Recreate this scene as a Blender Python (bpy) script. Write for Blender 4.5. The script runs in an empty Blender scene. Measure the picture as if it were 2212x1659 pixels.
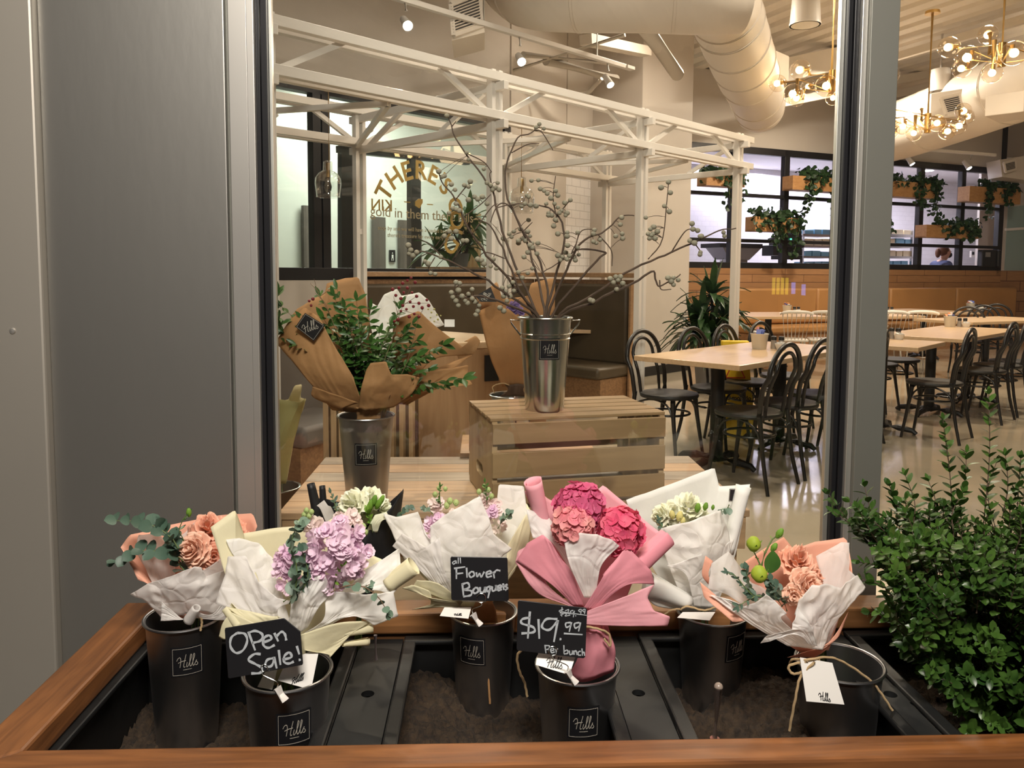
import bpy, math, random
from mathutils import Vector, Matrix, noise
V = Vector
PI = math.pi
random.seed(7)
scn = bpy.context.scene
col = scn.collection

# ---------------------------------------------------------------- camera
W, H = 2212.0, 1659.0
FPX = 1700.0
PPX, PPY = 1106.0, 719.0
CAM = V((0, 0, 1.30))
_y, _p, _r = math.radians(2.2), math.atan(129 / FPX), 0.0055
_f0 = V((math.sin(_y), math.cos(_y), 0)); _r0 = V((math.cos(_y), -math.sin(_y), 0)); _z = V((0, 0, 1))
FWD = _f0 * math.cos(_p) - _z * math.sin(_p)
_u0 = _z * math.cos(_p) + _f0 * math.sin(_p)
RGT = _r0 * math.cos(_r) + _u0 * math.sin(_r)
UPV = _u0 * math.cos(_r) - _r0 * math.sin(_r)
cd = bpy.data.cameras.new('camera'); cam = bpy.data.objects.new('camera', cd); col.objects.link(cam)
cd.sensor_fit = 'HORIZONTAL'; cd.sensor_width = 36; cd.lens = FPX / W * 36
cd.shift_y = -(H / 2 - PPY) / W
cd.clip_start = 0.02; cd.clip_end = 200
cam.matrix_world = Matrix(((RGT.x, UPV.x, -FWD.x, CAM.x), (RGT.y, UPV.y, -FWD.y, CAM.y), (RGT.z, UPV.z, -FWD.z, CAM.z), (0, 0, 0, 1)))
scn.camera = cam

# ---------------------------------------------------------------- world, lights, exposure
wd = bpy.data.worlds.new('night'); scn.world = wd; wd.use_nodes = True
wd.node_tree.nodes['Background'].inputs[0].default_value = (0.55, 0.5, 0.5, 1)
wd.node_tree.nodes['Background'].inputs[1].default_value = 0.06
scn.view_settings.view_transform = 'Standard'; scn.view_settings.look = 'None'
scn.view_settings.exposure = 0.0; scn.view_settings.gamma = 1.0; scn.view_settings.use_curve_mapping = False

def area(name, loc, target, sx, sy, watt, color, spread=PI):
    l = bpy.data.lights.new(name, 'AREA'); l.shape = 'RECTANGLE'; l.size = sx; l.size_y = sy
    l.energy = watt; l.color = color; l.spread = spread
    o = bpy.data.objects.new(name, l); col.objects.link(o); o.location = loc
    o.rotation_euler = (V(target) - V(loc)).to_track_quat('-Z', 'Y').to_euler()
    return o
def spot(name, loc, target, watt, color, ang=60, blend=.6, r=.04):
    l = bpy.data.lights.new(name, 'SPOT'); l.energy = watt; l.color = color; l.spot_size = math.radians(ang); l.spot_blend = blend; l.shadow_soft_size = r
    o = bpy.data.objects.new(name, l); col.objects.link(o); o.location = loc
    o.rotation_euler = (V(target) - V(loc)).to_track_quat('-Z', 'Y').to_euler()
    return o
def point(name, loc, watt, color, r=.06):
    l = bpy.data.lights.new(name, 'POINT'); l.energy = watt; l.color = color; l.shadow_soft_size = r
    o = bpy.data.objects.new(name, l); col.objects.link(o); o.location = loc
    return o
WARM = (1.0, .84, .67); NEUT = (1.0, .88, .74); COOL = (.90, .86, 1.0)
area('canopy_light', (.1, -.55, 3.2), (.3, 1.6, .6), 1.2, .4, 152, (1, .92, .82))
area('street_light', (-1.6, -2.5, 5.2), (0, 2, .9), 1.2, .6, 50, (1, .88, .74))
for i, (x, y, e) in enumerate(((.6, 4.2, 42), (2.6, 5.2, 62), (4.8, 7.4, 110), (7.4, 9.4, 135), (2.2, 8.2, 62), (5.2, 10.8, 125))):
    area('dining_ceiling_light', (x, y, 4.1), (x, y, 0), 0.35, 0.35, e, WARM)
area('kitchen_light', (7.6, 16.3, 3.45), (7.6, 16.3, 0), 7, 1.2, 300, COOL)
area('corridor_light', (-.9, 9.8, 3.6), (-.9, 9.8, 0), 2.4, 1.2, 130, (.95, 1.0, .88))

# ---------------------------------------------------------------- helpers: pixels of the photo to points in the room
def ray(px, py):
    return (RGT * ((px - PPX) / FPX) - UPV * ((py - PPY) / FPX) + FWD)
def P(px, py, Y):
    d = ray(px, py); return CAM + d * ((Y - CAM.y) / d.y)
def PZ(px, py, z):
    d = ray(px, py); return CAM + d * ((z - CAM.z) / d.z)
def PL(px, py, p0, n):
    d = ray(px, py); n = V(n); return CAM + d * ((V(p0) - CAM).dot(n) / d.dot(n))
def pxm(Y):            # metres per photo pixel at depth Y
    return Y / FPX
def az(deg):
    a = math.radians(deg); return V((math.sin(a), math.cos(a), 0))
UD = az(47); VD = az(-43)          # the two directions of the dining room grid

# ---------------------------------------------------------------- helpers: objects
ROOT = {}
def tag(o, label=None, cat=None, group=None, kind=None):
    if label: o['label'] = label
    if cat: o['category'] = cat
    if group: o['group'] = group
    if kind: o['kind'] = kind
    return o
def thing(name, label, cat, loc=(0, 0, 0), rz=0.0, group=None):
    o = bpy.data.objects.new(name, None); col.objects.link(o)
    o.empty_display_size = .05
    o.location = loc; o.rotation_euler = (0, 0, rz)
    ROOT[o.name] = Matrix.Translation(V(loc)) @ Matrix.Rotation(rz, 4, 'Z')
    return tag(o, label, cat, group)
def rootmat(o):
    while o.parent: o = o.parent
    return ROOT.get(o.name, Matrix.Identity(4))
def copy_tree(o, parent=None):
    c = o.copy(); col.objects.link(c)
    if parent: c.parent = parent
    for ch in list(o.children): copy_tree(ch, c)
    return c
def place(proto, used, loc, rz, label, group=None):
    o = proto if not used else copy_tree(proto)
    used.append(1)
    o.location = loc; o.rotation_euler = (0, 0, rz); o['label'] = label
    if group: o['group'] = group
    return o

def crom(pts, n):
    """n points evenly in parameter along a Catmull-Rom curve through pts"""
    pts = [V(p) for p in pts]
    if len(pts) == 1: return [pts[0].copy() for _ in range(n)]
    out = []; m = len(pts) - 1
    for i in range(n):
        t = i / (n - 1) * m; k = min(int(t), m - 1); f = t - k
        p1, p2 = pts[k], pts[k + 1]
        p0 = pts[k - 1] if k > 0 else p1 * 2 - p2
        p3 = pts[k + 2] if k + 2 <= m else p2 * 2 - p1
        out.append(.5 * ((2 * p1) + (p2 - p0) * f + (2 * p0 - 5 * p1 + 4 * p2 - p3) * f * f + (3 * p1 - p0 - 3 * p2 + p3) * f ** 3))
    return out
def lin(pts, n):
    pts = [V(p) for p in pts]; m = len(pts) - 1; out = []
    for i in range(n):
        t = i / (n - 1) * m; k = min(int(t), m - 1)
        out.append(pts[k].lerp(pts[k + 1], t - k))
    return out
def frame(d):
    d = V(d).normalized(); a = V((0, 0, 1)) if abs(d.z) < .92 else V((1, 0, 0))
    s = d.cross(a).normalized(); return d, s, s.cross(d).normalized()

class MB:
    def __init__(s): s.v = []; s.f = []
    def add(s, vs, fs):
        o = len(s.v); s.v += [tuple(x) for x in vs]; s.f += [tuple(i + o for i in f) for f in fs]
    def hexa(s, p):      # 8 corners: 4 bottom, 4 top
        s.add(p, [(3, 2, 1, 0), (4, 5, 6, 7), (0, 1, 5, 4), (1, 2, 6, 5), (2, 3, 7, 6), (3, 0, 4, 7)])
    def box(s, lo, hi):
        (a, b, c), (d, e, f) = lo, hi
        s.hexa([(a, b, c), (d, b, c), (d, e, c), (a, e, c), (a, b, f), (d, b, f), (d, e, f), (a, e, f)])
    def obox(s, c, ex, ey, ez):   # centre and three half vectors
        c, ex, ey, ez = V(c), V(ex), V(ey), V(ez)
        s.hexa([c - ex - ey - ez, c + ex - ey - ez, c + ex + ey - ez, c - ex + ey - ez, c - ex - ey + ez, c + ex - ey + ez, c + ex + ey + ez, c - ex + ey + ez])
    def bar(s, p, q, w, h, up=(0, 0, 1)):
        p, q = V(p), V(q); d = (q - p).normalized(); up = V(up)
        sd = d.cross(up)
        if sd.length < 1e-4: sd = d.cross(V((1, 0, 0)))
        sd.normalize(); u = sd.cross(d)
        s.obox((p + q) / 2, (q - p) / 2, sd * w / 2, u * h / 2)
    def slab(s, pts, z0, z1):
        n = len(pts); vs = [(p[0], p[1], z0) for p in pts] + [(p[0], p[1], z1) for p in pts]
        s.add(vs, [tuple(range(n - 1, -1, -1)), tuple(range(n, 2 * n))] + [(i, (i + 1) % n, (i + 1) % n + n, i + n) for i in range(n)])
    def prism(s, pts, off):
        n = len(pts); off = V(off); vs = [V(p) for p in pts] + [V(p) + off for p in pts]
        s.add(vs, [tuple(range(n - 1, -1, -1)), tuple(range(n, 2 * n))] + [(i, (i + 1) % n, (i + 1) % n + n, i + n) for i in range(n)])
    def tube(s, pts, r, n=8, caps=True, r1=None):
        pts = [V(p) for p in pts]; m = len(pts); vs = []; fs = []
        prev = None
        for i, p in enumerate(pts):
            d = (pts[min(i + 1, m - 1)] - pts[max(i - 1, 0)])
            if d.length < 1e-9: d = V((0, 0, 1))
            d.normalize()
            if prev is None: _, a, b = frame(d)
            else:
                a = prev - d * prev.dot(d)
                if a.length < 1e-6: _, a, b = frame(d)
                else: a.normalize(); b = d.cross(a)
            prev = a
            rr = r[i] if isinstance(r, (list, tuple)) else (r if r1 is None else r + (r1 - r) * i / max(m - 1, 1))
            for k in range(n):
                t = 2 * PI * k / n; vs.append(p + a * math.cos(t) * rr + b * math.sin(t) * rr)
        for i in range(m - 1):
            for k in range(n):
                fs.append((i * n + k, i * n + (k + 1) % n, (i + 1) * n + (k + 1) % n, (i + 1) * n + k))
        if caps: fs += [tuple(range(n - 1, -1, -1)), tuple((m - 1) * n + k for k in range(n))]
        s.add(vs, fs)
    def lathe(s, prof, c=(0, 0, 0), axis=(0, 0, 1), n=32):
        c = V(c); d, a, b = frame(axis); vs = []; fs = []; m = len(prof)
        for (r, h) in prof:
            for k in range(n):
                t = 2 * PI * k / n; vs.append(c + d * h + (a * math.cos(t) + b * math.sin(t)) * max(r, 1e-5))
        for i in range(m - 1):
            for k in range(n):
                fs.append((i * n + k, i * n + (k + 1) % n, (i + 1) * n + (k + 1) % n, (i + 1) * n + k))
        s.add(vs, fs)
    def ball(s, c, r, n=12, m=8, sq=(1, 1, 1)):
        c = V(c); vs = []; fs = []
        for i in range(m + 1):
            ph = PI * i / m
            for k in range(n):
                t = 2 * PI * k / n
                vs.append(c + V((math.sin(ph) * math.cos(t) * r * sq[0], math.sin(ph) * math.sin(t) * r * sq[1], -math.cos(ph) * r * sq[2])))
        for i in range(m):
            for k in range(n): fs.append((i * n + k, i * n + (k + 1) % n, (i + 1) * n + (k + 1) % n, (i + 1) * n + k))
        s.add(vs, fs)
    def grid(s, rows):
        m, n = len(rows), len(rows[0]); vs = [p for r in rows for p in r]
        s.add(vs, [(i * n + k, i * n + k + 1, (i + 1) * n + k + 1, (i + 1) * n + k) for i in range(m - 1) for k in range(n - 1)])
    def ribbon(s, pts, w, nrm, th):
        pts = [V(p) for p in pts]; nrm = V(nrm).normalized(); m = len(pts); vs = []; fs = []
        for i, p in enumerate(pts):
            d = (pts[min(i + 1, m - 1)] - pts[max(i - 1, 0)])
            if d.length < 1e-9: d = V((1, 0, 0))
            sd = d.normalized().cross(nrm)
            ww = w[i] if isinstance(w, (list, tuple)) else w
            for k in (-1, 1):
                vs.append(p + sd * k * ww / 2); vs.append(p + sd * k * ww / 2 + nrm * th)
        for i in range(m - 1):
            a, b = i * 4, i * 4 + 4
            fs += [(a + 1, a + 3, b + 3, b + 1), (a, b, b + 2, a + 2), (a, a + 1, b + 1, b), (a + 2, b + 2, b + 3, a + 3)]
        fs += [(0, 2, 3, 1), ((m - 1) * 4, (m - 1) * 4 + 1, (m - 1) * 4 + 3, (m - 1) * 4 + 2)]
        s.add(vs, fs)
    def leaf(s, p, d, nrm, L, w, bend=.15, seg=4, tip=.5):
        """one leaf blade with a folded midrib"""
        p, d, nrm = V(p), V(d).normalized(), V(nrm)
        sd = d.cross(nrm)
        if sd.length < 1e-5: sd = frame(d)[1]
        sd.normalize(); nn = sd.cross(d)
        L_, R_, M_ = [], [], []
        for i in range(seg + 1):
            t = i / seg
            ww = w / 2 * math.sin(PI * min(max(t ** (1.0 if tip >= .5 else .75), .0), 1)) ** (.8 if tip < .9 else .5) if 0 < t < 1 else 0.0006
            c = p + d * L * t - nn * bend * L * t * t
            M_.append(c); L_.append(c - sd * ww + nn * ww * .25); R_.append(c + sd * ww + nn * ww * .25)
        s.grid([L_, M_, R_])
    def build(s, name, mat, parent=None, smooth=True, bevel=0, solid=0, sub=0, label=None, angle=40):
        me = bpy.data.meshes.new(name); me.from_pydata(s.v, [], s.f); me.update()
        if parent is not None: me.transform(rootmat(parent).inverted())
        o = bpy.data.objects.new(name, me); col.objects.link(o)
        if mat: me.materials.append(mat)
        if parent is not None: o.parent = parent
        if smooth: me.polygons.foreach_set('use_smooth', [True] * len(me.polygons))
        if smooth and angle:
            try: me.set_sharp_from_angle(angle=math.radians(angle))
            except Exception: pass
        if solid:
            m = o.modifiers.new('thickness', 'SOLIDIFY'); m.thickness = solid; m.offset = 0
        if bevel:
            m = o.modifiers.new('bevel', 'BEVEL'); m.width = bevel; m.segments = 2; m.limit_method = 'ANGLE'
        if sub:
            m = o.modifiers.new('sub', 'SUBSURF'); m.levels = sub; m.render_levels = sub
        if label: o['label'] = label
        return o
def struct(o): o['kind'] = 'structure'; return o

# ---------------------------------------------------------------- materials
MATS = {}
def nodes(name):
    m = bpy.data.materials.new(name); m.use_nodes = True; nt = m.node_tree
    return m, nt, nt.nodes['Principled BSDF'], nt.nodes.new, nt.links.new
def mat(name, c, rough=.5, metal=0, var=.12, scale=8, bump=0, bscale=60, stretch=(1, 1, 1), c2=None, spec=.5, trans=0, alpha=1, sheen=0, coat=0):
    """plain procedural material: noise between two tones, optional bump, optional light through thin sheets"""
    m, nt, b, N, L = nodes(name); MATS[name] = m
    tc = N('ShaderNodeTexCoord'); mp = N('ShaderNodeMapping'); mp.inputs['Scale'].default_value = stretch
    nz = N('ShaderNodeTexNoise'); nz.inputs['Scale'].default_value = scale; nz.inputs['Detail'].default_value = 5
    L(tc.outputs['Object'], mp.inputs[0]); L(mp.outputs[0], nz.inputs['Vector'])
    rp = N('ShaderNodeValToRGB'); rp.color_ramp.elements[0].position = .3; rp.color_ramp.elements[1].position = .7
    c2 = c2 or tuple(x * (1 - var) for x in c)
    rp.color_ramp.elements[0].color = (*c2, 1); rp.color_ramp.elements[1].color = (*c, 1)
    L(nz.outputs['Fac'], rp.inputs[0]); L(rp.outputs[0], b.inputs['Base Color'])
    b.inputs['Roughness'].default_value = rough; b.inputs['Metallic'].default_value = metal
    b.inputs['Specular IOR Level'].default_value = spec
    if coat: b.inputs['Coat Weight'].default_value = coat
    if bump:
        n2 = N('ShaderNodeTexNoise'); n2.inputs['Scale'].default_value = bscale; n2.inputs['Detail'].default_value = 4
        L(mp.outputs[0], n2.inputs['Vector'])
        bp = N('ShaderNodeBump'); bp.inputs['Strength'].default_value = bump; bp.inputs['Distance'].default_value = .01
        L(n2.outputs['Fac'], bp.inputs['Height']); L(bp.outputs[0], b.inputs['Normal'])
    out = nt.nodes['Material Output']; cur = b.outputs[0]
    if trans:
        t = N('ShaderNodeBsdfTranslucent'); L(rp.outputs[0], t.inputs[0]); mx = N('ShaderNodeMixShader'); mx.inputs[0].default_value = trans
        L(cur, mx.inputs[1]); L(t.outputs[0], mx.inputs[2]); cur = mx.outputs[0]
    if alpha < 1:
        t = N('ShaderNodeBsdfTransparent'); mx = N('ShaderNodeMixShader'); mx.inputs[0].default_value = alpha
        L(t.outputs[0], mx.inputs[1]); L(cur, mx.inputs[2]); cur = mx.outputs[0]
    if cur != b.outputs[0]: L(cur, out.inputs[0])
    return m
def wood(name, c, c2, rough=.5, axis=0, scale=1.0, bump=.15, knots=True):
    """grain running along one object axis"""
    m, nt, b, N, L = nodes(name); MATS[name] = m
    tc = N('ShaderNodeTexCoord'); mp = N('ShaderNodeMapping'); st = [14 * scale] * 3; st[axis] = 1.2 * scale
    mp.inputs['Scale'].default_value = st
    nz = N('ShaderNodeTexNoise'); nz.inputs['Scale'].default_value = 3; nz.inputs['Detail'].default_value = 8; nz.inputs['Distortion'].default_value = .6
    L(tc.outputs['Object'], mp.inputs[0]); L(mp.outputs[0], nz.inputs['Vector'])
    rp = N('ShaderNodeValToRGB'); rp.color_ramp.elements[0].position = .32; rp.color_ramp.elements[1].position = .68
    rp.color_ramp.elements[0].color = (*c2, 1); rp.color_ramp.elements[1].color = (*c, 1)
    L(nz.outputs['Fac'], rp.inputs[0]); cur = rp.outputs[0]
    if knots:
        n3 = N('ShaderNodeTexNoise'); n3.inputs['Scale'].default_value = 5 * scale; L(tc.outputs['Object'], n3.inputs['Vector'])
        r3 = N('ShaderNodeValToRGB'); r3.color_ramp.elements[0].position = .70; r3.color_ramp.elements[1].position = .78
        r3.color_ramp.elements[0].color = (1, 1, 1, 1); r3.color_ramp.elements[1].color = (.45, .36, .28, 1)
        L(n3.outputs['Fac'], r3.inputs[0])
        mx = N('ShaderNodeMix'); mx.data_type = 'RGBA'; mx.blend_type = 'MULTIPLY'; mx.inputs[0].default_value = .7
        L(cur, mx.inputs[6]); L(r3.outputs[0], mx.inputs[7]); cur = mx.outputs[2]
    L(cur, b.inputs['Base Color']); b.inputs['Roughness'].default_value = rough
    bp = N('ShaderNodeBump'); bp.inputs['Strength'].default_value = bump; bp.inputs['Distance'].default_value = .004
    L(nz.outputs['Fac'], bp.inputs['Height']); L(bp.outputs[0], b.inputs['Normal'])
    return m
def emit(name, c, s):
    m, nt, b, N, L = nodes(name); e = N('ShaderNodeEmission'); e.inputs[0].default_value = (*c, 1); e.inputs[1].default_value = s
    L(e.outputs[0], nt.nodes['Material Output'].inputs[0]); MATS[name] = m; return m
def glass(name, tint=(1, 1, 1), rough=0.0, ior=1.45, amount=1.0):
    """thin pane: see-through with a fresnel reflection"""
    m, nt, b, N, L = nodes(name); MATS[name] = m
    t = N('ShaderNodeBsdfTransparent'); t.inputs[0].default_value = (*tint, 1)
    g = N('ShaderNodeBsdfGlossy'); g.inputs['Roughness'].default_value = rough; g.inputs[0].default_value = (amount, amount, amount, 1)
    fr = N('ShaderNodeFresnel'); ge = N('ShaderNodeNewGeometry')      # same reflectance from both sides of the thin wall
    mr = N('ShaderNodeMapRange'); mr.inputs[3].default_value = ior; mr.inputs[4].default_value = 1 / ior
    L(ge.outputs['Backfacing'], mr.inputs[0]); L(mr.outputs[0], fr.inputs[0])
    mx = N('ShaderNodeMixShader'); L(fr.outputs[0], mx.inputs[0]); L(t.outputs[0], mx.inputs[1]); L(g.outputs[0], mx.inputs[2])
    L(mx.outputs[0], nt.nodes['Material Output'].inputs[0]); return m
# ---------------------------------------------------------------- materials of the setting
def bricks(name, c1, c2, mortar, sx, sy, uax, rough=.4, bump=.4, msize=.012, off=.5, grain=False):
    """bricks/planks in metres: u along uax, v along world z (object space = world)"""
    m, nt, b, N, L = nodes(name); MATS[name] = m
    tc = N('ShaderNodeTexCoord'); sp = N('ShaderNodeSeparateXYZ'); L(tc.outputs['Object'], sp.inputs[0])
    dt = N('ShaderNodeVectorMath'); dt.operation = 'DOT_PRODUCT'; dt.inputs[1].default_value = tuple(uax); L(tc.outputs['Object'], dt.inputs[0])
    cb = N('ShaderNodeCombineXYZ'); L(dt.outputs['Value'], cb.inputs[0]); L(sp.outputs[2], cb.inputs[1])
    bt = N('ShaderNodeTexBrick'); bt.inputs['Scale'].default_value = 1; bt.inputs['Brick Width'].default_value = sx; bt.inputs['Row Height'].default_value = sy
    bt.inputs['Mortar Size'].default_value = msize * sy * 2; bt.offset = off
    bt.inputs['Color1'].default_value = (*c1, 1); bt.inputs['Color2'].default_value = (*c2, 1); bt.inputs['Mortar'].default_value = (*mortar, 1)
    L(cb.outputs[0], bt.inputs['Vector']); cur = bt.outputs['Color']
    if grain:
        mp = N('ShaderNodeMapping'); mp.inputs['Scale'].default_value = (3, 40, 1); L(cb.outputs[0], mp.inputs[0])
        nz = N('ShaderNodeTexNoise'); nz.inputs['Scale'].default_value = 1.5; nz.inputs['Detail'].default_value = 7; L(mp.outputs[0], nz.inputs['Vector'])
        mr = N('ShaderNodeMapRange'); mr.inputs[3].default_value = .55; mr.inputs[4].default_value = 1.3; L(nz.outputs['Fac'], mr.inputs[0])
        mx = N('ShaderNodeMix'); mx.data_type = 'RGBA'; mx.blend_type = 'MULTIPLY'; mx.inputs[0].default_value = .8
        L(cur, mx.inputs[6]); L(mr.outputs[0], mx.inputs[7]); cur = mx.outputs[2]
    L(cur, b.inputs['Base Color']); b.inputs['Roughness'].default_value = rough
    bp = N('ShaderNodeBump'); bp.inputs['Strength'].default_value = bump; bp.inputs['Distance'].default_value = .004; bp.invert = True
    L(bt.outputs['Fac'], bp.inputs['Height']); L(bp.outputs[0], b.inputs['Normal'])
    return m
M_panel = mat('brushed_panel', (.375, .365, .34), .42, .85, var=.1, scale=2, bump=.03, bscale=30, stretch=(1, 1, .3))
M_panel_light = mat('light_panel', (.44, .41, .36), .5, .6, var=.05, scale=2)
M_frame_metal = mat('frame_metal', (.62, .60, .56), .38, .8, var=.05, scale=3)
M_frame_dark = mat('post_metal', (.20, .20, .175), .5, .5, var=.06, scale=3)  # darker tint puts the post's dim reflection into its colour; panel seam shares it
M_gasket = mat('gasket', (.012, .012, .014), .35, 0, spec=.4)
M_glass = glass('window_glass', (.97, .985, .975), ior=1.48)
M_white = mat('white_paint', (.56, .51, .455), .6, var=.03)
M_ceil = mat('ceiling_paint', (.76, .70, .62), .65, var=.04)
M_black_frame = mat('black_steel', (.018, .017, .018), .4, .1, var=.2)
M_whitesteel = mat('white_steel', (.80, .76, .71), .35, 0, var=.02)
# polished concrete
M_floor, nt, b, N, L = nodes('polished_concrete')
tc = N('ShaderNodeTexCoord'); nz = N('ShaderNodeTexNoise'); nz.inputs['Scale'].default_value = 1.3; nz.inputs['Detail'].default_value = 8
L(tc.outputs['Object'], nz.inputs['Vector']); rp = N('ShaderNodeValToRGB')
rp.color_ramp.elements[0].position = .35; rp.color_ramp.elements[1].position = .7
rp.color_ramp.elements[0].color = (.39, .33, .24, 1); rp.color_ramp.elements[1].color = (.50, .435, .33, 1)
L(nz.outputs['Fac'], rp.inputs[0]); L(rp.outputs[0], b.inputs['Base Color']); b.inputs['Roughness'].default_value = .12; b.inputs['Coat Weight'].default_value = .4; b.inputs['Coat Roughness'].default_value = .06
n2 = N('ShaderNodeTexNoise'); n2.inputs['Scale'].default_value = 5; L(tc.outputs['Object'], n2.inputs['Vector'])
bp = N('ShaderNodeBump'); bp.inputs['Strength'].default_value = .04; bp.inputs['Distance'].default_value = .01; L(n2.outputs['Fac'], bp.inputs['Height']); L(bp.outputs[0], b.inputs['Normal'])
M_pave = mat('pavement', (.16, .15, .14), .85, var=.3, scale=6, bump=.3)
M_teal = mat('frosted_teal', (.30, .40, .38), .3, 0, var=.1, scale=1)

# ---------------------------------------------------------------- ground, floor, ceiling
YF = 2.0
mb = MB(); mb.box((-6, -24, -.12), (8, YF - .04, -.02)); struct(mb.build('pavement', M_pave, smooth=False))
mb = MB(); mb.box((-7, YF - .04, -.12), (16, 22, 0)); struct(mb.build('floor', M_floor, smooth=False))
CEIL = 4.5
# corrugated deck: ribs run away from the window
ribs = []; x = -8.0
rr0 = []; rr1 = []
dv = az(-22); du = az(68)
n = 0
while x < 20:
    for (o, z) in ((0, 0), (.17, 0), (.20, .06), (.29, .06), (.32, 0)):
        rr0.append(V((0, 0, CEIL + z)) + du * (x + o) + dv * (-8)); rr1.append(V((0, 0, CEIL + z)) + du * (x + o) + dv * 24)
    x += .32
mb = MB(); mb.grid([rr0, rr1])
struct(mb.build('ceiling', M_ceil, smooth=False, solid=.02))

# ---------------------------------------------------------------- facade: panels, frames, glass
def fx(px, py=490): return P(px, py, YF).x
mb = MB(); mb.box((fx(112) , YF - .03, -.02), (fx(501), YF + .02, 3.4))
o = struct(mb.build('wall_left', M_panel, smooth=False, bevel=.003))
mb = MB(); mb.box((fx(-700), YF - .055, -.02), (fx(112), YF + .02, 3.4))
struct(mb.build('trim_1', M_panel_light, smooth=False, bevel=.006))
mb = MB(); mb.lathe([(0, .004), (.006, .003), (.0085, 0), (.0085, -.002)], P(27, 715, YF - .055), (0, -1, 0), 16)
tag(mb.build('rivet', M_frame_metal), 'small round rivet head on the pale metal panel at far left', 'rivet')
mb = MB(); mb.box((fx(501), YF - .012, -.02), (fx(509), YF + .02, 3.4)); struct(mb.build('trim_2', M_frame_dark, smooth=False))
def frame_post(xs, name_n):
    """front strip, gasket, inner strip: from the wall towards the glass"""
    (a, b, mt), = xs[:1]
    for i, (p, q, m_, y0, y1) in enumerate(xs[1:]):
        mbx = MB(); mbx.box((fx(p), y0, -.02), (fx(q), y1, 3.4)); struct(mbx.build('trim_%d' % (name_n + i), m_, smooth=False, bevel=.0015))
frame_post([(0, 0, None), (509, 548, M_frame_metal, YF - .03, YF + .06), (548, 563.5, M_frame_metal, YF - .034, YF + .06), (563.5, 572, M_gasket, YF - .02, YF + .02), (572.5, 586, M_gasket, YF - .012, YF + .02), (586, 593, M_frame_metal, YF + .003, YF + .02)], 3)
frame_post([(0, 0, None), (1801, 1811.7, M_frame_metal, YF + .003, YF + .02), (1811.7, 1822, M_gasket, YF - .012, YF + .02), (1822.5, 1833, M_gasket, YF - .02, YF + .02), (1833, 1845, M_frame_metal, YF - .034, YF + .06), (1845, 1904, M_frame_dark, YF - .05, YF + .06)], 8)
mb = MB(); mb.box((fx(574), YF - .004, .02), (fx(1822), YF + .004, 3.3)); struct(mb.build('window_1', M_glass, smooth=False))
mb = MB(); mb.box((fx(1900), YF - .004, .02), (fx(2900), YF + .004, 3.3)); struct(mb.build('window_2', M_glass, smooth=False))
mb = MB(); mb.box((fx(563), YF - .03, -.02), (fx(2900), YF + .06, .05)); struct(mb.build('trim_13', M_frame_metal, smooth=False, bevel=.002))
mb = MB(); mb.box((fx(-700), YF - .05, 3.3), (fx(2900), YF + .1, 4.6)); struct(mb.build('wall_front', M_panel_light, smooth=False))

# ---------------------------------------------------------------- walls of the dining room
CORR = 1
GW = V((-1.608, 6.45, 0))                 # a point of the glazed partition, which runs along UD
def gw(t, z): return GW + UD * t + V((0, 0, z))
def gwpx(px, py):  # pixel to point on that plane
    return PL(px, py, GW, VD)
def gt(px, py=400): return (gwpx(px, py) - GW).dot(UD)
tEnd = gt(1093, 300)
mb = MB()                                                # plaster above the partition and beneath its sill
a, b2 = gw(-4, 2.84), gw(tEnd, 2.84)
mb.bar(gw(-4, 3.67), gw(tEnd, 3.67), .1, 1.66); mb.bar(gw(-4, .625), gw(tEnd, .625), .1, 1.25)
struct(mb.build('wall_left_inner', M_white, smooth=False))
# plain wall, then white tiles, then the big boxed column
pA = gw(tEnd, 0); pB = P(1216, 450, 9.9); pB.z = 0; pC = P(1325, 450, 10.9); pC.z = 0
M_tile = bricks('white_tile', (.78, .75, .74), (.74, .72, .71), (.50, .48, .47), .20, .10, (pC - pB).normalized(), .25, .3, .02)
mb = MB(); mb.bar(pA + V((0, 0, 2.25)) + UD * .02, pB + V((0, 0, 2.25)), .08, 4.5); struct(mb.build('wall_back_plaster', M_white, smooth=False))
mb = MB(); mb.bar(pB + V((0, 0, 1.4)), pC + V((0, 0, 1.4)) + (pC - pB) * .6, .08, 2.8); struct(mb.build('wall_back_tile', M_tile, smooth=False))
mb = MB(); mb.bar(pB + V((0, -.02, 3.65)), pC + V((0, -.02, 3.65)) + (pC - pB) * .6, .10, 1.7); struct(mb.build('wall_back_upper', M_white, smooth=False))
cc = V((1.96, 9.75, 0)); cr = cc + UD * 1.13; cl = cc + VD * .95
mb = MB(); mb.slab([cc, cr, cr + VD * .95, cl], 0, 4.5); struct(mb.build('wall_column', M_white, smooth=False, bevel=.01))
mb = MB(); q = .012; mb.slab([cc - UD * q - VD * q, cr + UD * q - VD * q, cr + UD * q + VD * .95, cl - UD * q + VD * .0], 0, .12)
struct(mb.build('baseboard_column', M_black_frame, smooth=False))

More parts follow.
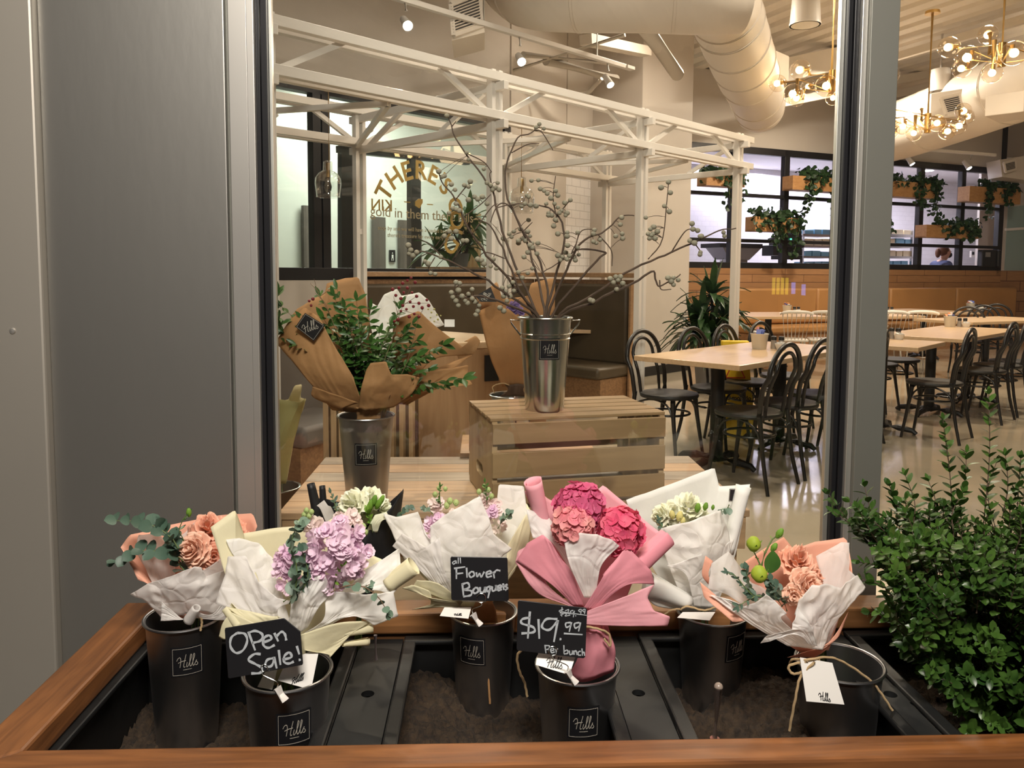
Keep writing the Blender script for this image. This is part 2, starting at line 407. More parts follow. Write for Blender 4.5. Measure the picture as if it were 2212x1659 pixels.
# kitchen wall: from px 1500 (depth 12.6) to the right corner post
KL = V((3.25, 12.6, 0)) ; KU = az(68.6); KN = az(158.6)   # KN points into the dining room
_p = P(1545, 450, 12.6); KL = V((_p.x, _p.y, 0))
def kpx(px, py): return PL(px, py, KL, KN)
def ks(px, py=450): return (kpx(px, py) - KL).dot(KU)
def kp(s, z, off=0): return KL + KU * s + KN * off + V((0, 0, z))
ZB, ZT = kpx(1545, 579).z, kpx(1545, 313).z
sR = ks(2157)
M_plank = bricks('wall_planks', (.42, .22, .10), (.36, .18, .075), (.14, .06, .03), 1.1, .13, KU, .55, .3, .02, .37, True)
mb = MB(); mb.bar(kp(-1, ZB / 2), kp(sR + .06, ZB / 2), .14, ZB); struct(mb.build('wall_kitchen_planks', M_plank, smooth=False))
mb = MB(); mb.bar(kp(-1, (ZT + CEIL) / 2), kp(sR, (ZT + CEIL) / 2), .1, CEIL - ZT); struct(mb.build('wall_kitchen_upper', M_white, smooth=False))
# wall right of the corner post with a frosted teal window
mb = MB(); e0 = kp(sR + .03, 0); e1 = e0 + az(78) * 6
M_plank2 = bricks('wall_planks_right', (.34, .18, .085), (.27, .13, .06), (.12, .05, .03), .9, .2, az(78), .55, .3, .02, .37, True)
mb.bar(e0 + V((0, 0, ZB / 2)), e1 + V((0, 0, ZB / 2)), .12, ZB); struct(mb.build('wall_right_planks', M_plank2, smooth=False))
mb = MB(); mb.bar(e0 + V((0, 0, (ZB + CEIL) / 2)) + az(-12) * .5, e1 + V((0, 0, (ZB + CEIL) / 2)) + az(-12) * .5, .06, CEIL - ZB); struct(mb.build('wall_right', M_white, smooth=False))
mb = MB()
tq = [PL(2178, 448, e0 + az(-12) * .46, az(-12)), PL(2300, 432, e0 + az(-12) * .46, az(-12)), PL(2300, 584, e0 + az(-12) * .46, az(-12)), PL(2170, 584, e0 + az(-12) * .46, az(-12))]
mb.prism(tq, az(-12) * .02); struct(mb.build('window_3', M_teal, smooth=False))
mb = MB(); a = PL(2172, 496, e0 + az(-12) * .45, az(-12)); b3 = PL(2300, 488, e0 + az(-12) * .45, az(-12)); mb.bar(a, b3, .05, .05)
struct(mb.build('trim_14', M_whitesteel, smooth=False))
# outer walls that close the room (seen only from the side)
M_closer = mat('far_paint', (.55, .50, .45), .7, var=.05)
mb = MB(); mb.box((-7, YF + .1, 0), (-6.9, 22, 4.6)); struct(mb.build('wall_west', M_closer, smooth=False))
mb = MB(); mb.box((-7, 21.9, 0), (16, 22, 4.6)); struct(mb.build('wall_far', M_closer, smooth=False))
mb = MB(); mb.box((15.9, YF + .1, 0), (16, 22, 4.6)); struct(mb.build('wall_east', M_closer, smooth=False))
# kitchen room: bright tiled back wall and soffit
M_ktile = bricks('kitchen_tile', (.86, .84, .88), (.82, .80, .84), (.70, .68, .72), .2, .1, KU, .2, .2, .015)
KD = 3.2
mb = MB(); mb.bar(kp(-1.5, 1.9, -KD), kp(sR + 6, 1.9, -KD), .08, 3.8); struct(mb.build('wall_kitchen_back', M_ktile, smooth=False))
mb = MB(); mb.bar(kp(-.62, 1.9, -.1), kp(-.62, 1.9, -KD), .08, 3.8); struct(mb.build('wall_kitchen_side', M_ktile, smooth=False))
mb = MB(); a = [kp(-1.2, 0, -.1), kp(sR + 6, 0, -.1), kp(sR + 6, 0, -KD), kp(-1.2, 0, -KD)]; mb.slab(a[::-1], 3.55, 3.62)
struct(mb.build('ceiling_kitchen', mat('kitchen_ceiling', (.80, .78, .82), .6, var=.02), smooth=False))

# corridor room behind the partition
M_corr = mat('corridor_paint', (.74, .76, .70), .6, var=.03)
mb = MB(); mb.bar(gw(-3, 2.25) + VD * 3.2, gw(6.3, 2.25) + VD * 3.2, .08, 4.5); struct(mb.build('wall_corridor', M_corr, smooth=False))
# ---------------------------------------------------------------- white steel frame over the booth
D1 = 4.84
p1 = P(1068, 400, D1); p1.z = 0
LV = 1.43
tP = [0.0, 1.52, 2.93]
def pg(t, v, z): return p1 + UD * t + VD * v + V((0, 0, z))
ZT1, ZT0, ZTP = P(1068, 170, D1).z, P(1068, 252, D1).z, P(1068, 152, D1).z
pgo = thing('pergola', 'white square-tube steel frame with trussed rails over the olive booth', 'frame structure', pg(0, 0, 0))
def post(t, v):
    m = MB()
    for s in (-1, 1):
        c = pg(t + s * .0285, v, 0); m.bar(c, c + V((0, 0, ZTP)), .05, .032, UD)
    c = pg(t, v, 0); m.bar(c, c + V((0, 0, .012)), .14, .14, UD)
    for z in (ZT1, ZT0, .6, 1.6): m.bar(pg(t - .02, v, z), pg(t + .02, v, z), .03, .04)
    m.build('post', M_whitesteel, pgo, smooth=False, bevel=.002)
for v in (0, LV):
    for t in [-1.5] + tP: post(t, v)
def rail(a, b, w=.045, h=.05, name='rail'):
    m = MB(); m.bar(a, b, w, h); return m.build(name, M_whitesteel, pgo, smooth=False, bevel=.002)
for v in (0, LV):
    for z in (ZT1, ZT0):
        for o in (-.047, .047): rail(pg(-1.7, v + o, z), pg(3.08, v + o, z), .042, .05)
for t in [-1.5] + tP:
    for z, dz in ((ZT1, -.052), (ZT0, -.052)): rail(pg(t, -.1, z + dz), pg(t, LV + .1, z + dz), .04, .05, 'cross_rail')
def brace(a, b): 
    m = MB(); m.bar(a, b, .028, .03); m.build('brace', M_whitesteel, pgo, smooth=False)
for v in (0, LV):
    for t in [-1.5] + tP:
        for s in (-1, 1):
            if t + s * .42 > 3.0: continue
            brace(pg(t + s * .05, v, ZT0 + .01), pg(t + s * .43, v, ZT1 - .01))
for t in (-.75, .75, 2.2):
    brace(pg(t - .7, LV - .05, ZT0 - .03), pg(t, .05, ZT0 - .03)); brace(pg(t + .7, LV - .05, ZT0 - .03), pg(t, .05, ZT0 - .03))
for t in tP:
    brace(pg(t, .1, ZT1 - .07), pg(t, .5, ZT0 - .03)); brace(pg(t, LV - .1, ZT0 - .05), pg(t, LV - .5, ZT1 - .07))
# pendants of clear glass hung from the front rail
M_clear = glass('clear_glass', (.98, .98, .97), ior=1.95)
M_brass = mat('brass', (.62, .40, .14), .3, .95, var=.06)
M_bulb = emit('bulb_glow', (1, .62, .28), 30)
M_dimbulb = mat('dim_filament', (.75, .45, .2), .4)
def bell_pendant(px, pyt, pyb, Y, label):
    top = P(px, pyt, Y); bot = P(px, pyb, Y); s = pxm(Y)
    t = thing('glass_pendant', label, 'pendant lamp', (bot.x, bot.y, bot.z), group=None)
    m = MB(); m.lathe([(0, .012), (.03, .012), (.032, 0), (0, 0)], (top.x, top.y, top.z)); m.build('canopy', M_brass, t)
    neck = bot.z + 76 * s
    m = MB(); m.tube([(top.x, top.y, top.z), (top.x, top.y, neck)], .0035, 8); m.build('cord', mat('cord_gold', (.35, .22, .08), .5) if 'cord_gold' not in MATS else MATS['cord_gold'], t)
    prof = [(5, 76), (9, 74), (9.5, 62), (10, 56), (20, 49), (26, 40), (27, 28), (25, 12), (24, 2), (25, 0)]
    m = MB(); m.lathe([(r * s, h * s) for r, h in prof], bot); m.build('glass_shade', M_clear, t, solid=.0025)
    m = MB(); m.lathe([(0, 70), (4, 70), (4.5, 60), (3.5, 56), (3.5, 44), (0, 44)], bot, n=16); m.v = [tuple(V(bot) + (V(x) - V(bot)) if 0 else x) for x in m.v]
    m = MB(); m.lathe([(0, 72 * s), (4 * s, 72 * s), (4.5 * s, 60 * s), (3.4 * s, 57 * s), (3.4 * s, 42 * s), (0, 42 * s)], bot, n=16); m.build('socket', M_brass, t)
    m = MB(); m.lathe([(3 * s, 42 * s), (5 * s, 34 * s), (8 * s, 22 * s), (6.5 * s, 14 * s), (0, 10 * s)], bot, n=16); m.build('bulb', M_clear, t)
    m = MB()
    for k in range(4):
        a = k * PI / 2; m.tube([bot + V((math.cos(a) * 1.2 * s, math.sin(a) * 1.2 * s, 40 * s)), bot + V((math.cos(a) * 2.5 * s, math.sin(a) * 2.5 * s, 18 * s))], .0006, 4)
    m.build('filament', M_dimbulb, t)
bell_pendant(709, 196, 426, 5.25, 'clear glass bell pendant lamp on a gold cord at left')
bell_pendant(1127, 277, 460, 6.0, 'clear glass bell pendant lamp behind the berry branches')

# ---------------------------------------------------------------- black framed glass partition
part = thing('glass_partition', 'black steel framed glass partition behind the olive booth', 'partition', gw(0, 0))
part['kind'] = 'structure'
def pbar(pxa, pya, pxb, pyb, w, dep, name='mullion', off=0):
    m = MB(); a = gwpx(pxa, pya) - VD * off; b = gwpx(pxb, pyb) - VD * off; m.bar(a, b, dep, w, VD if abs(pxa - pxb) < 30 else (0, 0, 1)); return m.build(name, M_black_frame, part, smooth=False, bevel=.003)
zs1, zs0 = gwpx(650, 578).z, gwpx(650, 605).z
ztop = gwpx(650, 192).z
def gbar(t0, t1, z0, z1, dep=.09, name='mullion'):
    m = MB(); m.bar(gw((t0 + t1) / 2, z0), gw((t0 + t1) / 2, z1), abs(t1 - t0), dep, VD); return m.build(name, M_black_frame, part, smooth=False, bevel=.003)
m = MB(); m.bar(gw(-4, ztop), gw(tEnd, ztop), .09, .05); m.build('top_rail', M_black_frame, part, smooth=False)
m = MB(); m.bar(gw(-4, (zs1 + zs0) / 2), gw(tEnd, (zs1 + zs0) / 2), .11, zs1 - zs0); m.build('sill', M_black_frame, part, smooth=False, bevel=.004)
gbar(gt(671), gt(688), zs1, ztop); gbar(gt(691), gt(708), zs1, ztop); gbar(gt(1083), gt(1096), .1, 2.84); gbar(gt(300), gt(320), zs1, ztop)
m = MB(); m.bar(gw(-4, (zs1 + ztop) / 2), gw(tEnd, (zs1 + ztop) / 2), .006, ztop - zs1); m.build('pane', M_glass, part, smooth=False)
# second row of black frames in the corridor beyond
CW = GW + VD * 1.3
def cpx(px, py): return PL(px, py, CW, VD)
cor = thing('door_frame', 'black door frame in the pale corridor behind the partition', 'door frame', cpx(820, 578)); cor['kind'] = 'structure'
def cbar(pxa, ya, pxb, yb, w, name):
    m = MB(); a, b = cpx(pxa, ya), cpx(pxb, yb); m.bar(a, b, .08 if abs(pxa - pxb) > 40 else w, w if abs(pxa - pxb) > 40 else .08, VD if abs(pxa - pxb) <= 40 else (0, 0, 1)); m.build(name, M_black_frame, cor, smooth=False)
for (x, w) in ((748, .16), (894, .14)): cbar(x, 700, x, 318, w, 'jamb')
cbar(730, 322, 1010, 350, .07, 'header')
M_corrdark = mat('dark_door', (.12, .10, .085), .5)
for (x0, x1, y0) in ((655, 672, 445), (806, 830, 470), (862, 908, 478)):
    m = MB(); a, b = PL(x0, 575, GW + VD * 3.1, VD), PL(x1, y0, GW + VD * 3.1, VD); m.bar((a + b) / 2 - V((0, 0, (b.z - a.z) / 2 + .6)), (a + b) / 2 + V((0, 0, (b.z - a.z) / 2)), (b - a).dot(UD), .06, VD)
    o = m.build('door_2', M_corrdark, smooth=False); struct(o)
# restroom plaque
q = GW + VD * 3.13
sg = thing('restroom_sign', 'small black restroom plaque with a white person figure on the corridor wall', 'sign', PL(848, 550, q, VD))
m = MB(); m.prism([PL(842, 566, q, VD), PL(854, 566, q, VD), PL(854, 540, q, VD), PL(842, 540, q, VD)], VD * .02); m.build('plaque', M_black_frame, sg, smooth=False)
M_signwhite = mat('sign_white', (.85, .85, .82), .5)
m = MB(); c = PL(848, 547, q - VD * .01, VD); m.ball(c, .009, 10, 6)
m.bar(PL(848, 550, q - VD * .01, VD), PL(848, 558, q - VD * .01, VD), .028, .006, VD); m.bar(PL(846, 558, q - VD * .01, VD), PL(846.5, 563, q - VD * .01, VD), .008, .006, VD); m.bar(PL(850, 558, q - VD * .01, VD), PL(849.5, 563, q - VD * .01, VD), .008, .006, VD)
m.build('figure', M_signwhite, sg)

# lettering on the partition glass
M_gold = mat('gold_lettering', (.60, .42, .13), .45, .1)
M_goldpale = mat('pale_lettering', (.50, .42, .26), .6)
def text_mesh(txt, size, mat_, o_, ex, ey, parent, name='lettering', align='CENTER', bold=0.0, shear=0.0, thick=.001, mirror=False):
    cu = bpy.data.curves.new('txt', 'FONT'); cu.body = txt; cu.size = size; cu.align_x = align; cu.extrude = thick; cu.offset = bold * size; cu.shear = shear; cu.resolution_u = 3
    ob = bpy.data.objects.new('txt', cu); col.objects.link(ob)
    dg = bpy.context.evaluated_depsgraph_get(); me = bpy.data.meshes.new_from_object(ob.evaluated_get(dg))
    bpy.data.objects.remove(ob); bpy.data.curves.remove(cu)
    ex, ey = V(ex).normalized(), V(ey).normalized(); ez = ex.cross(ey)
    if mirror: ex = -ex
    M4 = Matrix(((ex.x, ey.x, ez.x, o_[0]), (ex.y, ey.y, ez.y, o_[1]), (ex.z, ey.z, ez.z, o_[2]), (0, 0, 0, 1)))
    me.transform(M4)
    if parent is not None: me.transform(rootmat(parent).inverted())
    o = bpy.data.objects.new(name, me); col.objects.link(o); me.materials.clear(); me.materials.append(mat_); o.parent = parent
    return o
let = thing('window_lettering', 'gold slogan lettering curving across the partition glass', 'lettering', gwpx(905, 440) - VD * .012)
offg = -VD * .012
def lp(px, py): return gwpx(px, py) + offg
s8 = (lp(910, 440) - lp(900, 440)).length / 10      # metres per px along the wall there
arc = lp(905, 470); R_ = 83 * s8
word = "THERE'S GOLD"
angs = [-61, -39, -19, 1.5, 21, 34, 44, 72, 90, 107, 124]
chars = [c for c in word if c != ' ']
for c, a in zip(chars, angs):
    a = math.radians(a); ctr = arc + UD * math.sin(a) * R_ + V((0, 0, 1)) * (math.cos(a) * R_ * .95)
    exx = UD * math.cos(a) - V((0, 0, 1)) * math.sin(a); eyy = UD * math.sin(a) + V((0, 0, 1)) * math.cos(a)
    text_mesh(c, 44 * s8, M_gold, ctr - eyy * 14 * s8, exx, eyy, let, 'letter', bold=.018)
text_mesh('gold in them there hills', 24 * s8, M_goldpale, lp(916, 474), UD, (0, 0, 1), let, 'letter_line', bold=.0)
text_mesh('stop by and we will have a loaded breakfast sand', 9.5 * s8, M_goldpale, lp(912, 501), UD, (0, 0, 1), let, 'letter_line')
text_mesh("there's treasure for every early riser", 9.5 * s8, M_goldpale, lp(908, 515), UD, (0, 0, 1), let, 'letter_line')
text_mesh('KIN', 26 * s8, M_gold, lp(823, 455), UD, (0, 0, 1), let, 'letter_line', mirror=True, bold=.01)
m = MB(); e = UD * s8; zz = V((0, 0, s8)); c = lp(903, 440)
m.prism([c - e * 8 - zz * 4, c + e * 1 - zz * 8, c + e * 8 + zz * 2, c + e * 8 + zz * 8, c - e * 1 + zz * 4 + zz * 4, c - e * 8 + zz * 3], -VD * .003); m.build('gold_bar_mark', M_gold, let, smooth=False)
m = MB(); m.bar(c - e * 31 + zz * 1, c - e * 18 + zz * 1, .002, 1.6 * s8); m.bar(c + e * 18, c + e * 31, .002, 1.6 * s8); m.build('dash', M_gold, let, smooth=False)

# ---------------------------------------------------------------- olive leather booth
M_olive = mat('olive_leather', (.095, .07, .042), .42, var=.18, scale=5, bump=.08, bscale=140)
M_boothwood = wood('booth_wood', (.34, .19, .09), (.20, .105, .05), .5, 0, 1.2)
M_boothcap = wood('booth_cap', (.46, .29, .16), (.36, .21, .11), .5, 0, 1.2)
bA = V((1.44, 7.36, 0)); bB = bA + VD * 1.3
booth = thing('booth_bench', 'olive brown leather booth bench with a wooden back beneath the partition', 'booth', bA)
tl = ((P(775, 590, 6.8) - bB).dot(UD))
bC = bB + UD * tl
def seg(a, b, nrm):      # a backrest run from a to b; people sit on the nrm side
    nrm = V(nrm); L = (b - a).normalized(); z = V((0, 0, 1))
    m = MB(); m.bar(a + z * .62 - nrm * .05, b + z * .62 - nrm * .05, .10, 1.24); m.build('back_panel', M_boothwood, booth, smooth=False, bevel=.004)
    m = MB(); m.bar(a + z * 1.285 - nrm * .03 - L * .02, b + z * 1.285 - nrm * .03, .15, .045); m.build('cap', M_boothcap, booth, smooth=False, bevel=.006)
    m = MB(); m.bar(a + z * .82 + nrm * .045 + L * .03, b + z * .82 + nrm * .045, .09, .76); m.build('backrest', M_olive, booth, bevel=.03)
    m = MB(); m.bar(a + z * .395 + nrm * .29, b + z * .395 + nrm * .29, .50, .11); m.build('seat', M_olive, booth, bevel=.03)
    m = MB(); m.bar(a + z * .17 + nrm * .26 + L * .02, b + z * .17 + nrm * .26, .44, .34); m.build('base', M_boothwood, booth, smooth=False, bevel=.004)
seg(bA, bB, -UD); seg(bB, bC, -VD)
m = MB(); m.bar(bA + V((0, 0, .6)) - VD * .012 - UD * -.02, bA + V((0, 0, .6)) - VD * .012 - UD * .10, .024, 1.2); m.build('end_panel', M_boothcap, booth, smooth=False, bevel=.003)
# a grey low bench on the left and the booth table
M_greybench = mat('grey_bench', (.17, .15, .135), .55, var=.1)
gb = thing('side_bench', 'low grey padded bench at left below the black window sill', 'bench', P(640, 900, 4.3))
a = P(560, 800, 4.6); b = P(705, 800, 5.1); a.z = b.z = 0
m = MB(); m.bar(a + V((0, 0, .63)), b + V((0, 0, .63)), .12, .62); m.build('backrest', M_greybench, gb, bevel=.03)
m = MB(); m.bar(a + V((.12, -.25, .40)), b + V((.12, -.25, .40)), .5, .12); m.build('seat', M_greybench, gb, bevel=.03)
m = MB(); m.bar(a + V((.12, -.24, .17)), b + V((.12, -.24, .17)), .44, .34); m.build('base', M_boothwood, gb, smooth=False)
# ---------------------------------------------------------------- dining tables and chairs
M_maple = wood('maple_top', (.66, .47, .29), (.56, .38, .22), .28, 0, .8, .04, knots=False)
M_blackiron = mat('black_iron', (.014, .013, .013), .45, .2, var=.2)
M_blackwood = mat('black_lacquer', (.012, .010, .009), .36, 0, var=.15, spec=.6)
M_blackseat = mat('black_seat', (.018, .016, .014), .5, 0, var=.15)
def table(name_label, corner, du_, lu, lv, group, z=.75, bases=None):
    du_ = V(du_); dv_ = V((-du_.y, du_.x, 0))
    t = thing('dining_table', name_label, 'table', corner, math.atan2(du_.y, du_.x), group)
    R4 = ROOT[t.name]
    def loc(x, y, zz=0): return R4 @ V((x, y, zz))
    m = MB(); m.slab([loc(0, 0), loc(lu, 0), loc(lu, lv), loc(0, lv)], z - .034, z); m.build('table_top', M_maple, t, smooth=False, bevel=.004)
    for bx in (bases or [lu / 2]):
        c = (bx, lv / 2)
        m = MB(); m.lathe([(.0, .05), (.045, .05), (.045, z - .05), (.0, z - .05)], loc(*c), n=20); m.build('column', M_blackiron, t)
        m = MB(); m.slab([loc(c[0] - .2, c[1] - .03), loc(c[0] + .2, c[1] - .03), loc(c[0] + .2, c[1] + .03), loc(c[0] - .2, c[1] + .03)], z - .055, z - .034); m.build('top_plate', M_blackiron, t, smooth=False)
        for k in range(4):
            a = k * PI / 2; dx, dy = math.cos(a), math.sin(a); L_ = .29
            m = MB(); m.tube([loc(c[0] + dx * .02, c[1] + dy * .02, .055), loc(c[0] + dx * .15, c[1] + dy * .15, .05), loc(c[0] + dx * (L_ - .03), c[1] + dy * (L_ - .03), .035), loc(c[0] + dx * L_, c[1] + dy * L_, .012)], [.034, .028, .022, .016], 8)
            m.build('foot', M_blackiron, t)
    return t
# bentwood chair: faces +Y, origin on the floor under the seat
def make_chair():
    t = thing('bentwood_chair', '', 'chair')
    m = MB(); m.lathe([(0, .452), (.12, .455), (.185, .462), (.203, .458), (.208, .445), (.203, .432), (.17, .428), (0, .43)], n=36); m.build('seat', M_blackseat, t, sub=0)
    def hoop(hw, ztop, r, y0, zb):
        pts = []
        for s in (-1,):
            pts += [(-hw * .93, y0, zb), (-hw, y0 - .022, zb + (ztop - zb) * .38)]
        for k in range(13):
            a = PI - PI * k / 12; zc = ztop - hw * 1.0
            pts.append((math.cos(a) * hw, y0 - .03 - .055 * ((zc + math.sin(a) * hw * 1.0) - zb) / (ztop - zb), zc + math.sin(a) * hw * 1.0))
        pts += [(hw, y0 - .022, zb + (ztop - zb) * .38), (hw * .93, y0, zb)]
        return crom(pts, 44)
    m = MB(); m.tube(hoop(.195, .885, .0145, -.165, .44), .0155, 10); m.build('backrest', M_blackwood, t)
    m = MB(); m.tube(hoop(.118, .835, .011, -.165, .45), .0115, 10); m.build('inner_hoop', M_blackwood, t)
    for s in (-1, 1):
        m = MB(); m.tube(crom([(s * .180, -.165, .47), (s * .178, -.172, .42), (s * .182, -.20, .2), (s * .20, -.245, 0)], 10), .0165, 10, r1=.011); m.build('leg', M_blackwood, t)
        m = MB(); m.tube(crom([(s * .135, .125, .44), (s * .145, .14, .3), (s * .165, .185, 0)], 10), .019, 10, r1=.011); m.build('leg', M_blackwood, t)
    pts = [(math.cos(2 * PI * k / 24) * .155, math.sin(2 * PI * k / 24) * .155 - .01, .315) for k in range(25)]
    m = MB(); m.tube(pts, .0085, 8); m.build('stretcher', M_blackwood, t)
    for s in (-1, 1):
        m = MB(); m.tube(crom([(s * .185, -.19, .27), (s * .19, -.15, .38), (s * .165, -.03, .425), (s * .15, .09, .39), (s * .15, .145, .28)], 16), .0075, 8); m.build('brace', M_blackwood, t)
    m = MB(); m.tube(crom([(-.15, .15, .28), (-.12, .14, .38), (0, .12, .425), (.12, .14, .38), (.15, .15, .28)], 16), .0075, 8); m.build('brace', M_blackwood, t)
    return t
chair0 = make_chair(); chair_used = []
def facing(d): d = V(d); return math.atan2(d.y, d.x) - PI / 2
CG = 'black bentwood chairs around the maple tables'
def chair(x, y, d, label): return place(chair0, chair_used, (x, y, 0), facing(d) + random.uniform(-.05, .05), label, CG)
# --- near table
Lc = PZ(1369, 768, .75); Nc = PZ(1598, 790, .75)
dV1 = V((Lc.x - Nc.x, Lc.y - Nc.y, 0)); lv1 = dV1.length; dU1 = V((dV1.y, -dV1.x, 0)).normalized()
TG = 'maple topped dining tables'
table('long maple dining table nearest the window with bentwood chairs on both sides', (Nc.x, Nc.y, 0), dU1, 1.75, lv1, TG, bases=[.42, 1.32])
vv = dV1.normalized()
def at_near(u, v): return V((Nc.x, Nc.y, 0)) + dU1 * u + vv * v
L_ = lv1
for u, lab in ((.40, 'black bentwood chair at the left end of the near table, beside the crate'), (.93, 'second bentwood chair along the far side of the near table, before the yellow floor sign'), (1.42, 'third bentwood chair along the far side of the near table, behind its condiments'), (2.0, 'bentwood chair at the far end of the near table before a white chair')):
    p = at_near(u, L_ - .12 + (.1 if u < .5 else .02)); chair(p.x, p.y, -vv, lab)
for u, lab in ((.16, 'black bentwood chair nearest the window, back turned, at the near table'), (.66, 'second bentwood chair from the window, back turned, cut by the silver post'), (1.2, 'bentwood chair mostly hidden behind the silver window post')):
    p = at_near(u, .02); chair(p.x, p.y, vv, lab)
# --- second table beyond the post
N2 = PZ(1984, 751, .75)
dU2 = (PZ(2043, 738, .75) - N2); dU2.z = 0; dU2.normalize()
table('square maple table just right of the silver window post', (N2.x, N2.y, 0), dU2, .76, .76, TG)
dV2 = V((-dU2.y, dU2.x, 0))
p = N2 + dU2 * .40 - dV2 * .02; chair(p.x, p.y, dV2, 'black bentwood chair with its back turned right of the silver post')
p = P(1905, 720, 5.9); chair(2.80, 5.86, az(-60), 'bentwood chair whose hoop just shows at the right edge of the silver post')
# --- third table with a row of chairs
N3 = PZ(2081, 733, .75)
dU3 = az(48)
table('long maple table at the right edge behind a row of chair backs', (N3.x, N3.y, 0), dU3, 1.9, .76, TG, bases=[.4, 1.5])
dV3 = V((-dU3.y, dU3.x, 0))
for k, (u, lab) in enumerate(((.45, 'first chair of the row at the right edge, left of the others'), (1.0, 'second chair back of the row at the right edge'), (1.5, 'third chair back of the row at the right edge, cut by the picture edge'))):
    p = N3 + dU3 * u - dV3 * .02; chair(p.x, p.y, dV3, lab)
for k, (u, lab) in enumerate(((.22, 'bentwood chair facing us behind the third table, left of its twin'), (.80, 'bentwood chair facing us behind the third table, right of its twin'))):
    p = N3 + dU3 * u + dV3 * .82; chair(p.x, p.y, -dV3, lab)
p = P(2023, 770, 8.2); 
# --- tables along the tan banquette
def far_table(pxl, pyl, pxr, pyr, lab, z=.75, dep=.7):
    a, b = PZ(pxl, pyl, z), PZ(pxr, pyr, z); d = V((b.x - a.x, b.y - a.y, 0)); return table(lab, (a.x, a.y, 0), d.normalized(), d.length, dep, TG), a, b
far_table(1606, 684, 1800, 684, 'maple table before the tan banquette left of the post', dep=1.25)
far_table(1895, 684, 2000, 682, 'maple table before the tan banquette right of the post', dep=1.25)
far_table(2030, 676, 2120, 674, 'maple table before the tan banquette with a condiment caddy at right', dep=1.25)
far_table(2102, 696, 2290, 690, 'maple table at the right edge before the banquette', dep=.8)
for (px, py, lab) in ((2108, 666, 'small far bentwood chair left of three by the right edge'), (2142, 662.5, 'small far bentwood chair in the middle of three by the right edge'), (2172, 659.5, 'small far bentwood chair right of three by the right edge')):
    q = PZ(px + 4, py, .885); chair(q.x, q.y + .15, az(-155), lab)
# white spindle chairs
M_whitechair = mat('white_chair', (.78, .74, .68), .4, var=.03)
def make_windsor():
    t = thing('spindle_chair', '', 'chair')
    m = MB(); m.slab([(-.17, -.18), (.17, -.18), (.18, .05), (.16, .2), (-.16, .2), (-.18, .05)], .435, .465); m.build('seat', M_whitechair, t, bevel=.01)
    for sx in (-1, 1):
        for sy in (-1, 1):
            m = MB(); m.tube([(sx * .12, sy * .14, .44), (sx * .165, sy * .2, 0)], .016, 8, r1=.010); m.build('leg', M_whitechair, t)
    for k in range(7):
        x = -.14 + k * .28 / 6; m = MB(); m.tube([(x * .9, -.17, .46), (x * 1.22, -.27, .80)], .007, 6); m.build('spindle', M_whitechair, t)
    m = MB(); m.tube(crom([(-.195, -.25, .80), (-.1, -.285, .825), (.1, -.285, .825), (.195, -.25, .80)], 10), .020, 8); m.build('top_rail', M_whitechair, t)
    m = MB(); m.tube([(-.14, .0, .2), (.14, 0, .2)], .009, 6); m.build('stretcher', M_whitechair, t)
    return t
w0 = make_windsor(); w_used = []
WG = 'white spindle back chairs before the tan banquette'
for (px, py, rz, lab) in ((1742, 675, .1, 'white spindle back chair left of the post, before the banquette'), (1806, 675, .1, 'white spindle back chair cut off by the silver post'), (1950, 675, .1, 'white spindle back chair right of the post, left of two'), (2014, 675, .1, 'white spindle back chair right of the post, right of two')):
    q = PZ(px, py, .82); place(w0, w_used, (q.x - .05, q.y + .28, 0), -.35 + rz, lab, WG)
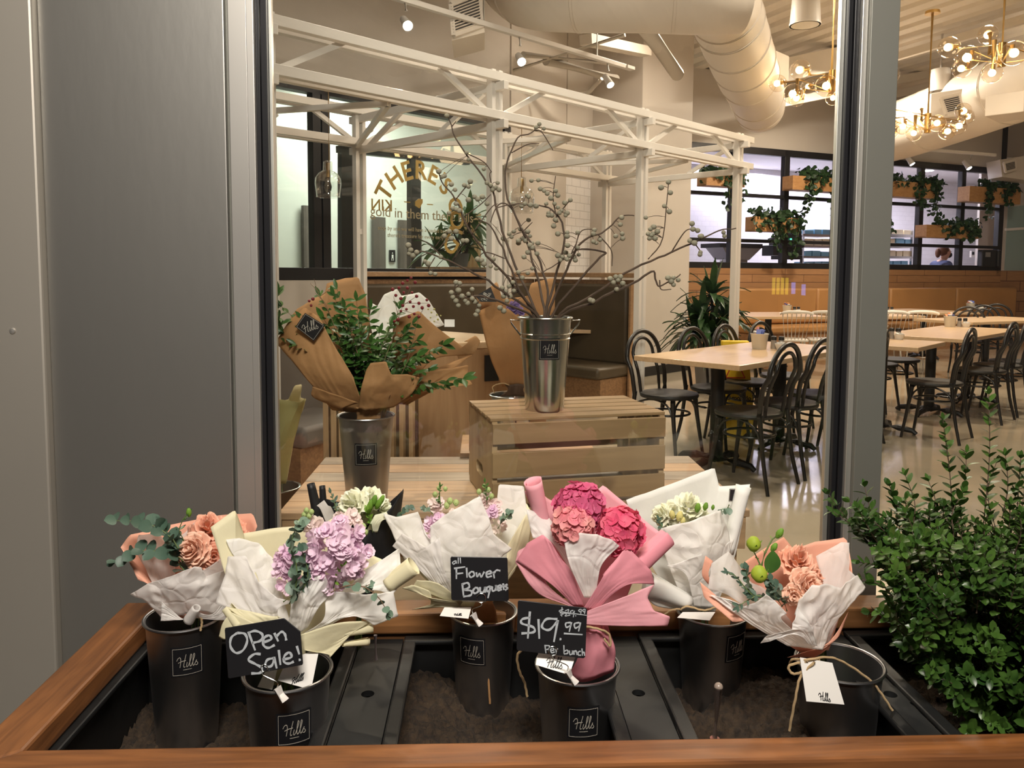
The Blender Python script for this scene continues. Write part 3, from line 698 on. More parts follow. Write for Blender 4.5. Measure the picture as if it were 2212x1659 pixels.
# ---------------------------------------------------------------- condiment buckets on tables
M_pail = mat('pale_pail', (.66, .64, .58), .4, .35, var=.06)
M_pk = [mat('packet_blue', (.10, .14, .42), .5), mat('packet_orange', (.75, .28, .10), .5), mat('packet_white', (.82, .80, .76), .5), mat('packet_pink', (.80, .35, .38), .5)]
M_shakerglass = mat('shaker_body', (.42, .38, .34), .15, .2)
M_shakertop = mat('shaker_top', (.02, .02, .02), .4)
def caddy(px, py, z, s, lab):
    q = PZ(px, py, z)
    t = thing('condiment_pail', lab, 'condiment pail', q, 0, 'condiment pails on the tables')
    m = MB(); m.lathe([(0, .002), (.048, 0), (.050, .004), (.064, .112), (.067, .115), (.064, .116), (.048, .01), (0, .01)], q, n=24); m.build('pail', M_pail, t)
    rg = random.Random(px)
    for k in range(9):
        a = rg.random() * 6.3; r = rg.random() * .035; c = q + V((math.cos(a) * r, math.sin(a) * r, .112 + rg.random() * .022))
        e = V((rg.uniform(-1, 1), rg.uniform(-1, 1), rg.uniform(.2, 1))).normalized(); f = frame(e)
        m = MB(); m.obox(c, f[0] * .028, f[1] * .018, f[2] * .006); m.build('packet', M_pk[k % 4], t, bevel=.003)
    sets = []
    for k, (dx, dy, h, mm) in enumerate(((.115, .02, .095, 0), (.165, .0, .095, 0), (.14, -.06, .07, 1))):
        c = q + V((dx, dy, 0))
        s_ = thing('shaker' if mm == 0 else 'creamer_dish', ('%s beside the %s' % (('salt shaker', 'pepper shaker', 'creamer dish')[k], lab.replace('pail of packets on the ', 'packet pail, '))), 'shaker' if mm == 0 else 'dish', c, 0, 'shakers and dishes on the tables')
        if mm == 0:
            m = MB(); m.lathe([(0, .001), (.022, 0), (.023, .01), (.019, h * .7), (0, h * .7)], c, n=16); m.build('jar', M_shakerglass, s_)
            m = MB(); m.lathe([(0, h * .7), (.0205, h * .7), (.0205, h * .95), (.015, h), (0, h)], c, n=16); m.build('lid', M_shakertop, s_)
        else:
            m = MB(); m.lathe([(0, .001), (.03, 0), (.045, .045), (.042, .045), (.028, .006), (0, .006)], c, n=20); m.build('bowl', M_pk[2], s_)
            for i in range(6):
                a = i * 1.05; m2 = MB(); m2.lathe([(0, .0), (.011, 0), (.014, .016), (0, .016)], c + V((math.cos(a) * .022, math.sin(a) * .022, .03 + .01 * (i % 2))), (rg.uniform(-.4, .4), rg.uniform(-.4, .4), 1), n=10); m2.build('creamer', M_pk[2], s_)
caddy(1640, 754, .75, 1, 'pail of packets on the near table'); caddy(1700, 677, .75, 1, 'pail of packets on the banquette table left of the post')
caddy(1902, 677, .75, 1, 'pail of packets right behind the post on the banquette table'); caddy(2052, 706, .75, 1, 'pail of packets on the third table')
caddy(2096, 670, .75, 1, 'pail of packets on the far right banquette table'); caddy(1900, 732, .75, 1, 'pail of packets on the square table beside the post')
# ---------------------------------------------------------------- tan banquette
M_tan = mat('tan_leather', (.43, .215, .075), .45, var=.12, scale=3, bump=.05, bscale=120)
bq = thing('banquette', 'long tan leather banquette along the planked kitchen wall', 'banquette', kp(0, 0, .3))
s0, s1 = ks(1560, 640), ks(2160, 640)
zt = kpx(1700, 622).z
nS = 4
m = MB(); m.bar(kp(s0, .42 * zt, .16), kp(s1, .42 * zt, .16), .14, .8 * zt); m.build('back_panel', M_boothwood, bq, smooth=False)
for k in range(nS):
    a = s0 + (s1 - s0) * k / nS; b = s0 + (s1 - s0) * (k + 1) / nS
    m = MB(); m.bar(kp(a + .004, (zt + .5) / 2, .28), kp(b - .004, (zt + .5) / 2, .28), .14, zt - .5); m.build('back_cushion', M_tan, bq, bevel=.035)
    m = MB(); m.bar(kp(a + .004, .43, .5), kp(b - .004, .43, .5), .55, .12); m.build('seat_cushion', M_tan, bq, bevel=.035)
m = MB(); m.bar(kp(s0, .185, .48), kp(s1, .185, .48), .48, .37); m.build('base', wood('bench_base', (.40, .21, .10), (.28, .14, .06), .5, 0, .8), bq, smooth=False)
# ---------------------------------------------------------------- yellow wet floor sign
M_yellow = mat('yellow_plastic', (.92, .62, .03), .4, var=.05)
ws = thing('floor_sign', 'yellow wet floor sign half hidden behind the near table', 'floor sign', PZ(1582, 935, 0))
qs = PZ(1582, 935, 0); sx_ = az(100); sy_ = az(10)
for s, nm in ((-1, 'front_panel'), (1, 'rear_panel')):
    m = MB(); a = qs + sy_ * s * .16
    top = qs + V((0, 0, .73)) + sy_ * s * .015
    m.prism([a - sx_ * .16, a + sx_ * .16, top + sx_ * .10, top - sx_ * .10], sy_ * s * .014); m.build(nm, M_yellow, ws, smooth=False, bevel=.004)
m = MB(); m.bar(qs + V((0, 0, .74)) - sx_ * .11, qs + V((0, 0, .74)) + sx_ * .11, .06, .045); m.build('hinge', M_yellow, ws, bevel=.01)
pz = lambda f: qs + sy_ * -.16 * (1 - f) + sy_ * -.015 * f + V((0, 0, .73 * f)) - sy_ * .016
ey = (pz(1) - pz(0)).normalized()
text_mesh('Cuidado', .062, M_shakertop, pz(.52), sx_, ey, ws, 'lettering', bold=.02); text_mesh('Piso mojado', .05, M_shakertop, pz(.40), sx_, ey, ws, 'lettering', bold=.02)
m = MB(); tri = [pz(.64) - sx_ * .075, pz(.64) + sx_ * .075, pz(.86)]
for i in range(3): m.bar(tri[i], tri[(i + 1) % 3], .008, .003, sy_)
m.build('warning_triangle', mat('sign_red', (.6, .06, .03), .5), ws, smooth=False)
# ---------------------------------------------------------------- ducts
M_duct = mat('painted_duct', (.72, .65, .57), .5, var=.04, scale=3)
M_grille = mat('grille_dark', (.05, .045, .045), .6)
def duct(pts, r, name, lab, n=40, seams=()):
    t = thing(name, lab, 'duct', pts[0])
    c = crom(pts, n); m = MB(); m.tube(c, r, 40); m.build('tube', M_duct, t)
    for k in seams:
        i = max(1, min(n - 2, int(k * (n - 1)))); d = (c[i + 1] - c[i - 1]).normalized() * .012
        m = MB(); m.tube([c[i] - d, c[i] + d], r + .006, 40); m.build('seam', M_duct, t)
    return t
def grille(t, corners, off, nb=8):
    """louvred face: frame, dark back, blades; corners tl,tr,br,bl"""
    a, b, c, d = [V(x) for x in corners]; off = V(off)
    m = MB(); m.prism([a, b, c, d], off); m.build('grille_back', M_grille, t, smooth=False)
    m = MB()
    for p_, q_ in ((a, b), (b, c), (c, d), (d, a)): m.bar(p_, q_, .035, .035, off)
    m.build('grille_frame', M_duct, t, smooth=False)
    m = MB()
    for k in range(1, nb):
        f = k / nb; m.bar(a.lerp(d, f) + off * 1.5, b.lerp(c, f) + off * 1.5, .007, .012, off)
    m.build('louvre', M_duct, t, smooth=False)
A = P(1560, 5, 6.2); zc = A.z
d1 = duct([P(1105, -60, 7.3), P(1150, -30, 6.8), P(1250, -25, 6.5), P(1400, -25, 6.4), P(1530, -22, 6.3), P(1600, -25, 6.3)], .335, 'air_duct', 'thick pale round duct running across the top of the view', seams=(.1, .2, .42, .7))
d2 = duct([P(1548, -22, 6.3), P(1566, 22, 6.75), P(1588, 85, 7.2), P(1612, 150, 7.9), P(1634, 205, 9.0), P(1640, 232, 9.7)], .30, 'air_duct', 'pale round duct dropping from the top duct toward the kitchen', seams=(.18, .3, .42, .54, .66, .8, .95))
e2 = P(1640, 232, 9.7)
m = MB(); m.ball(e2, .30, 32, 16); m.build('end_cap', M_duct, d2)
ob = P(1655, 150, 8.3)
m = MB(); m.obox(P(1650, 150, 8.3), UD * .16, VD * .2, V((0, 0, .13))); m.build('outlet_box', M_duct, d2, smooth=False, bevel=.01)
grille(d2, [P(1677, 136, 8.2), P(1688, 140, 8.5), P(1688, 160, 8.5), P(1673, 160, 8.2)], az(120) * .01, 6)
d3 = duct([P(2330, 130, 8.7), P(2200, 185, 9.5), P(2060, 240, 10.7), P(1960, 276, 11.6), P(1880, 300, 12.4)], .43, 'air_duct', 'pale round duct at right behind the hanging globe lamps', seams=(.3, .62))
m = MB(); m.obox(P(2060, 232, 10.2), az(48) * .26, az(-42) * .2, V((0, 0, .17))); m.build('outlet_box', M_duct, d3, smooth=False, bevel=.01)
grille(d3, [P(2032, 212, 9.7), P(2070, 203, 9.8), P(2078, 240, 9.8), P(2044, 247, 9.7)], az(150) * .01, 9)
m = MB(); m.obox(P(2185, 232, 9.3), az(48) * .3, az(-42) * .2, V((0, 0, .12))); m.build('outlet_box', M_duct, d3, smooth=False, bevel=.01)
# square vent beside the track
vt = thing('air_vent', 'square dark louvred air vent on a pale box at the top', 'vent', P(1008, 40, 7.2))
m = MB(); c = [P(968, -22, 6.3), P(1040, -30, 6.5), P(1047, 70, 6.5), P(976, 88, 6.3)]; m.prism(c, az(0) * .5 + V((0, 0, .0))); m.build('box', M_duct, vt, smooth=False)
grille(vt, [P(974, 10, 6.28), P(1034, -14, 6.48), P(1041, 56, 6.48), P(980, 77, 6.28)], az(180) * .012, 11)
# vent at the far right
v2 = thing('air_vent', 'small pale louvred vent above the teal window at far right', 'vent', P(2180, 360, 14))
m = MB(); c = [P(2160, 345, 14.2), P(2260, 330, 14.6), P(2260, 395, 14.6), P(2165, 382, 14.2)]; m.prism(c, az(0) * .4); m.build('box', M_duct, v2, smooth=False)
grille(v2, [P(2168, 352, 14.15), P(2192, 346, 14.25), P(2194, 366, 14.25), P(2172, 372, 14.15)], az(180) * .012, 7)
# ---------------------------------------------------------------- pipes, beams and joists under the deck
M_pipe = mat('painted_pipe', (.62, .57, .50), .5, var=.03)
def beam(a, b, w, h, name, lab, cat='beam'):
    m = MB(); m.bar(a, b, w, h); o = m.build(name, M_ceil, smooth=False); tag(o, lab, cat); return o
def pipe(pts, r, lab):
    m = MB(); m.tube(pts, r, 14); o = m.build('ceiling_pipe', M_pipe); tag(o, lab, 'pipe'); return o
pipe([P(1180, 130, 8.2), P(1330, 172, 9.0)], .055, 'white pipe below the track light, right of the middle spotlight')
pipe([P(1130, 118, 7.6), P(1330, 138, 9.4)], .03, 'thin white pipe running behind the track light')
pipe([P(1085, 160, 8.3), P(1350, 75, 7.6)], .02, 'thin white conduit crossing below the top duct')
pipe([P(1390, 55, 6.7), P(1463, 160, 8.4)], .07, 'thick white strut slanting down from the top duct to the column')
pipe(crom([P(1300, 170, 8.3), P(1285, 185, 8.4), P(1270, 200, 8.5), P(1240, 205, 8.6), P(1190, 200, 8.6)], 14), .02, 'bent white conduit under the right spotlight')
for i, (x0, y0, x1, y1, Y0, Y1, w, h, lab) in enumerate(((1265, 85, 1395, 112, 8.2, 9.4, .14, .1, 'white beam end below the top duct near the column'), (1590, 175, 2212, 40, 10.5, 12.5, .2, .30, 'white roof beam crossing behind the hanging globe lamps'), (1600, 240, 2212, 120, 11.5, 13, .1, .12, 'second white roof beam lower down behind the globe lamps'),
        (1905, 316, 2150, 335, 13.3, 14, .05, .05, 'thin white rail above the kitchen frame at right'))):
    beam(P(x0, y0, Y0), P(x1, y1, Y1), w, h, 'ceiling_beam', lab)
for k in range(4):
    a = kp(1.2 + k * 1.9, 4.3, .3); b = a + az(158.6) * 7
    m = MB(); m.bar(a, b, .07, .1); o = m.build('ceiling_joist', M_ceil, smooth=False)
    tag(o, ('white joist under the deck, first from the column', 'white joist under the deck, second from the column', 'white joist under the deck, third from the column', 'white joist under the deck, farthest right')[k], 'joist')
# ---------------------------------------------------------------- track lights
M_lampglow = emit('lamp_glow', (1, .93, .82), 40)
M_fixture = mat('white_fixture', (.72, .69, .66), .4, var=.03)
TA, TB = P(780, -28, 5.6), P(1350, 144, 7.94)
trk = thing('light_track', 'white light track hung below the ceiling at top centre', 'light track', TA)
m = MB(); m.bar(TA, TB, .045, .04); m.build('rail', M_fixture, trk, smooth=False, bevel=.003)
m = MB(); m.bar(TB, TB + UD * .12, .07, .03); m.build('end_feed', M_fixture, trk, smooth=False)
for px, py in ((1303, 130), (1010, 42)):
    f = (px - 780) / 570; q = TA.lerp(TB, f * .93); m = MB(); m.tube([q, V((q.x, q.y, 4.5))], .008, 8); m.build('rod', M_fixture, trk)
def track_head(px, py, pxr, pyr, Y, lab, tgt, watt, ang=75, sz=1.0, group='spotlights on the track', lamp=True):
    b = P(px, py, Y); t_ = P(pxr, pyr, Y)
    if lamp:      # hangs from the rail
        q = min((TA.lerp(TB, i / 400) for i in range(401)), key=lambda q: abs((q - CAM).dot(RGT) / (q - CAM).dot(FWD) * FPX + PPX - pxr)); t_ = q - V((0, 0, .02)); b = P(px, py, q.y)
    t = thing('spotlight', lab, 'spotlight', t_, 0, group)
    d = (V(tgt) - b).normalized()
    m = MB(); m.tube([t_, t_.lerp(b, .35)], .012, 8); m.build('stem', M_fixture, t)
    m = MB(); m.lathe([(0, -.14 * sz), (.028 * sz, -.138 * sz), (.032 * sz, -.06 * sz), (.034 * sz, -.05 * sz), (.038 * sz, -.01 * sz), (.040 * sz, 0), (.036 * sz, 0), (.03 * sz, -.05 * sz)], b, d, 24); m.build('housing', M_fixture, t)
    m = MB(); m.lathe([(0, -.006), (.034 * sz, -.008)], b, d, 24); m.build('lens', M_lampglow, t)
    if lamp: spot('spot_beam', b + d * .03, tgt, watt, (1, .86, .68), ang)
    return t
track_head(881, 56, 876, 12, 6.0, 'lit spotlight on the left of the ceiling track', p1 + UD * -.2 + V((0, 0, 2.2)), 150)
track_head(1127, 134, 1122, 84, 6.9, 'lit spotlight in the middle of the ceiling track', p1 + UD * .8 + V((0, 0, 2.0)), 150)
track_head(1319, 184, 1312, 140, 7.75, 'lit spotlight at the right end of the ceiling track', p1 + UD * 2.5 + V((0, 0, 1.5)), 90)
# unlit-side heads seen under the frame
track_head(590, 252, 591, 215, 5.7, 'white spotlight at the left edge under the frame rails', (-1.2, 6.6, 1), 30, lamp=False)
track_head(793, 268, 792, 248, 6.9, 'small white spotlight seen under the frame left of the berry branches', (-1.2, 5, 3), 30, lamp=False, sz=.9)
# display spotlight above the window (warm key on the crate and kraft bouquets)
spot('window_display_spot', (-.95, 3.0, 3.2), (.0, 2.5, .8), 125, (1, .80, .58), 55, .5, .03)
spot('window_display_spot', (1.2, 3.3, 3.3), (.4, 2.5, 1.0), 38, (1, .82, .62), 55, .5, .05)
# ---------------------------------------------------------------- globe chandeliers
M_globe = glass('globe_glass', (.97, .93, .87), ior=1.75)
M_glow = emit('globe_bulb', (1, .66, .30), 22)
def chandelier(px, pyt, py0, py1, Y, globes, lab, watt):
    top, h1, h0 = P(px, pyt, Y), P(px, py1, Y), P(px, py0, Y)
    s = pxm(Y); ax = V((h0.x, h0.y, 0))
    t = thing('chandelier', lab, 'chandelier', h0, 0, 'brass globe chandeliers')
    m = MB(); zt_ = min(max(top.z, h1.z + .5), 4.45); m.tube([(h0.x, h0.y, h0.z), (h0.x, h0.y, zt_)], .012, 10); m.build('stem', M_brass, t)
    m = MB(); m.lathe([(0, .03), (.07, .03), (.075, 0), (0, 0)], (h0.x, h0.y, zt_)); m.build('canopy', M_brass, t)
    m = MB(); m.lathe([(0, 0), (.032, 0), (.032, h0.z - h1.z if h0.z > h1.z else .2), (0, h0.z - h1.z if h0.z > h1.z else .2)], h1 if h0.z > h1.z else h0, n=20); m.build('hub', M_brass, t)
    for (gx, gy, gr, dY) in globes:
        c = P(gx, gy, Y + dY); r = gr * s
        hz = min(max(c.z, min(h0.z, h1.z) + .03), max(h0.z, h1.z) - .03); hp = V((h0.x, h0.y, hz)); dv_ = V((c.x - hp.x, c.y - hp.y, 0))
        end = hp + dv_; dirn = dv_.normalized()
        e_ = end - dirn * r * .9; e_.z = hz
        m = MB(); m.tube([hp, e_], .0065, 8); m.build('arm', M_brass, t)
        m = MB(); cup = c - dirn * r * .72; m.tube([e_, cup, c - dirn * r * .35], .018, 10); m.build('socket', M_brass, t)
        m = MB(); m.ball(c, r, 24, 14); g = m.build('globe', M_globe, t)
        m = MB(); m.ball(c + dirn * r * .1, r * .36, 12, 8); b = m.build('bulb', M_glow, t); b.parent = g; b.matrix_parent_inverse = Matrix.Identity(4)
    point('chandelier_light', h0 + V((0, 0, -.25)), watt * .16, (1, .72, .42), .18)
chandelier(1797, -40, 152, 205, 7.3, [(1729, 151, 22, .1), (1680, 180, 19, .3), (1713, 203, 20, -.5), (1722, 212, 18, -.1), (1746, 187, 17, .6), (1785, 186, 21, -.7), (1799, 212, 14, -.5), (1850, 165, 20, .4), (1880, 190, 20, -.3), (1860, 205, 18, .2), (1905, 160, 19, .2)], 'brass chandelier of clear globes left of the window post', 70)
chandelier(2003, 30, 287, 243, 8.3, [(1989, 237, 17, .4), (1918, 252, 16, .2), (1927, 262, 16, -.4), (1951, 273, 16, -.6), (1925, 284, 17, -.2), (1974, 288, 15, -.8), (2024, 266, 17, -.5), (2046, 284, 17, -.4), (2070, 272, 18, -.1), (2081, 240, 18, .3), (2090, 252, 16, .5), (1924, 161, 18, -.3)], 'brass chandelier of clear globes at the centre of the right pane', 70)
chandelier(2163, -30, 144, 88, 6.8, [(2050, 102, 23, .2), (2090, 125, 24, -.4), (2078, 148, 20, -.1), (2134, 75, 22, .4), (2190, 115, 24, -.6), (2143, 158, 19, -.7), (2235, 90, 23, .3), (2260, 130, 23, -.2)], 'brass chandelier of clear globes at the upper right corner', 70)
# white can pendants
def can(px, pyb, pyt, rpx, Y, lab):
    b, t_ = P(px, pyb, Y), P(px, pyt, Y); s = pxm(Y)
    t = thing('can_light', lab, 'ceiling lamp', b, 0, 'white can lamps')
    h = t_.z - b.z
    m = MB(); m.lathe([(0, h), (rpx * s * .85, h), (rpx * s, 0), (rpx * s * .9, 0), (rpx * s * .75, h * .25), (0, h * .3)], b, n=32); m.build('shade', M_fixture, t)
    m = MB(); m.lathe([(rpx * s * 1.02, 0), (rpx * s * 1.02, .02), (rpx * s * .9, .02), (rpx * s * .9, 0), (rpx * s * 1.02, 0)], b, n=32); m.build('rim', M_fixture, t)
    if b.z + h < 4.5:
        m = MB(); m.tube([(b.x, b.y, b.z + h), (b.x, b.y, 4.5)], .015, 8); m.build('stem', M_fixture, t)
can(1739, 55, -20, 32, 7.8, 'large white can lamp left of the window post')
can(2030, 198, 150, 22, 10.5, 'white can lamp behind the middle chandelier')
# ---------------------------------------------------------------- planter box outside
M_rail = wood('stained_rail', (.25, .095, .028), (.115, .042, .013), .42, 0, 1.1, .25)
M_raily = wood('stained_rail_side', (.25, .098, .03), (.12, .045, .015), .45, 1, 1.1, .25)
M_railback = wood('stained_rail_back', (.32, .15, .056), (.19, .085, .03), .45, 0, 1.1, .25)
M_liner = mat('black_liner', (.007, .0075, .008), .5, 0, var=.35, scale=6, bump=.05)
M_soil = mat('potting_soil', (.042, .025, .012), .95, 0, var=.7, scale=60, bump=1.0, bscale=90, c2=(.012, .007, .004))
zr = .528
yF0, yF1 = PZ(1100, 1652, zr).y, PZ(1100, 1600, zr).y
yB0, yB1 = PZ(1100, 1322, zr).y, PZ(1100, 1291, zr).y
xL0, xL1 = PZ(0, 1559, zr), PZ(282, 1292, zr)
xi0, xi1 = PZ(73, 1597, zr), PZ(316, 1339, zr)
def xo(y): return xL0.x + (xL1.x - xL0.x) * (y - xL0.y) / (xL1.y - xL0.y)
def xi(y): return xi0.x + (xi1.x - xi0.x) * (y - xi0.y) / (xi1.y - xi0.y)
XR = 1.75; T = .05
pl = thing('planter_box', 'long brown stained timber planter box along the window', 'planter', ((xo(1.5) + XR) / 2, 1.5, -.02))
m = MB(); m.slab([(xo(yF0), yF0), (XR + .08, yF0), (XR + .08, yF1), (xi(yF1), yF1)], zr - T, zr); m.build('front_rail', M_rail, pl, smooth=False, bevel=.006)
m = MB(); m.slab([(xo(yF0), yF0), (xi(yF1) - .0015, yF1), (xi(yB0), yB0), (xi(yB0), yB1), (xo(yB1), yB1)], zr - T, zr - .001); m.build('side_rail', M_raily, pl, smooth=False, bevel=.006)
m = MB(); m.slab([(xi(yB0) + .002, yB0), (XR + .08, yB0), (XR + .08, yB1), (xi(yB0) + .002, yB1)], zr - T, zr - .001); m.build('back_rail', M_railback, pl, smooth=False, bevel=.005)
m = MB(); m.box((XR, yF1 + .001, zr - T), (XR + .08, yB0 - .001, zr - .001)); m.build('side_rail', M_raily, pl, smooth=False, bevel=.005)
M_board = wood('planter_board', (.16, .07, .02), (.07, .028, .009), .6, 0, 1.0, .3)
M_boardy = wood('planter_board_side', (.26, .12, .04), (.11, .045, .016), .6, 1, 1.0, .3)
for k in range(4):
    z1 = zr - T - .002 - k * .118; z0 = z1 - .114
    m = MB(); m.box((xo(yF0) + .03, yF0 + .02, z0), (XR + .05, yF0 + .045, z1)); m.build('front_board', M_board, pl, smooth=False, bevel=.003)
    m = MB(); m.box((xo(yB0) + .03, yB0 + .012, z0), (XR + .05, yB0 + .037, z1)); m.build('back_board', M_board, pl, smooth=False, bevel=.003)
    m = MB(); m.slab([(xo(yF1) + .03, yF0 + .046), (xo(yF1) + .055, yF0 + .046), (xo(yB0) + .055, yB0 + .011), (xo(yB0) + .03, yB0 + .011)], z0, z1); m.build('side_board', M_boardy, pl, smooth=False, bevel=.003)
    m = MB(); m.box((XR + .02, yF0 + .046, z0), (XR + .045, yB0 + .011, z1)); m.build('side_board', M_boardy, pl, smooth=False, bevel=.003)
# black trough liners with drilled bridge plates between them
zl = zr - .062
def xz(px, py, z=zl): return PZ(px, py, z)
y0l, y1l = yF1 - .045, yB0 - .004
e1a, e1b = xz(709, 1594), xz(781, 1419); e2a, e2b = xz(830, 1594), xz(866, 1419)
e3a, e3b = xz(1330, 1483), xz(1360, 1598); e4a, e4b = xz(1380, 1390), xz(1471, 1598); e5a, e5b = xz(1862, 1394), xz(2062, 1598)
X1, X2, X3, X4, X5 = e1a.x, e2a.x, e3b.x, e4b.x, xz(1985, 1598).x
def liner(xa, xb, lab):
    t = thing('planter_liner', lab, 'planter liner', ((xa + xb) / 2, (y0l + y1l) / 2, .25), 0, 'black planter liners')
    w = .006; fl = .028; zb = .22
    m = MB(); m.box((xa, y0l, zb), (xb, y0l + w, zl)); m.box((xa, y1l - w, zb), (xb, y1l, zl)); m.box((xa, y0l + w, zb), (xa + w, y1l - w, zl)); m.box((xb - w, y0l + w, zb), (xb, y1l - w, zl)); m.box((xa + w, y0l + w, zb), (xb - w, y1l - w, zb + w))
    m.build('tub', M_liner, t, smooth=False, bevel=.002)
    m = MB()
    for (a, b, c, d) in ((xa, y0l, xb, y0l + fl), (xa, y1l - fl, xb, y1l), (xa, y0l + fl, xa + fl, y1l - fl), (xb - fl, y0l + fl, xb, y1l - fl)): m.box((a, b, zl + .0005), (c, d, zl + .012))
    m.build('rim', M_liner, t, smooth=False, bevel=.004)
    return t
xa0 = xi(1.5) - .012
liner(xa0, X1, 'black plastic planter liner at the left end of the box'); liner(X2, X3, 'black plastic planter liner at the middle of the box, under the price board')
liner(X4, X5, 'black plastic planter liner with the clear tube, right of the middle'); liner(X5 + .05, XR - .01, 'black plastic planter liner holding the boxwood')
def plate(xa, xb, hpx, hpy, lab):
    t = thing('bridge_plate', lab, 'plate', ((xa + xb) / 2, 1.5, zl - .01), 0, 'dark bridge plates between the liners')
    h = PZ(hpx, hpy, zl + .002); r = .013; yh = min(max(h.y, y0l + .05), y1l - .05); cx = (xa + xb) / 2
    z1 = zl + .003; vs = []; fs = []; n = 24                 # a plate with a round hole
    ring = [V((cx + math.cos(2 * PI * k / n) * r, yh + math.sin(2 * PI * k / n) * r, z1)) for k in range(n)]
    sq = []
    for k in range(n):
        a = 2 * PI * k / n; c, s_ = math.cos(a), math.sin(a); q = min(.03 / max(abs(c), 1e-6), .03 / max(abs(s_), 1e-6)); sq.append(V((cx + c * q, yh + s_ * q, z1)))
    m = MB(); m.grid([[*ring, ring[0]], [*sq, sq[0]]])
    m.grid([[*[p - V((0, 0, .012)) for p in ring], ring[0] - V((0, 0, .012))], [*ring, ring[0]]])
    a, b = xa + .003, xb - .003
    for (x0, yy0, x1, yy1) in ((a, y0l, b, yh - .03), (a, yh + .03, b, y1l), (a, yh - .03, cx - .03, yh + .03), (cx + .03, yh - .03, b, yh + .03)):
        if x1 > x0: m.add([(x0, yy0, z1), (x1, yy0, z1), (x1, yy1, z1), (x0, yy1, z1)], [(0, 1, 2, 3)])
    m.build('top_sheet', M_liner2, t, smooth=False)
    m = MB(); m.box((a, y0l, zl - .03), (a + .004, y1l, z1 - .001)); m.box((b - .004, y0l, zl - .03), (b, y1l, z1 - .001)); m.build('side_lip', M_liner, t, smooth=False)
M_liner2 = mat('dusty_plate', (.011, .012, .0125), .55, 0, var=.6, scale=7)
plate(X1, X2, 797, 1500, 'dark plate with a round hole, left of the middle liner'); plate(X3, X4, 1374, 1498, 'dark plate with a round hole, right of the price board bucket'); plate(X5, X5 + .05, 1980, 1500, 'narrow dark plate beside the boxwood')
def soil(xa, xb, zf, lab):
    n, k = 110, 80; rows = []
    for j in range(k + 1):
        y = y0l + .007 + (y1l - y0l - .014) * j / k; r = []
        for i in range(n + 1):
            x = xa + .007 + (xb - xa - .014) * i / n
            h = zf(x, y) + .022 * noise.noise(V((x * 9, y * 9, 1))) + .012 * noise.noise(V((x * 30, y * 30, 4))) + .011 * noise.noise(V((x * 75, y * 75, 7))) + .006 * noise.noise(V((x * 190, y * 190, 2)))
            r.append(V((x, y, h)))
        rows.append(r)
    m = MB(); m.grid(rows); o = m.build('soil', M_soil, angle=0); tag(o, lab, 'soil', None, 'stuff'); return o
soil(xa0, X1, lambda x, y: .33, 'dark potting soil in the left liner')
soil(X2, X3, lambda x, y: .335 + .06 * math.exp(-((x - X2 - .02) / .12) ** 2) - .03 * (y - 1.5), 'crumbly potting soil in the middle liner')
soil(X4, X5, lambda x, y: .335 + .07 * math.exp(-((x - PZ(1680, 1500, .4).x) / .12) ** 2), 'crumbly potting soil in the liner right of the middle')
soil(X5 + .05, XR - .01, lambda x, y: .40, 'soil under the boxwood')
# clear watering tube
M_tube = mat('tube_plastic', (.22, .17, .15), .15, 0, var=.2, alpha=.6)
wt = thing('watering_tube', 'thin clear capped tube standing upright in the soil at lower right', 'tube', P(1543, 1600, 1.40))
a, b = P(1541, 1640, 1.42), P(1552, 1484, 1.42)
m = MB(); m.tube([a, b], .0085, 16); m.build('barrel', M_tube, wt); m = MB(); m.ball(b, .0085, 16, 8); m.build('cap', mat('tube_cap', (.30, .24, .20), .25), wt)
m = MB(); q = a.lerp(b, .25); m.lathe([(.0, -.006), (.0095, -.006), (.0095, .006), (0, .006)], q, b - a, 16); m.build('ring', mat('tube_ring', (.22, .08, .06), .4), wt)
a2, b2 = P(812, 1425, 1.62), P(811, 1372, 1.62)
m = MB(); m.tube([a2, b2], .004, 10); tag(m.build('plant_stake', mat('stake_grey', (.28, .24, .27), .5)), 'thin grey stake behind the cream wrapped bouquet', 'stake')

# ---------------------------------------------------------------- galvanised buckets with a black label
M_galv = mat('galvanised', (.48, .48, .49), .33, 1.0, var=.4, scale=7, stretch=(1, 1, .35), bump=.02, bscale=20)
M_galvin = mat('bright_galvanised', (.62, .64, .62), .2, 1.0, var=.25, scale=5, stretch=(1, 1, .25), bump=.02, bscale=12)
M_label = mat('label_black', (.010, .010, .012), .35)
M_ink = mat('label_ink', (.40, .37, .32), .5)
M_silverink = mat('silver_ink', (.40, .43, .46), .45)
M_blackink = mat('black_ink', (.02, .02, .02), .6)
HILLS = [[(0, .55), (.10, .74), (.24, .78), (.27, .5), (.20, .05)], [(.62, .98), (.53, .6), (.45, .2), (.47, .05), (.55, .10)], [(.10, .40), (.33, .50), (.60, .54)],
         [(.68, .40), (.63, .15), (.67, .05), (.76, .16)], [(.76, .16), (.93, .62), (.98, .88), (.92, .93), (.86, .6), (.84, .15), (.89, .05), (.97, .15)],
         [(.97, .15), (1.13, .62), (1.18, .88), (1.12, .93), (1.06, .6), (1.04, .15), (1.09, .05), (1.17, .15)], [(1.17, .15), (1.30, .42), (1.27, .34), (1.38, .16), (1.30, .04), (1.20, .08)]]
def script(mb, fn, size, w, nfn):
    """the handwritten shop name, mapped to a surface by fn(u, v)"""
    for st in HILLS:
        c = crom([V((x, y, 0)) for x, y in st], 14)
        pts = [fn((p.x - .69) * size, (p.y - .45) * size) for p in c]
        mb.ribbon(pts, w, nfn(0, 0), .0004)
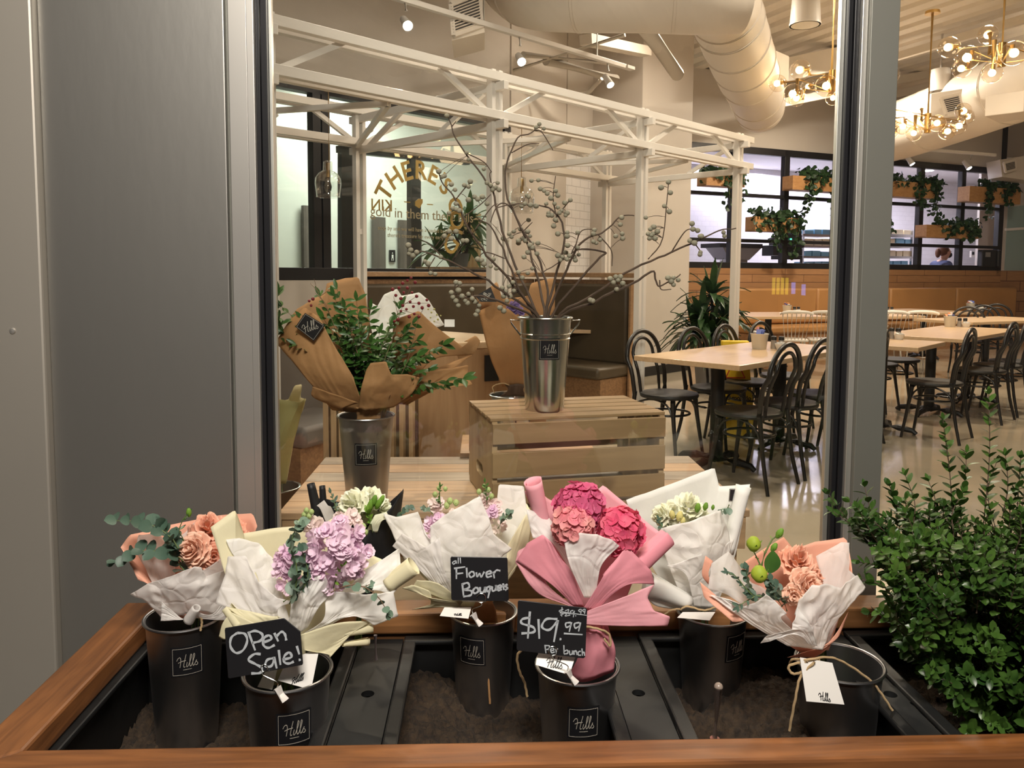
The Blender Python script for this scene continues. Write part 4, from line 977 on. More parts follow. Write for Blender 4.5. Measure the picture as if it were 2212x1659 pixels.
def bucket(lab, base, rt, rb, h, ang, mat_, lab_px=None, handles=False, plate_h=.62, tilt=(0, 0), plate=True, grp='galvanised flower buckets', lsize=.062):
    base = V(base); t = thing('flower_bucket', lab, 'bucket', base, 0, grp)
    ax = V((math.sin(tilt[0]), math.sin(tilt[1]), 1)).normalized()
    m = MB(); m.lathe([(0, .004), (rb * .97, .004), (rb, 0), (rb * 1.01, .006), (rt, h), (rt - .0015, h), (rb - .001, .012), (0, .012)], base, ax, 48); m.build('body', mat_, t)
    m = MB(); q = [(rt + .003 + .003 * math.cos(a), h + .003 * math.sin(a)) for a in [2 * PI * k / 8 for k in range(9)]]; m.lathe(q, base, ax, 48); m.build('rim', mat_, t)
    def surf(u, v, off=.0008):      # u metres round the side, v metres up, 0 = centre of the label
        hh = h * plate_h + v; r = rb + (rt - rb) * hh / h + off; a = ang + u / r
        d, s, b_ = frame(ax); return base + d * hh + V((math.sin(a), -math.cos(a), 0)) * r
    def sn(u, v): a = ang + u / rt; return V((math.sin(a), -math.cos(a), .05))
    if plate:
        L = lsize
        rows = [[surf((i / 8 - .5) * L, (j / 4 - .5) * L) for i in range(9)] for j in range(5)]
        m = MB(); m.grid(rows); lb = m.build('label', M_label, t, label='black square label')
        m = MB(); k = L * .44
        for (ua, va, ub, vb) in ((-k, -k, k, -k), (k, -k, k, k), (k, k, -k, k), (-k, k, -k, -k)):
            m.ribbon([surf(ua + (ub - ua) * i / 8, va + (vb - va) * i / 8, .0012) for i in range(9)], .0006, sn(0, 0), .0003)
        b = m.build('border', M_ink, t, smooth=False); b.parent = lb
        m = MB(); script(m, lambda u, v: surf(u, v, .0013), L * .46, .0010, sn)
        m.ribbon([surf(-.008 + .002 * i, -L * .27, .0013) for i in range(9)], .0007, sn(0, 0), .0003)
        b = m.build('lettering', M_ink, t, smooth=False); b.parent = lb
    if handles:
        for rv in (.78, .83):
            hh = h * rv; r = rb + (rt - rb) * rv; m = MB(); m.lathe([(r, hh - .003), (r + .003, hh), (r, hh + .003)], base, ax, 48); m.build('ridge', mat_, t)
        for s in (-1, 1):
            a_ = base + V((s * (rt + .0), 0, h * .97)); b_ = base + V((s * (rt + .028), 0, h * .975)); c_ = base + V((s * (rt - .006), 0, h * .80)); d_ = base + V((s * (rt + .02), 0, h * .93))
            m = MB(); m.tube([a_, b_, b_ - V((s * .004, 0, .012)), c_], .0025, 8); m.build('handle', mat_, t)
    return t
ZBK = .27
def bk(pxl, pxr, pyc, Y, lab, angpx, **kw):
    c = P((pxl + pxr) / 2, pyc, Y); rt = (P(pxr, pyc, Y).x - P(pxl, pyc, Y).x) / 2; h = c.z - ZBK
    return bucket(lab, (c.x, c.y, ZBK), rt - .004, rt * .72, h, math.asin(max(-1, min(1, (angpx - (pxl + pxr) / 2) / ((pxr - pxl) / 2) * 1.05))), M_galv, **kw), c, rt
bA_, cA, rA = bk(315, 482, 1330, 1.60, 'galvanised bucket at the left end holding the small peach bouquet', 430, plate_h=.80)
bB_, cB, rB = bk(527, 717, 1448, 1.41, 'galvanised bucket below the open sale board', 655, plate_h=.76)
bC_, cC, rC = bk(970, 1117, 1320, 1.70, 'tall galvanised bucket below the flower bouquets board', 1018, plate_h=.78)
bD_, cD, rD = bk(1157, 1337, 1435, 1.47, 'galvanised bucket below the price board holding the pink bouquet', 1252, plate_h=.72)
bE_, cE, rE = bk(1463, 1614, 1320, 1.70, 'galvanised bucket behind, holding the white wrapped bouquet', 1577, plate_h=.80)
bF_, cF, rF = bk(1724, 1903, 1431, 1.47, 'galvanised bucket at right whose wide bright rim is empty in front', 1760, plate_h=.70, plate=False)

# ---------------------------------------------------------------- chalk boards with hand lettering
def traced(bd, x0, y0, sc, n, off): 
    return lambda x, y: PL(x0 + sc * x, y0 + sc * y, bd + n * off, n)
def board(lab, outline, strokes, x0, y0, sc, Y, w, ring, clip, nrm=(0, -1, .16)):
    n = V(nrm).normalized()
    xs = [p[0] for p in outline]; ys = [p[1] for p in outline]
    c0 = P(x0 + sc * sum(xs) / len(xs), y0 + sc * sum(ys) / len(ys), Y)
    f0 = traced(c0, x0, y0, sc, n, 0)
    t = thing('chalk_sign', lab, 'sign', f0(sum(xs) / len(xs), max(ys)), 0, 'chalk boards clipped to the buckets')
    m = MB(); pts = [f0(x, y) for x, y in outline]; m.prism(pts[::-1] if 1 else pts, -n * .0022); m.build('board', M_label, t, smooth=False, bevel=.0008)
    f1 = traced(c0, x0, y0, sc, n, .0004)
    for i, (wd, sts) in enumerate(strokes):
        m = MB()
        for st in sts:
            c = crom([V((x, y, 0)) for x, y in st], 6 * len(st) + 4) if len(st) > 2 else lin([V((*p, 0)) for p in st], 4)
            ww = [wd * w * (.72 + .38 * abs(math.sin(k * .37 + len(st)))) for k in range(len(c))]
            m.ribbon([f1(p.x, p.y) for p in c], ww, n, .0004)
        m.build('lettering', M_silverink, t, smooth=False)
    f2 = traced(c0, x0, y0, sc, n, .003)
    rc = f2(*ring); rr = sc * Y / FPX * 34
    d, s, b_ = frame(n)
    m = MB(); m.tube([rc + (s * math.cos(2 * PI * k / 20) + b_ * math.sin(2 * PI * k / 20)) * rr for k in range(21)], .0007, 6); m.build('wire_ring', M_galvin, t)
    cp = f2(*clip) + n * .008; m = MB(); m.tube(crom([rc - V((0, 0, rr)), rc - V((0, 0, rr * 1.5)) + n * .01, cp + V((0, 0, .01)), cp], 12), .0009, 6); m.build('wire_stem', M_galvin, t)
    m = MB(); e = V((.55, -.2, -.8)).normalized(); m.tube([cp, cp + e * .026], .0075, 12); m.build('clip', M_fixture, t)
    return t
S5 = [(1.0, [[(150, 310), (90, 360), (85, 450), (140, 510), (210, 480), (250, 390), (225, 320), (150, 310)], [(262, 300), (330, 485)], [(255, 312), (330, 290), (400, 325), (385, 385), (300, 412)],
      [(412, 405), (490, 372), (470, 335), (420, 360), (412, 430), (460, 460), (525, 430)], [(520, 310), (560, 395)], [(537, 350), (590, 300), (625, 322), (640, 385)]]),
      (1.0, [[(385, 522), (320, 522), (262, 578), (330, 620), (395, 660), (378, 708), (290, 715)], [(520, 560), (450, 580), (432, 640), (490, 640), (522, 570)], [(518, 550), (545, 665)], [(565, 480), (582, 630)],
      [(602, 578), (690, 552), (670, 505), (622, 540), (620, 600), (665, 616), (715, 596)], [(745, 440), (770, 525)], [(764, 580), (786, 578)]])]
board('black chalk board lettered open sale, hung on the lower left bucket', [(30, 262), (615, 165), (628, 172), (780, 296), (806, 615), (798, 632), (75, 768), (58, 760), (24, 285)], S5, 480, 1300, .2164, 1.34, .0041, (418, 660), (560, 840))
S6 = [(.55, [[(430, 108), (408, 120), (415, 134), (432, 122)], [(432, 106), (438, 130)], [(450, 85), (450, 130)], [(465, 85), (468, 128)]]),
      (.85, [[(436, 160), (436, 245)], [(418, 166), (502, 154)], [(432, 206), (487, 200)], [(512, 160), (516, 235)], [(545, 190), (530, 210), (545, 232), (570, 215), (562, 192), (545, 190)], [(585, 195), (592, 226), (610, 205), (622, 228), (645, 190)],
      [(662, 210), (697, 200), (685, 184), (660, 200), (667, 230), (702, 222)], [(712, 190), (720, 240)], [(713, 207), (735, 180), (765, 183)]]),
      (.95, [[(480, 280), (490, 375)], [(474, 286), (520, 274), (532, 305), (494, 325)], [(494, 325), (548, 335), (542, 366), (487, 376)], [(575, 310), (560, 335), (575, 352), (600, 335), (592, 312), (575, 310)], [(612, 305), (617, 342), (640, 340), (650, 305)], [(650, 303), (653, 347)],
      [(690, 300), (664, 310), (668, 337), (690, 325)], [(693, 296), (672, 388)], [(702, 300), (707, 332), (728, 325), (732, 290)], [(732, 290), (739, 332)], [(746, 316), (771, 306), (762, 291), (745, 305), (751, 330), (776, 321)], [(785, 278), (791, 327)], [(774, 299), (801, 292)], [(819, 285), (800, 296), (818, 312), (800, 329)]])]
board('black chalk board lettered all flower bouquets, on the tall middle bucket', [(402, 76), (808, 83), (819, 95), (828, 400), (818, 412), (408, 405), (398, 394), (391, 88)], S6, 860, 1180, .2887, 1.545, .0041, (622, 388), (560, 500))
S7 = [(1.0, [[(992, 532), (930, 545), (926, 577), (1010, 605), (1014, 642), (922, 652)], [(986, 488), (970, 690)], [(1050, 545), (1056, 692)], [(1192, 545), (1110, 545), (1076, 602), (1130, 625), (1195, 558)], [(1195, 552), (1165, 716)], [(1208, 694), (1222, 695)]]),
      (.7, [[(1292, 570), (1255, 576), (1260, 606), (1296, 588)], [(1297, 568), (1280, 640)], [(1356, 570), (1320, 580), (1326, 612), (1362, 593)], [(1364, 570), (1350, 637)], [(1240, 652), (1380, 661)]]),
      (.42, [[(1236, 470), (1205, 485), (1240, 500), (1214, 516)], [(1226, 455), (1224, 526)], [(1250, 482), (1276, 475), (1266, 500), (1250, 521), (1287, 515)], [(1310, 480), (1290, 486), (1300, 506), (1318, 488)], [(1319, 482), (1310, 531)], [(1325, 520), (1332, 521)], [(1366, 470), (1350, 480), (1364, 491), (1373, 472)], [(1373, 470), (1365, 511)], [(1396, 470), (1380, 480), (1392, 491), (1401, 472)], [(1401, 470), (1395, 506)], [(1205, 488), (1412, 517)], [(1210, 498), (1330, 508)]]),
      (.55, [[(1098, 740), (1106, 800)], [(1094, 743), (1130, 745), (1126, 768), (1101, 773)], [(1141, 781), (1166, 775), (1156, 760), (1140, 775), (1150, 796), (1171, 790)], [(1180, 765), (1184, 800)], [(1182, 777), (1196, 765)], [(1240, 740), (1241, 805)], [(1240, 786), (1265, 777), (1268, 800), (1241, 806)], [(1280, 780), (1286, 809), (1300, 805), (1305, 780)], [(1305, 780), (1309, 811)], [(1315, 780), (1318, 812)], [(1316, 792), (1330, 781), (1339, 813)], [(1366, 785), (1348, 791), (1350, 813), (1369, 815)], [(1375, 765), (1379, 818)], [(1378, 802), (1390, 791), (1396, 819)]])]
board('black chalk board with the price per bunch, in front of the pink bouquet', [(908, 404), (1405, 461), (1416, 474), (1401, 828), (1388, 840), (896, 782), (886, 770), (896, 415)], S7, 860, 1180, .2887, 1.36, .0040, (1158, 783), (1260, 920), nrm=(.05, -1, .14))
# ---------------------------------------------------------------- papers
def crumple(name, c, tr, rough, alpha):
    m = mat(name, c, rough, 0, var=.02, scale=14, trans=tr, alpha=alpha, spec=.4); nt = m.node_tree; b = nt.nodes['Principled BSDF']; N, L = nt.nodes.new, nt.links.new
    tc = N('ShaderNodeTexCoord'); nz = N('ShaderNodeTexNoise'); nz.inputs['Scale'].default_value = 9; L(tc.outputs['Object'], nz.inputs['Vector'])
    mx = N('ShaderNodeMix'); mx.data_type = 'VECTOR'; mx.inputs[0].default_value = .12; L(tc.outputs['Object'], mx.inputs[4]); L(nz.outputs['Color'], mx.inputs[5])
    v = N('ShaderNodeTexVoronoi'); v.feature = 'DISTANCE_TO_EDGE'; v.inputs['Scale'].default_value = 20; L(mx.outputs[1], v.inputs['Vector'])
    bp = N('ShaderNodeBump'); bp.inputs['Strength'].default_value = .35; bp.inputs['Distance'].default_value = .004; mr = N('ShaderNodeMapRange'); mr.inputs[2].default_value = .12; L(v.outputs['Distance'], mr.inputs[0]); L(mr.outputs[0], bp.inputs['Height'])
    L(bp.outputs[0], b.inputs['Normal'])
    for q in nt.nodes:
        if q.type == 'BSDF_TRANSLUCENT': L(bp.outputs[0], q.inputs['Normal'])
    return m
def paper(name, c, tr=.25, rough=.6, alpha=1.0, var=.04):
    return mat(name, c, rough, 0, var=var, scale=14, bump=.12, bscale=35, trans=tr, alpha=alpha, spec=.3) if 'tissue' not in name else crumple(name, c, tr, rough, alpha)
M_peach = paper('peach_paper', (.87, .46, .33)); M_tissue = paper('white_tissue', (.94, .92, .90), .45, .45, .82); M_tissue2 = paper('sheer_tissue', (.94, .92, .90), .45, .45, .60)
M_tissuew = paper('dense_tissue', (.94, .93, .90), .42, .5, .94)
M_cream = paper('cream_paper', (.80, .75, .52)); M_pink = paper('pink_paper', (.84, .34, .41)); M_pinklight = paper('pink_paper_lit', (.90, .46, .52))  # second pink is a paler copy, the lit inside put into its colour
M_whitep = paper('white_paper', (.90, .90, .86)); M_blackp = paper('black_paper', (.012, .012, .013), .0, .5); M_kraft = mat('kraft_paper', (.46, .25, .11), .7, 0, var=.14, scale=10, bump=.3, bscale=30, trans=.22, spec=.25)
M_limep = paper('olive_green_paper', (.40, .36, .15), .25)
M_twine = mat('twine', (.48, .34, .18), .9, var=.3, scale=60)
M_card = mat('card_white', (.86, .84, .80), .6, var=.02)
# flowers and leaves
def petal(name, c, c2=None, tr=.3): return mat(name, c, .55, 0, var=.15, scale=25, trans=tr, c2=c2, spec=.3)
M_prose = petal('peach_petal', (.93, .58, .43), (.88, .45, .31)); M_prosel = petal('pale_peach_petal', (.95, .68, .53), (.92, .56, .41)); M_lilac = petal('lilac_petal', (.78, .54, .72), (.88, .72, .80)); M_blush = petal('blush_petal', (.86, .70, .70), (.86, .78, .70))
M_hyd = petal('hydrangea_petal', (.72, .09, .20), (.80, .20, .27)); M_hyd2 = petal('hydrangea_pale_petal', (.80, .22, .30), (.74, .38, .33)); M_hyd3 = petal('hydrangea_deep_petal', (.60, .08, .21), (.66, .16, .28))
M_ivory = petal('ivory_petal', (.93, .93, .80), (.90, .91, .68)); M_yel = petal('yellow_petal', (.80, .74, .30)); M_lime = petal('lime_bud', (.50, .58, .06), (.36, .48, .05)); M_bud = petal('green_bud', (.22, .40, .05), (.14, .30, .04)); M_budl = petal('pale_bud', (.50, .60, .25), (.40, .52, .2))
def leafm(name, c, c2=None, rough=.45): return mat(name, c, rough, 0, var=.35, scale=12, trans=.12, c2=c2, spec=.4)
M_euc = leafm('eucalyptus_leaf', (.085, .145, .105), (.045, .085, .060)); M_eucl = leafm('pale_eucalyptus_leaf', (.17, .25, .18), (.10, .17, .12)); M_nand = leafm('nandina_leaf', (.055, .135, .025), (.025, .070, .014), .35)
M_box = leafm('boxwood_leaf', (.065, .135, .022), (.018, .052, .010), .32); M_drac = leafm('dracaena_leaf', (.030, .075, .022), (.014, .038, .012), .35); M_ivy = leafm('ivy_leaf', (.025, .065, .018), (.010, .028, .009), .45)
M_stem = mat('green_stem', (.12, .18, .05), .6, var=.3); M_twig = mat('brown_twig', (.10, .062, .042), .75, var=.4, scale=30); M_redtwig = mat('reddish_twig', (.16, .09, .05), .7)
M_berry = mat('grey_berry', (.31, .28, .205), .6, 0, var=.3, scale=40); M_redberry = mat('red_berry', (.16, .012, .018), .3); M_purple = petal('purple_petal', (.36, .26, .55))

SEED = [0]
def sheet(name, mat_, parent, Y, rows, N=30, M=18, crk=.004, fr=22, solid=.0006, sharp=True, label=None):
    """a sheet of paper lofted through rows of (px, py, dY); creased by noise, anchored where it is tied"""
    SEED[0] += 1; sd = SEED[0] * 3.7
    if name == 'tissue': crk *= .62; N, M = int(N * 1.9), int(M * 1.8)
    rr = []
    for r in rows:
        pts = [V((p[0], p[1], p[2] if len(p) > 2 else 0)) for p in r]
        rr.append((lin if sharp and len(pts) > 2 and r is rows[-1] else crom)(pts, N))
    g = []
    for j in range(M):
        line = []
        for i in range(N):
            c = crom([r[i] for r in rr], M)[j] if j not in (0, M - 1) else (rr[0][i] if j == 0 else rr[-1][i])
            p = P(c.x, c.y, Y + c.z); f = j / (M - 1)
            q = p * fr + V((sd, sd, 0)); a = crk * (.35 + .65 * f)
            n1 = noise.noise(q); n2 = noise.noise(q * 2.3 + V((5, 0, 0)))
            rid = (1 - 2 * abs(n1)) * .9 + n2 * .4 + (.5 * (1 - 3 * abs(noise.noise(q * 1.7 + V((sd, 1, 8))))) if name == 'tissue' else 0) + .5 * (1 - 2 * abs(noise.noise(V((i / N * 8, sd, f * 2.2)))))
            p = p + V((noise.noise(q + V((9, 3, 1))) * a * .5, -rid * a, noise.noise(q + V((2, 7, 4))) * a * .5))
            line.append(p)
        g.append(line)
    m = MB(); m.grid(g); return m.build(name, mat_, parent, solid=solid, angle=28, label=label)
def roll(name, mat_, parent, Y, a, b, ra, rb, turns=1.35, squash=1.0, label=None):
    """a rolled-over paper edge from pixel a to pixel b, radii in pixels"""
    pa, pb = P(a[0], a[1], Y + (a[2] if len(a) > 2 else 0)), P(b[0], b[1], Y + (b[2] if len(b) > 2 else 0)); s = pxm(Y)
    d, u, w = frame(pb - pa); n = 30; rows = []
    for j in range(9):
        f = j / 8; c = pa.lerp(pb, f); r = (ra + (rb - ra) * f) * s; line = []
        for k in range(n + 1):
            t = k / n * turns * 2 * PI + 2.2; q = r * (1 - .28 * k / n); line.append(c + u * math.cos(t) * q + w * math.sin(t) * q * squash)
        rows.append(line)
    m = MB(); m.grid(rows); return m.build(name, mat_, parent, solid=.0006, angle=60, label=label)
def rose(name, mat_, parent, px, py, Y, rpx, tilt=(0, -.75, .65), layers=6, ruff=.10, label=None, seed=0, open_=1.0):
    c = P(px, py, Y); R = rpx * pxm(Y); ax, s, b = frame(tilt); rg = random.Random(seed + int(px)); m = MB(); layers = max(4, layers - 1)
    for k in range(layers):
        f = k / (layers - 1); rad = R * (.20 + .80 * f); npet = (2, 3, 3, 4, 5, 5)[min(k, 5)]; ph = rg.random() * 6
        for i in range(npet):
            a0 = ph + 2 * PI * i / npet + rg.uniform(-.2, .2); hw = PI / npet * 1.45; rows = []; w_ = rg.random() * 6; lift = rg.uniform(.85, 1.15)
            for jt in range(8):
                t = jt / 7; line = []
                for js in range(13):
                    u = js / 12 * 2 - 1; te = t * (1 - .22 * u ** 4); a = a0 + u * hw * (.35 + .65 * math.sin(PI * min(.2 + t * .6, 1)))
                    r = rad * (.22 + .78 * te ** .75) + (R * .10 * f * max(0, te - .6) * 2.5)
                    h = R * (1.0 - .72 * f * open_) * te * lift - R * .40 * f + R * ruff * te ** 3 * (math.sin(u * 7 + w_) + .6 * math.sin(u * 15 + w_ * 2))
                    line.append(c + (s * math.cos(a) + b * math.sin(a)) * r + ax * h)
                rows.append(line)
            m.grid(rows)
    return m.build(name, mat_, parent, solid=.0004, angle=80, label=label)
def floret(m, c, nrm, r, n=4, rot=0, cup=.25, rg=random, wide=None):
    d, s, b = frame(nrm)
    for i in range(n):
        a = rot + 2 * PI * i / n + rg.uniform(-.12, .12); e = s * math.cos(a) + b * math.sin(a); f = d.cross(e); w = r * (wide or (1.55 if n == 4 else 1.15)) * .5; rows = []
        for t, ww in ((.05, .25), (.4, .85), (.75, 1.0), (1.0, .55)):
            rows.append([c + e * r * t * (1 - .0 * abs(u)) + f * w * ww * u + d * r * (cup * t * t + .10 * abs(u) * t + rg.uniform(-.03, .03)) for u in (-1, 0, 1)])
        m.grid(rows)
def hydrangea(parent, mat_, px, py, Y, rpx, n=70, size=.27, axis=(0, -.8, .6), label=None, sq=1.0):
    c = P(px, py, Y); R = rpx * pxm(Y); ax, s, b = frame(axis); rg = random.Random(int(px * 7)); m = MB()
    for k in range(n):
        z = 1 - 1.45 * (k + .5) / n; rr = math.sqrt(max(0, 1 - z * z)); a = k * 2.39996
        nn = (s * math.cos(a) * rr + b * math.sin(a) * rr + ax * z).normalized()
        floret(m, c + nn * R * rg.uniform(.84, 1.0) * (V((1, 1, sq)).length / 1.732), nn + V((rg.uniform(-.25, .25), rg.uniform(-.25, .25), rg.uniform(-.25, .25))), R * size * rg.uniform(.85, 1.2), 4, rg.random() * 6, rg.uniform(.05, .35), rg)
    m2 = MB(); m2.ball(c, R * .8, 16, 10)
    o = m.build('hydrangea_bloom', mat_, parent, angle=80, label=label); i = m2.build('flower_core', mat_, parent); i.parent = o
    return o
def stock(parent, mat_, Y, spine, wpx, n, fpx, seed=1, label=None, name='stock_bloom'):
    """a flower spike: double florets round a spine of (px, py, dY)"""
    rg = random.Random(seed); m = MB(); c = crom([V((p[0], p[1], p[2] if len(p) > 2 else 0)) for p in spine], n)
    for k in range(n):
        a = rg.random() * 2 * PI; f = k / (n - 1); w = wpx * (.75 + .4 * math.sin(PI * f)) * rg.uniform(.5, 1.05)
        dx, dy = math.cos(a) * w, math.sin(a) * w * .6; dep = -math.sqrt(max(0, wpx ** 2 - dx * dx * .8)) * .6 * pxm(Y)
        q = P(c[k].x + dx, c[k].y + dy, Y + c[k].z + dep); nn = V((math.cos(a) * .9, -1.0, .45 - math.sin(a) * .5))
        r = fpx * pxm(Y) * rg.uniform(.75, 1.25); nn += V((rg.uniform(-.6, .6), rg.uniform(-.3, .3), rg.uniform(-.6, .6))); floret(m, q, nn, r, 4, rg.random() * 6, rg.uniform(-.1, .35), rg, 1.05); floret(m, q + nn.normalized() * r * .12, nn + V((rg.uniform(-.4, .4), 0, rg.uniform(-.4, .4))), r * .6, 4, rg.random() * 6, .8, rg, 1.2)
    return m.build(name, mat_, parent, angle=80, label=label)
def buds(parent, mat_, Y, pts, rpx, name='flower_bud', el=1.4, base=None):
    for p in pts:
        c = P(p[0], p[1], Y + (p[2] if len(p) > 2 else 0)); r = (p[3] if len(p) > 3 else rpx) * pxm(Y); ax = V((p[4] if len(p) > 4 else 0, -.2, 1)).normalized()
        m = MB(); m.lathe([(0, -el * r), (r * .5, -el * r * .85), (r * .95, -el * r * .2), (r * .9, el * r * .3), (r * .5, el * r * .85), (0, el * r)], c, ax, 14); o = m.build(name, mat_, parent)
        m = MB()
        for k in range(4):
            a = k * PI / 2; d, s, b = frame(ax); e = s * math.cos(a) + b * math.sin(a); m.leaf(c - ax * el * r * 1.0 + e * r * .2, ax + e * .45, e, r * 1.8, r * .5, -.1, 4)
        k_ = m.build('sepal', M_bud, parent); k_.parent = o
def sprig(parent, Y, pts, lpx, n, mat_, name='leaf_sprig', roundl=False, stem=.0013, seed=3, stemmat=None, droop=0.0, pair=True, wr=.42):
    """a stem through (px, py, dY) with leaves along it"""
    rg = random.Random(seed + int(pts[0][0])); c = crom([P(p[0], p[1], Y + (p[2] if len(p) > 2 else 0)) for p in pts], max(n, 4)); m = MB(); L = lpx * pxm(Y)
    k0 = max(1, int(n * .15))
    for k in range(k0, len(c)):
        d = (c[min(k + 1, len(c) - 1)] - c[k - 1]).normalized(); _, s, b = frame(d); f = k / len(c); ll = L * (1.1 - .35 * f) * rg.uniform(.8, 1.15)
        for sgn in ((-1, 1) if pair else ((-1) ** k,)):
            a = rg.uniform(-.7, .7) + (0 if sgn > 0 else PI); e = s * math.cos(a) + b * math.sin(a)
            dr = (d * rg.uniform(.3, .8) + e + V((0, -.25, -droop))).normalized(); nn = V((rg.uniform(-.5, .5), -1, rg.uniform(.1, 1.0)))
            m.leaf(c[k], dr, nn, ll, ll * (.92 if roundl else wr), rg.uniform(-.1, .3), 6 if roundl else 4, 1 if roundl else .5)
    m.leaf(c[-1], (c[-1] - c[-2]), V((0, -1, .5)), L * .8, L * (.7 if roundl else wr) * .8, .1)
    o = m.build(name, mat_, parent, angle=60)
    m = MB(); m.tube(c, stem, 6, r1=stem * .5); s_ = m.build('stem', stemmat or M_stem, parent); s_.parent = o
    return o
def twine(parent, pts, Y, r=.0016, name='twine'):
    m = MB(); c = crom([P(p[0], p[1], Y + (p[2] if len(p) > 2 else 0)) for p in pts], 8 * len(pts)); m.tube([q + V((math.sin(i * 1.3) * .0004, 0, math.cos(i * 1.3) * .0004)) for i, q in enumerate(c)], r, 7); return m.build(name, M_twine, parent)
def card(parent, quad, Y, name='gift_tag', script_at=None, size=.02, mat_=None, ink=None, w=.0012, rot=0, border=False):
    a, b, c, d = [P(p[0], p[1], Y + (p[2] if len(p) > 2 else 0)) for p in quad]; d = PL(quad[3][0], quad[3][1], a, (b - a).cross(c - b))      # tl, tr, br, bl
    n = (b - a).cross(a - d).normalized()
    if n.y > 0: n = -n
    m = MB(); m.prism([a, b, c, d], -n * .0006); o = m.build(name, mat_ or M_card, parent, smooth=False, label='white card tag' if mat_ is None else 'black paper label')
    ex = (b - a).normalized(); ey = (a - d).normalized()
    if script_at:
        u, v = script_at; q = a.lerp(b, u).lerp(d.lerp(c, u), v); ex, ey = ex * math.cos(rot) + ey * math.sin(rot), ey * math.cos(rot) - ex * math.sin(rot)
        m = MB(); script(m, lambda x, y: q + ex * x + ey * y + n * .0004, size, w, lambda x, y: n); l = m.build('lettering', ink or M_blackink, parent, smooth=False); l.parent = o
    if border:
        m = MB(); g = [a, b, c, d]; cc_ = (a + b + c + d) / 4; g = [cc_ + (x - cc_) * .9 + n * .0004 for x in g]
        for i in range(4): m.ribbon([g[i], g[(i + 1) % 4]], .0007, n, .0003)
        l = m.build('border', ink or M_ink, parent, smooth=False); l.parent = o
    return o
def stems(parent, Y, top, bot, n, spread=14, mat_=None, r=.0024):
    rg = random.Random(int(top[0])); m = MB()
    for k in range(n):
        a = P(top[0] + rg.uniform(-1, 1) * spread * .5, top[1], Y + rg.uniform(-.01, .01)); b = P(bot[0] + rg.uniform(-1, 1) * spread, bot[1], Y + rg.uniform(-.03, .03)); m.tube([a, a.lerp(b, .5), b], r, 6)
    return m.build('stem_bundle', mat_ or M_stem, parent)
BG = 'wrapped bouquets in the planter box'
def bouquet(lab, px, py, Y, group=BG):
    return thing('bouquet', lab, 'bouquet', P(px, py, Y), 0, group)
# ---- 1: peach, far left
Y = 1.585
b = bouquet('peach wrapped bouquet with white tissue and dark eucalyptus at the left end', 430, 1335, Y)
sheet('wrapping_paper', M_peach, b, Y, [[(385, 1335, .03), (425, 1340, .04), (475, 1335, .03)], [(315, 1255, .02), (400, 1225, .08), (520, 1240, .05)], [(262, 1182, -.01), (283, 1155, .03), (330, 1142, .07), (400, 1126, .09), (470, 1112, .09), (546, 1107, .06), (556, 1135, .03)]], crk=.004)
sheet('wrapping_paper', M_peach, b, Y, [[(390, 1335, 0), (380, 1325, .01)], [(330, 1270, -.03), (318, 1245, -.01)], [(300, 1250, -.03), (263, 1182, -.02)]], N=12, crk=.003)
sheet('tissue', M_tissue2, b, Y, [[(370, 1325, .0), (400, 1330, .02)], [(320, 1240, -.02), (380, 1220, .03)], [(293, 1180, -.02), (300, 1155, 0), (345, 1150, .02), (362, 1175, .03), (400, 1150, .04), (428, 1120, .05)]], crk=.005, N=24)
sheet('tissue', M_tissue2, b, Y, [[(430, 1330, -.01), (480, 1330, .0)], [(430, 1270, -.05), (495, 1260, -.03)], [(405, 1250, -.05), (450, 1225, -.05), (500, 1190, -.02)]], crk=.004, N=20)
sheet('tissue', M_tissue, b, Y, [[(352, 1338, -.02), (400, 1326, -.035), (440, 1320, -.04), (495, 1335, -.02)], [(318, 1300, -.03), (370, 1275, -.06), (430, 1270, -.06), (490, 1285, -.03)], [(282, 1283, -.02), (322, 1258, -.04), (370, 1245, -.06), (422, 1221, -.065), (436, 1224, -.06), (446, 1245, -.05), (480, 1232, -.05), (502, 1225, -.03)]], crk=.007)
sheet('tissue', M_tissue, b, Y, [[(418, 1318, -.06), (425, 1335, -.055)], [(395, 1335, -.05), (385, 1338, -.05)], [(352, 1300, -.045), (347, 1341, -.045)]], N=12, crk=.005)
sheet('tissue', M_tissue, b, Y, [[(418, 1318, -.06), (425, 1335, -.05)], [(460, 1325, -.05), (465, 1338, -.045)], [(500, 1270, -.035), (505, 1340, -.035)]], N=12, crk=.006)
roll('tissue_gather', M_tissue, b, Y, (425, 1312, -.068), (408, 1340, -.055), 9, 12, 1.6)
stems(b, Y, (425, 1330), (400, 1560), 9, 16)
twine(b, [(400, 1322, -.03), (430, 1330, -.05), (436, 1345, -.05), (433, 1362, -.05)], Y, .0022)
rose('lisianthus_bloom', M_prosel, b, 419, 1187, Y - .03, 37, (-.25, -.9, .35), 7, .10); rose('lisianthus_bloom', M_prose, b, 462, 1203, Y - .02, 30, (.3, -.9, .3), 6, .12)
rose('lisianthus_bloom', M_prose, b, 450, 1142, Y + .02, 40, (.1, -.6, .8), 6, .16); rose('lisianthus_bloom', M_prose, b, 500, 1150, Y + .03, 36, (.3, -.6, .7), 6, .14); rose('lisianthus_bloom', M_prose, b, 440, 1218, Y - .01, 24, (0, -.8, -.1), 5, .12)
sprig(b, Y - .04, [(395, 1215), (378, 1170), (340, 1140), (300, 1127), (252, 1125)], 31, 8, M_euc, 'eucalyptus_sprig', True); sprig(b, Y - .045, [(400, 1215), (370, 1195), (320, 1190), (285, 1195), (250, 1211)], 30, 8, M_euc, 'eucalyptus_sprig', True)
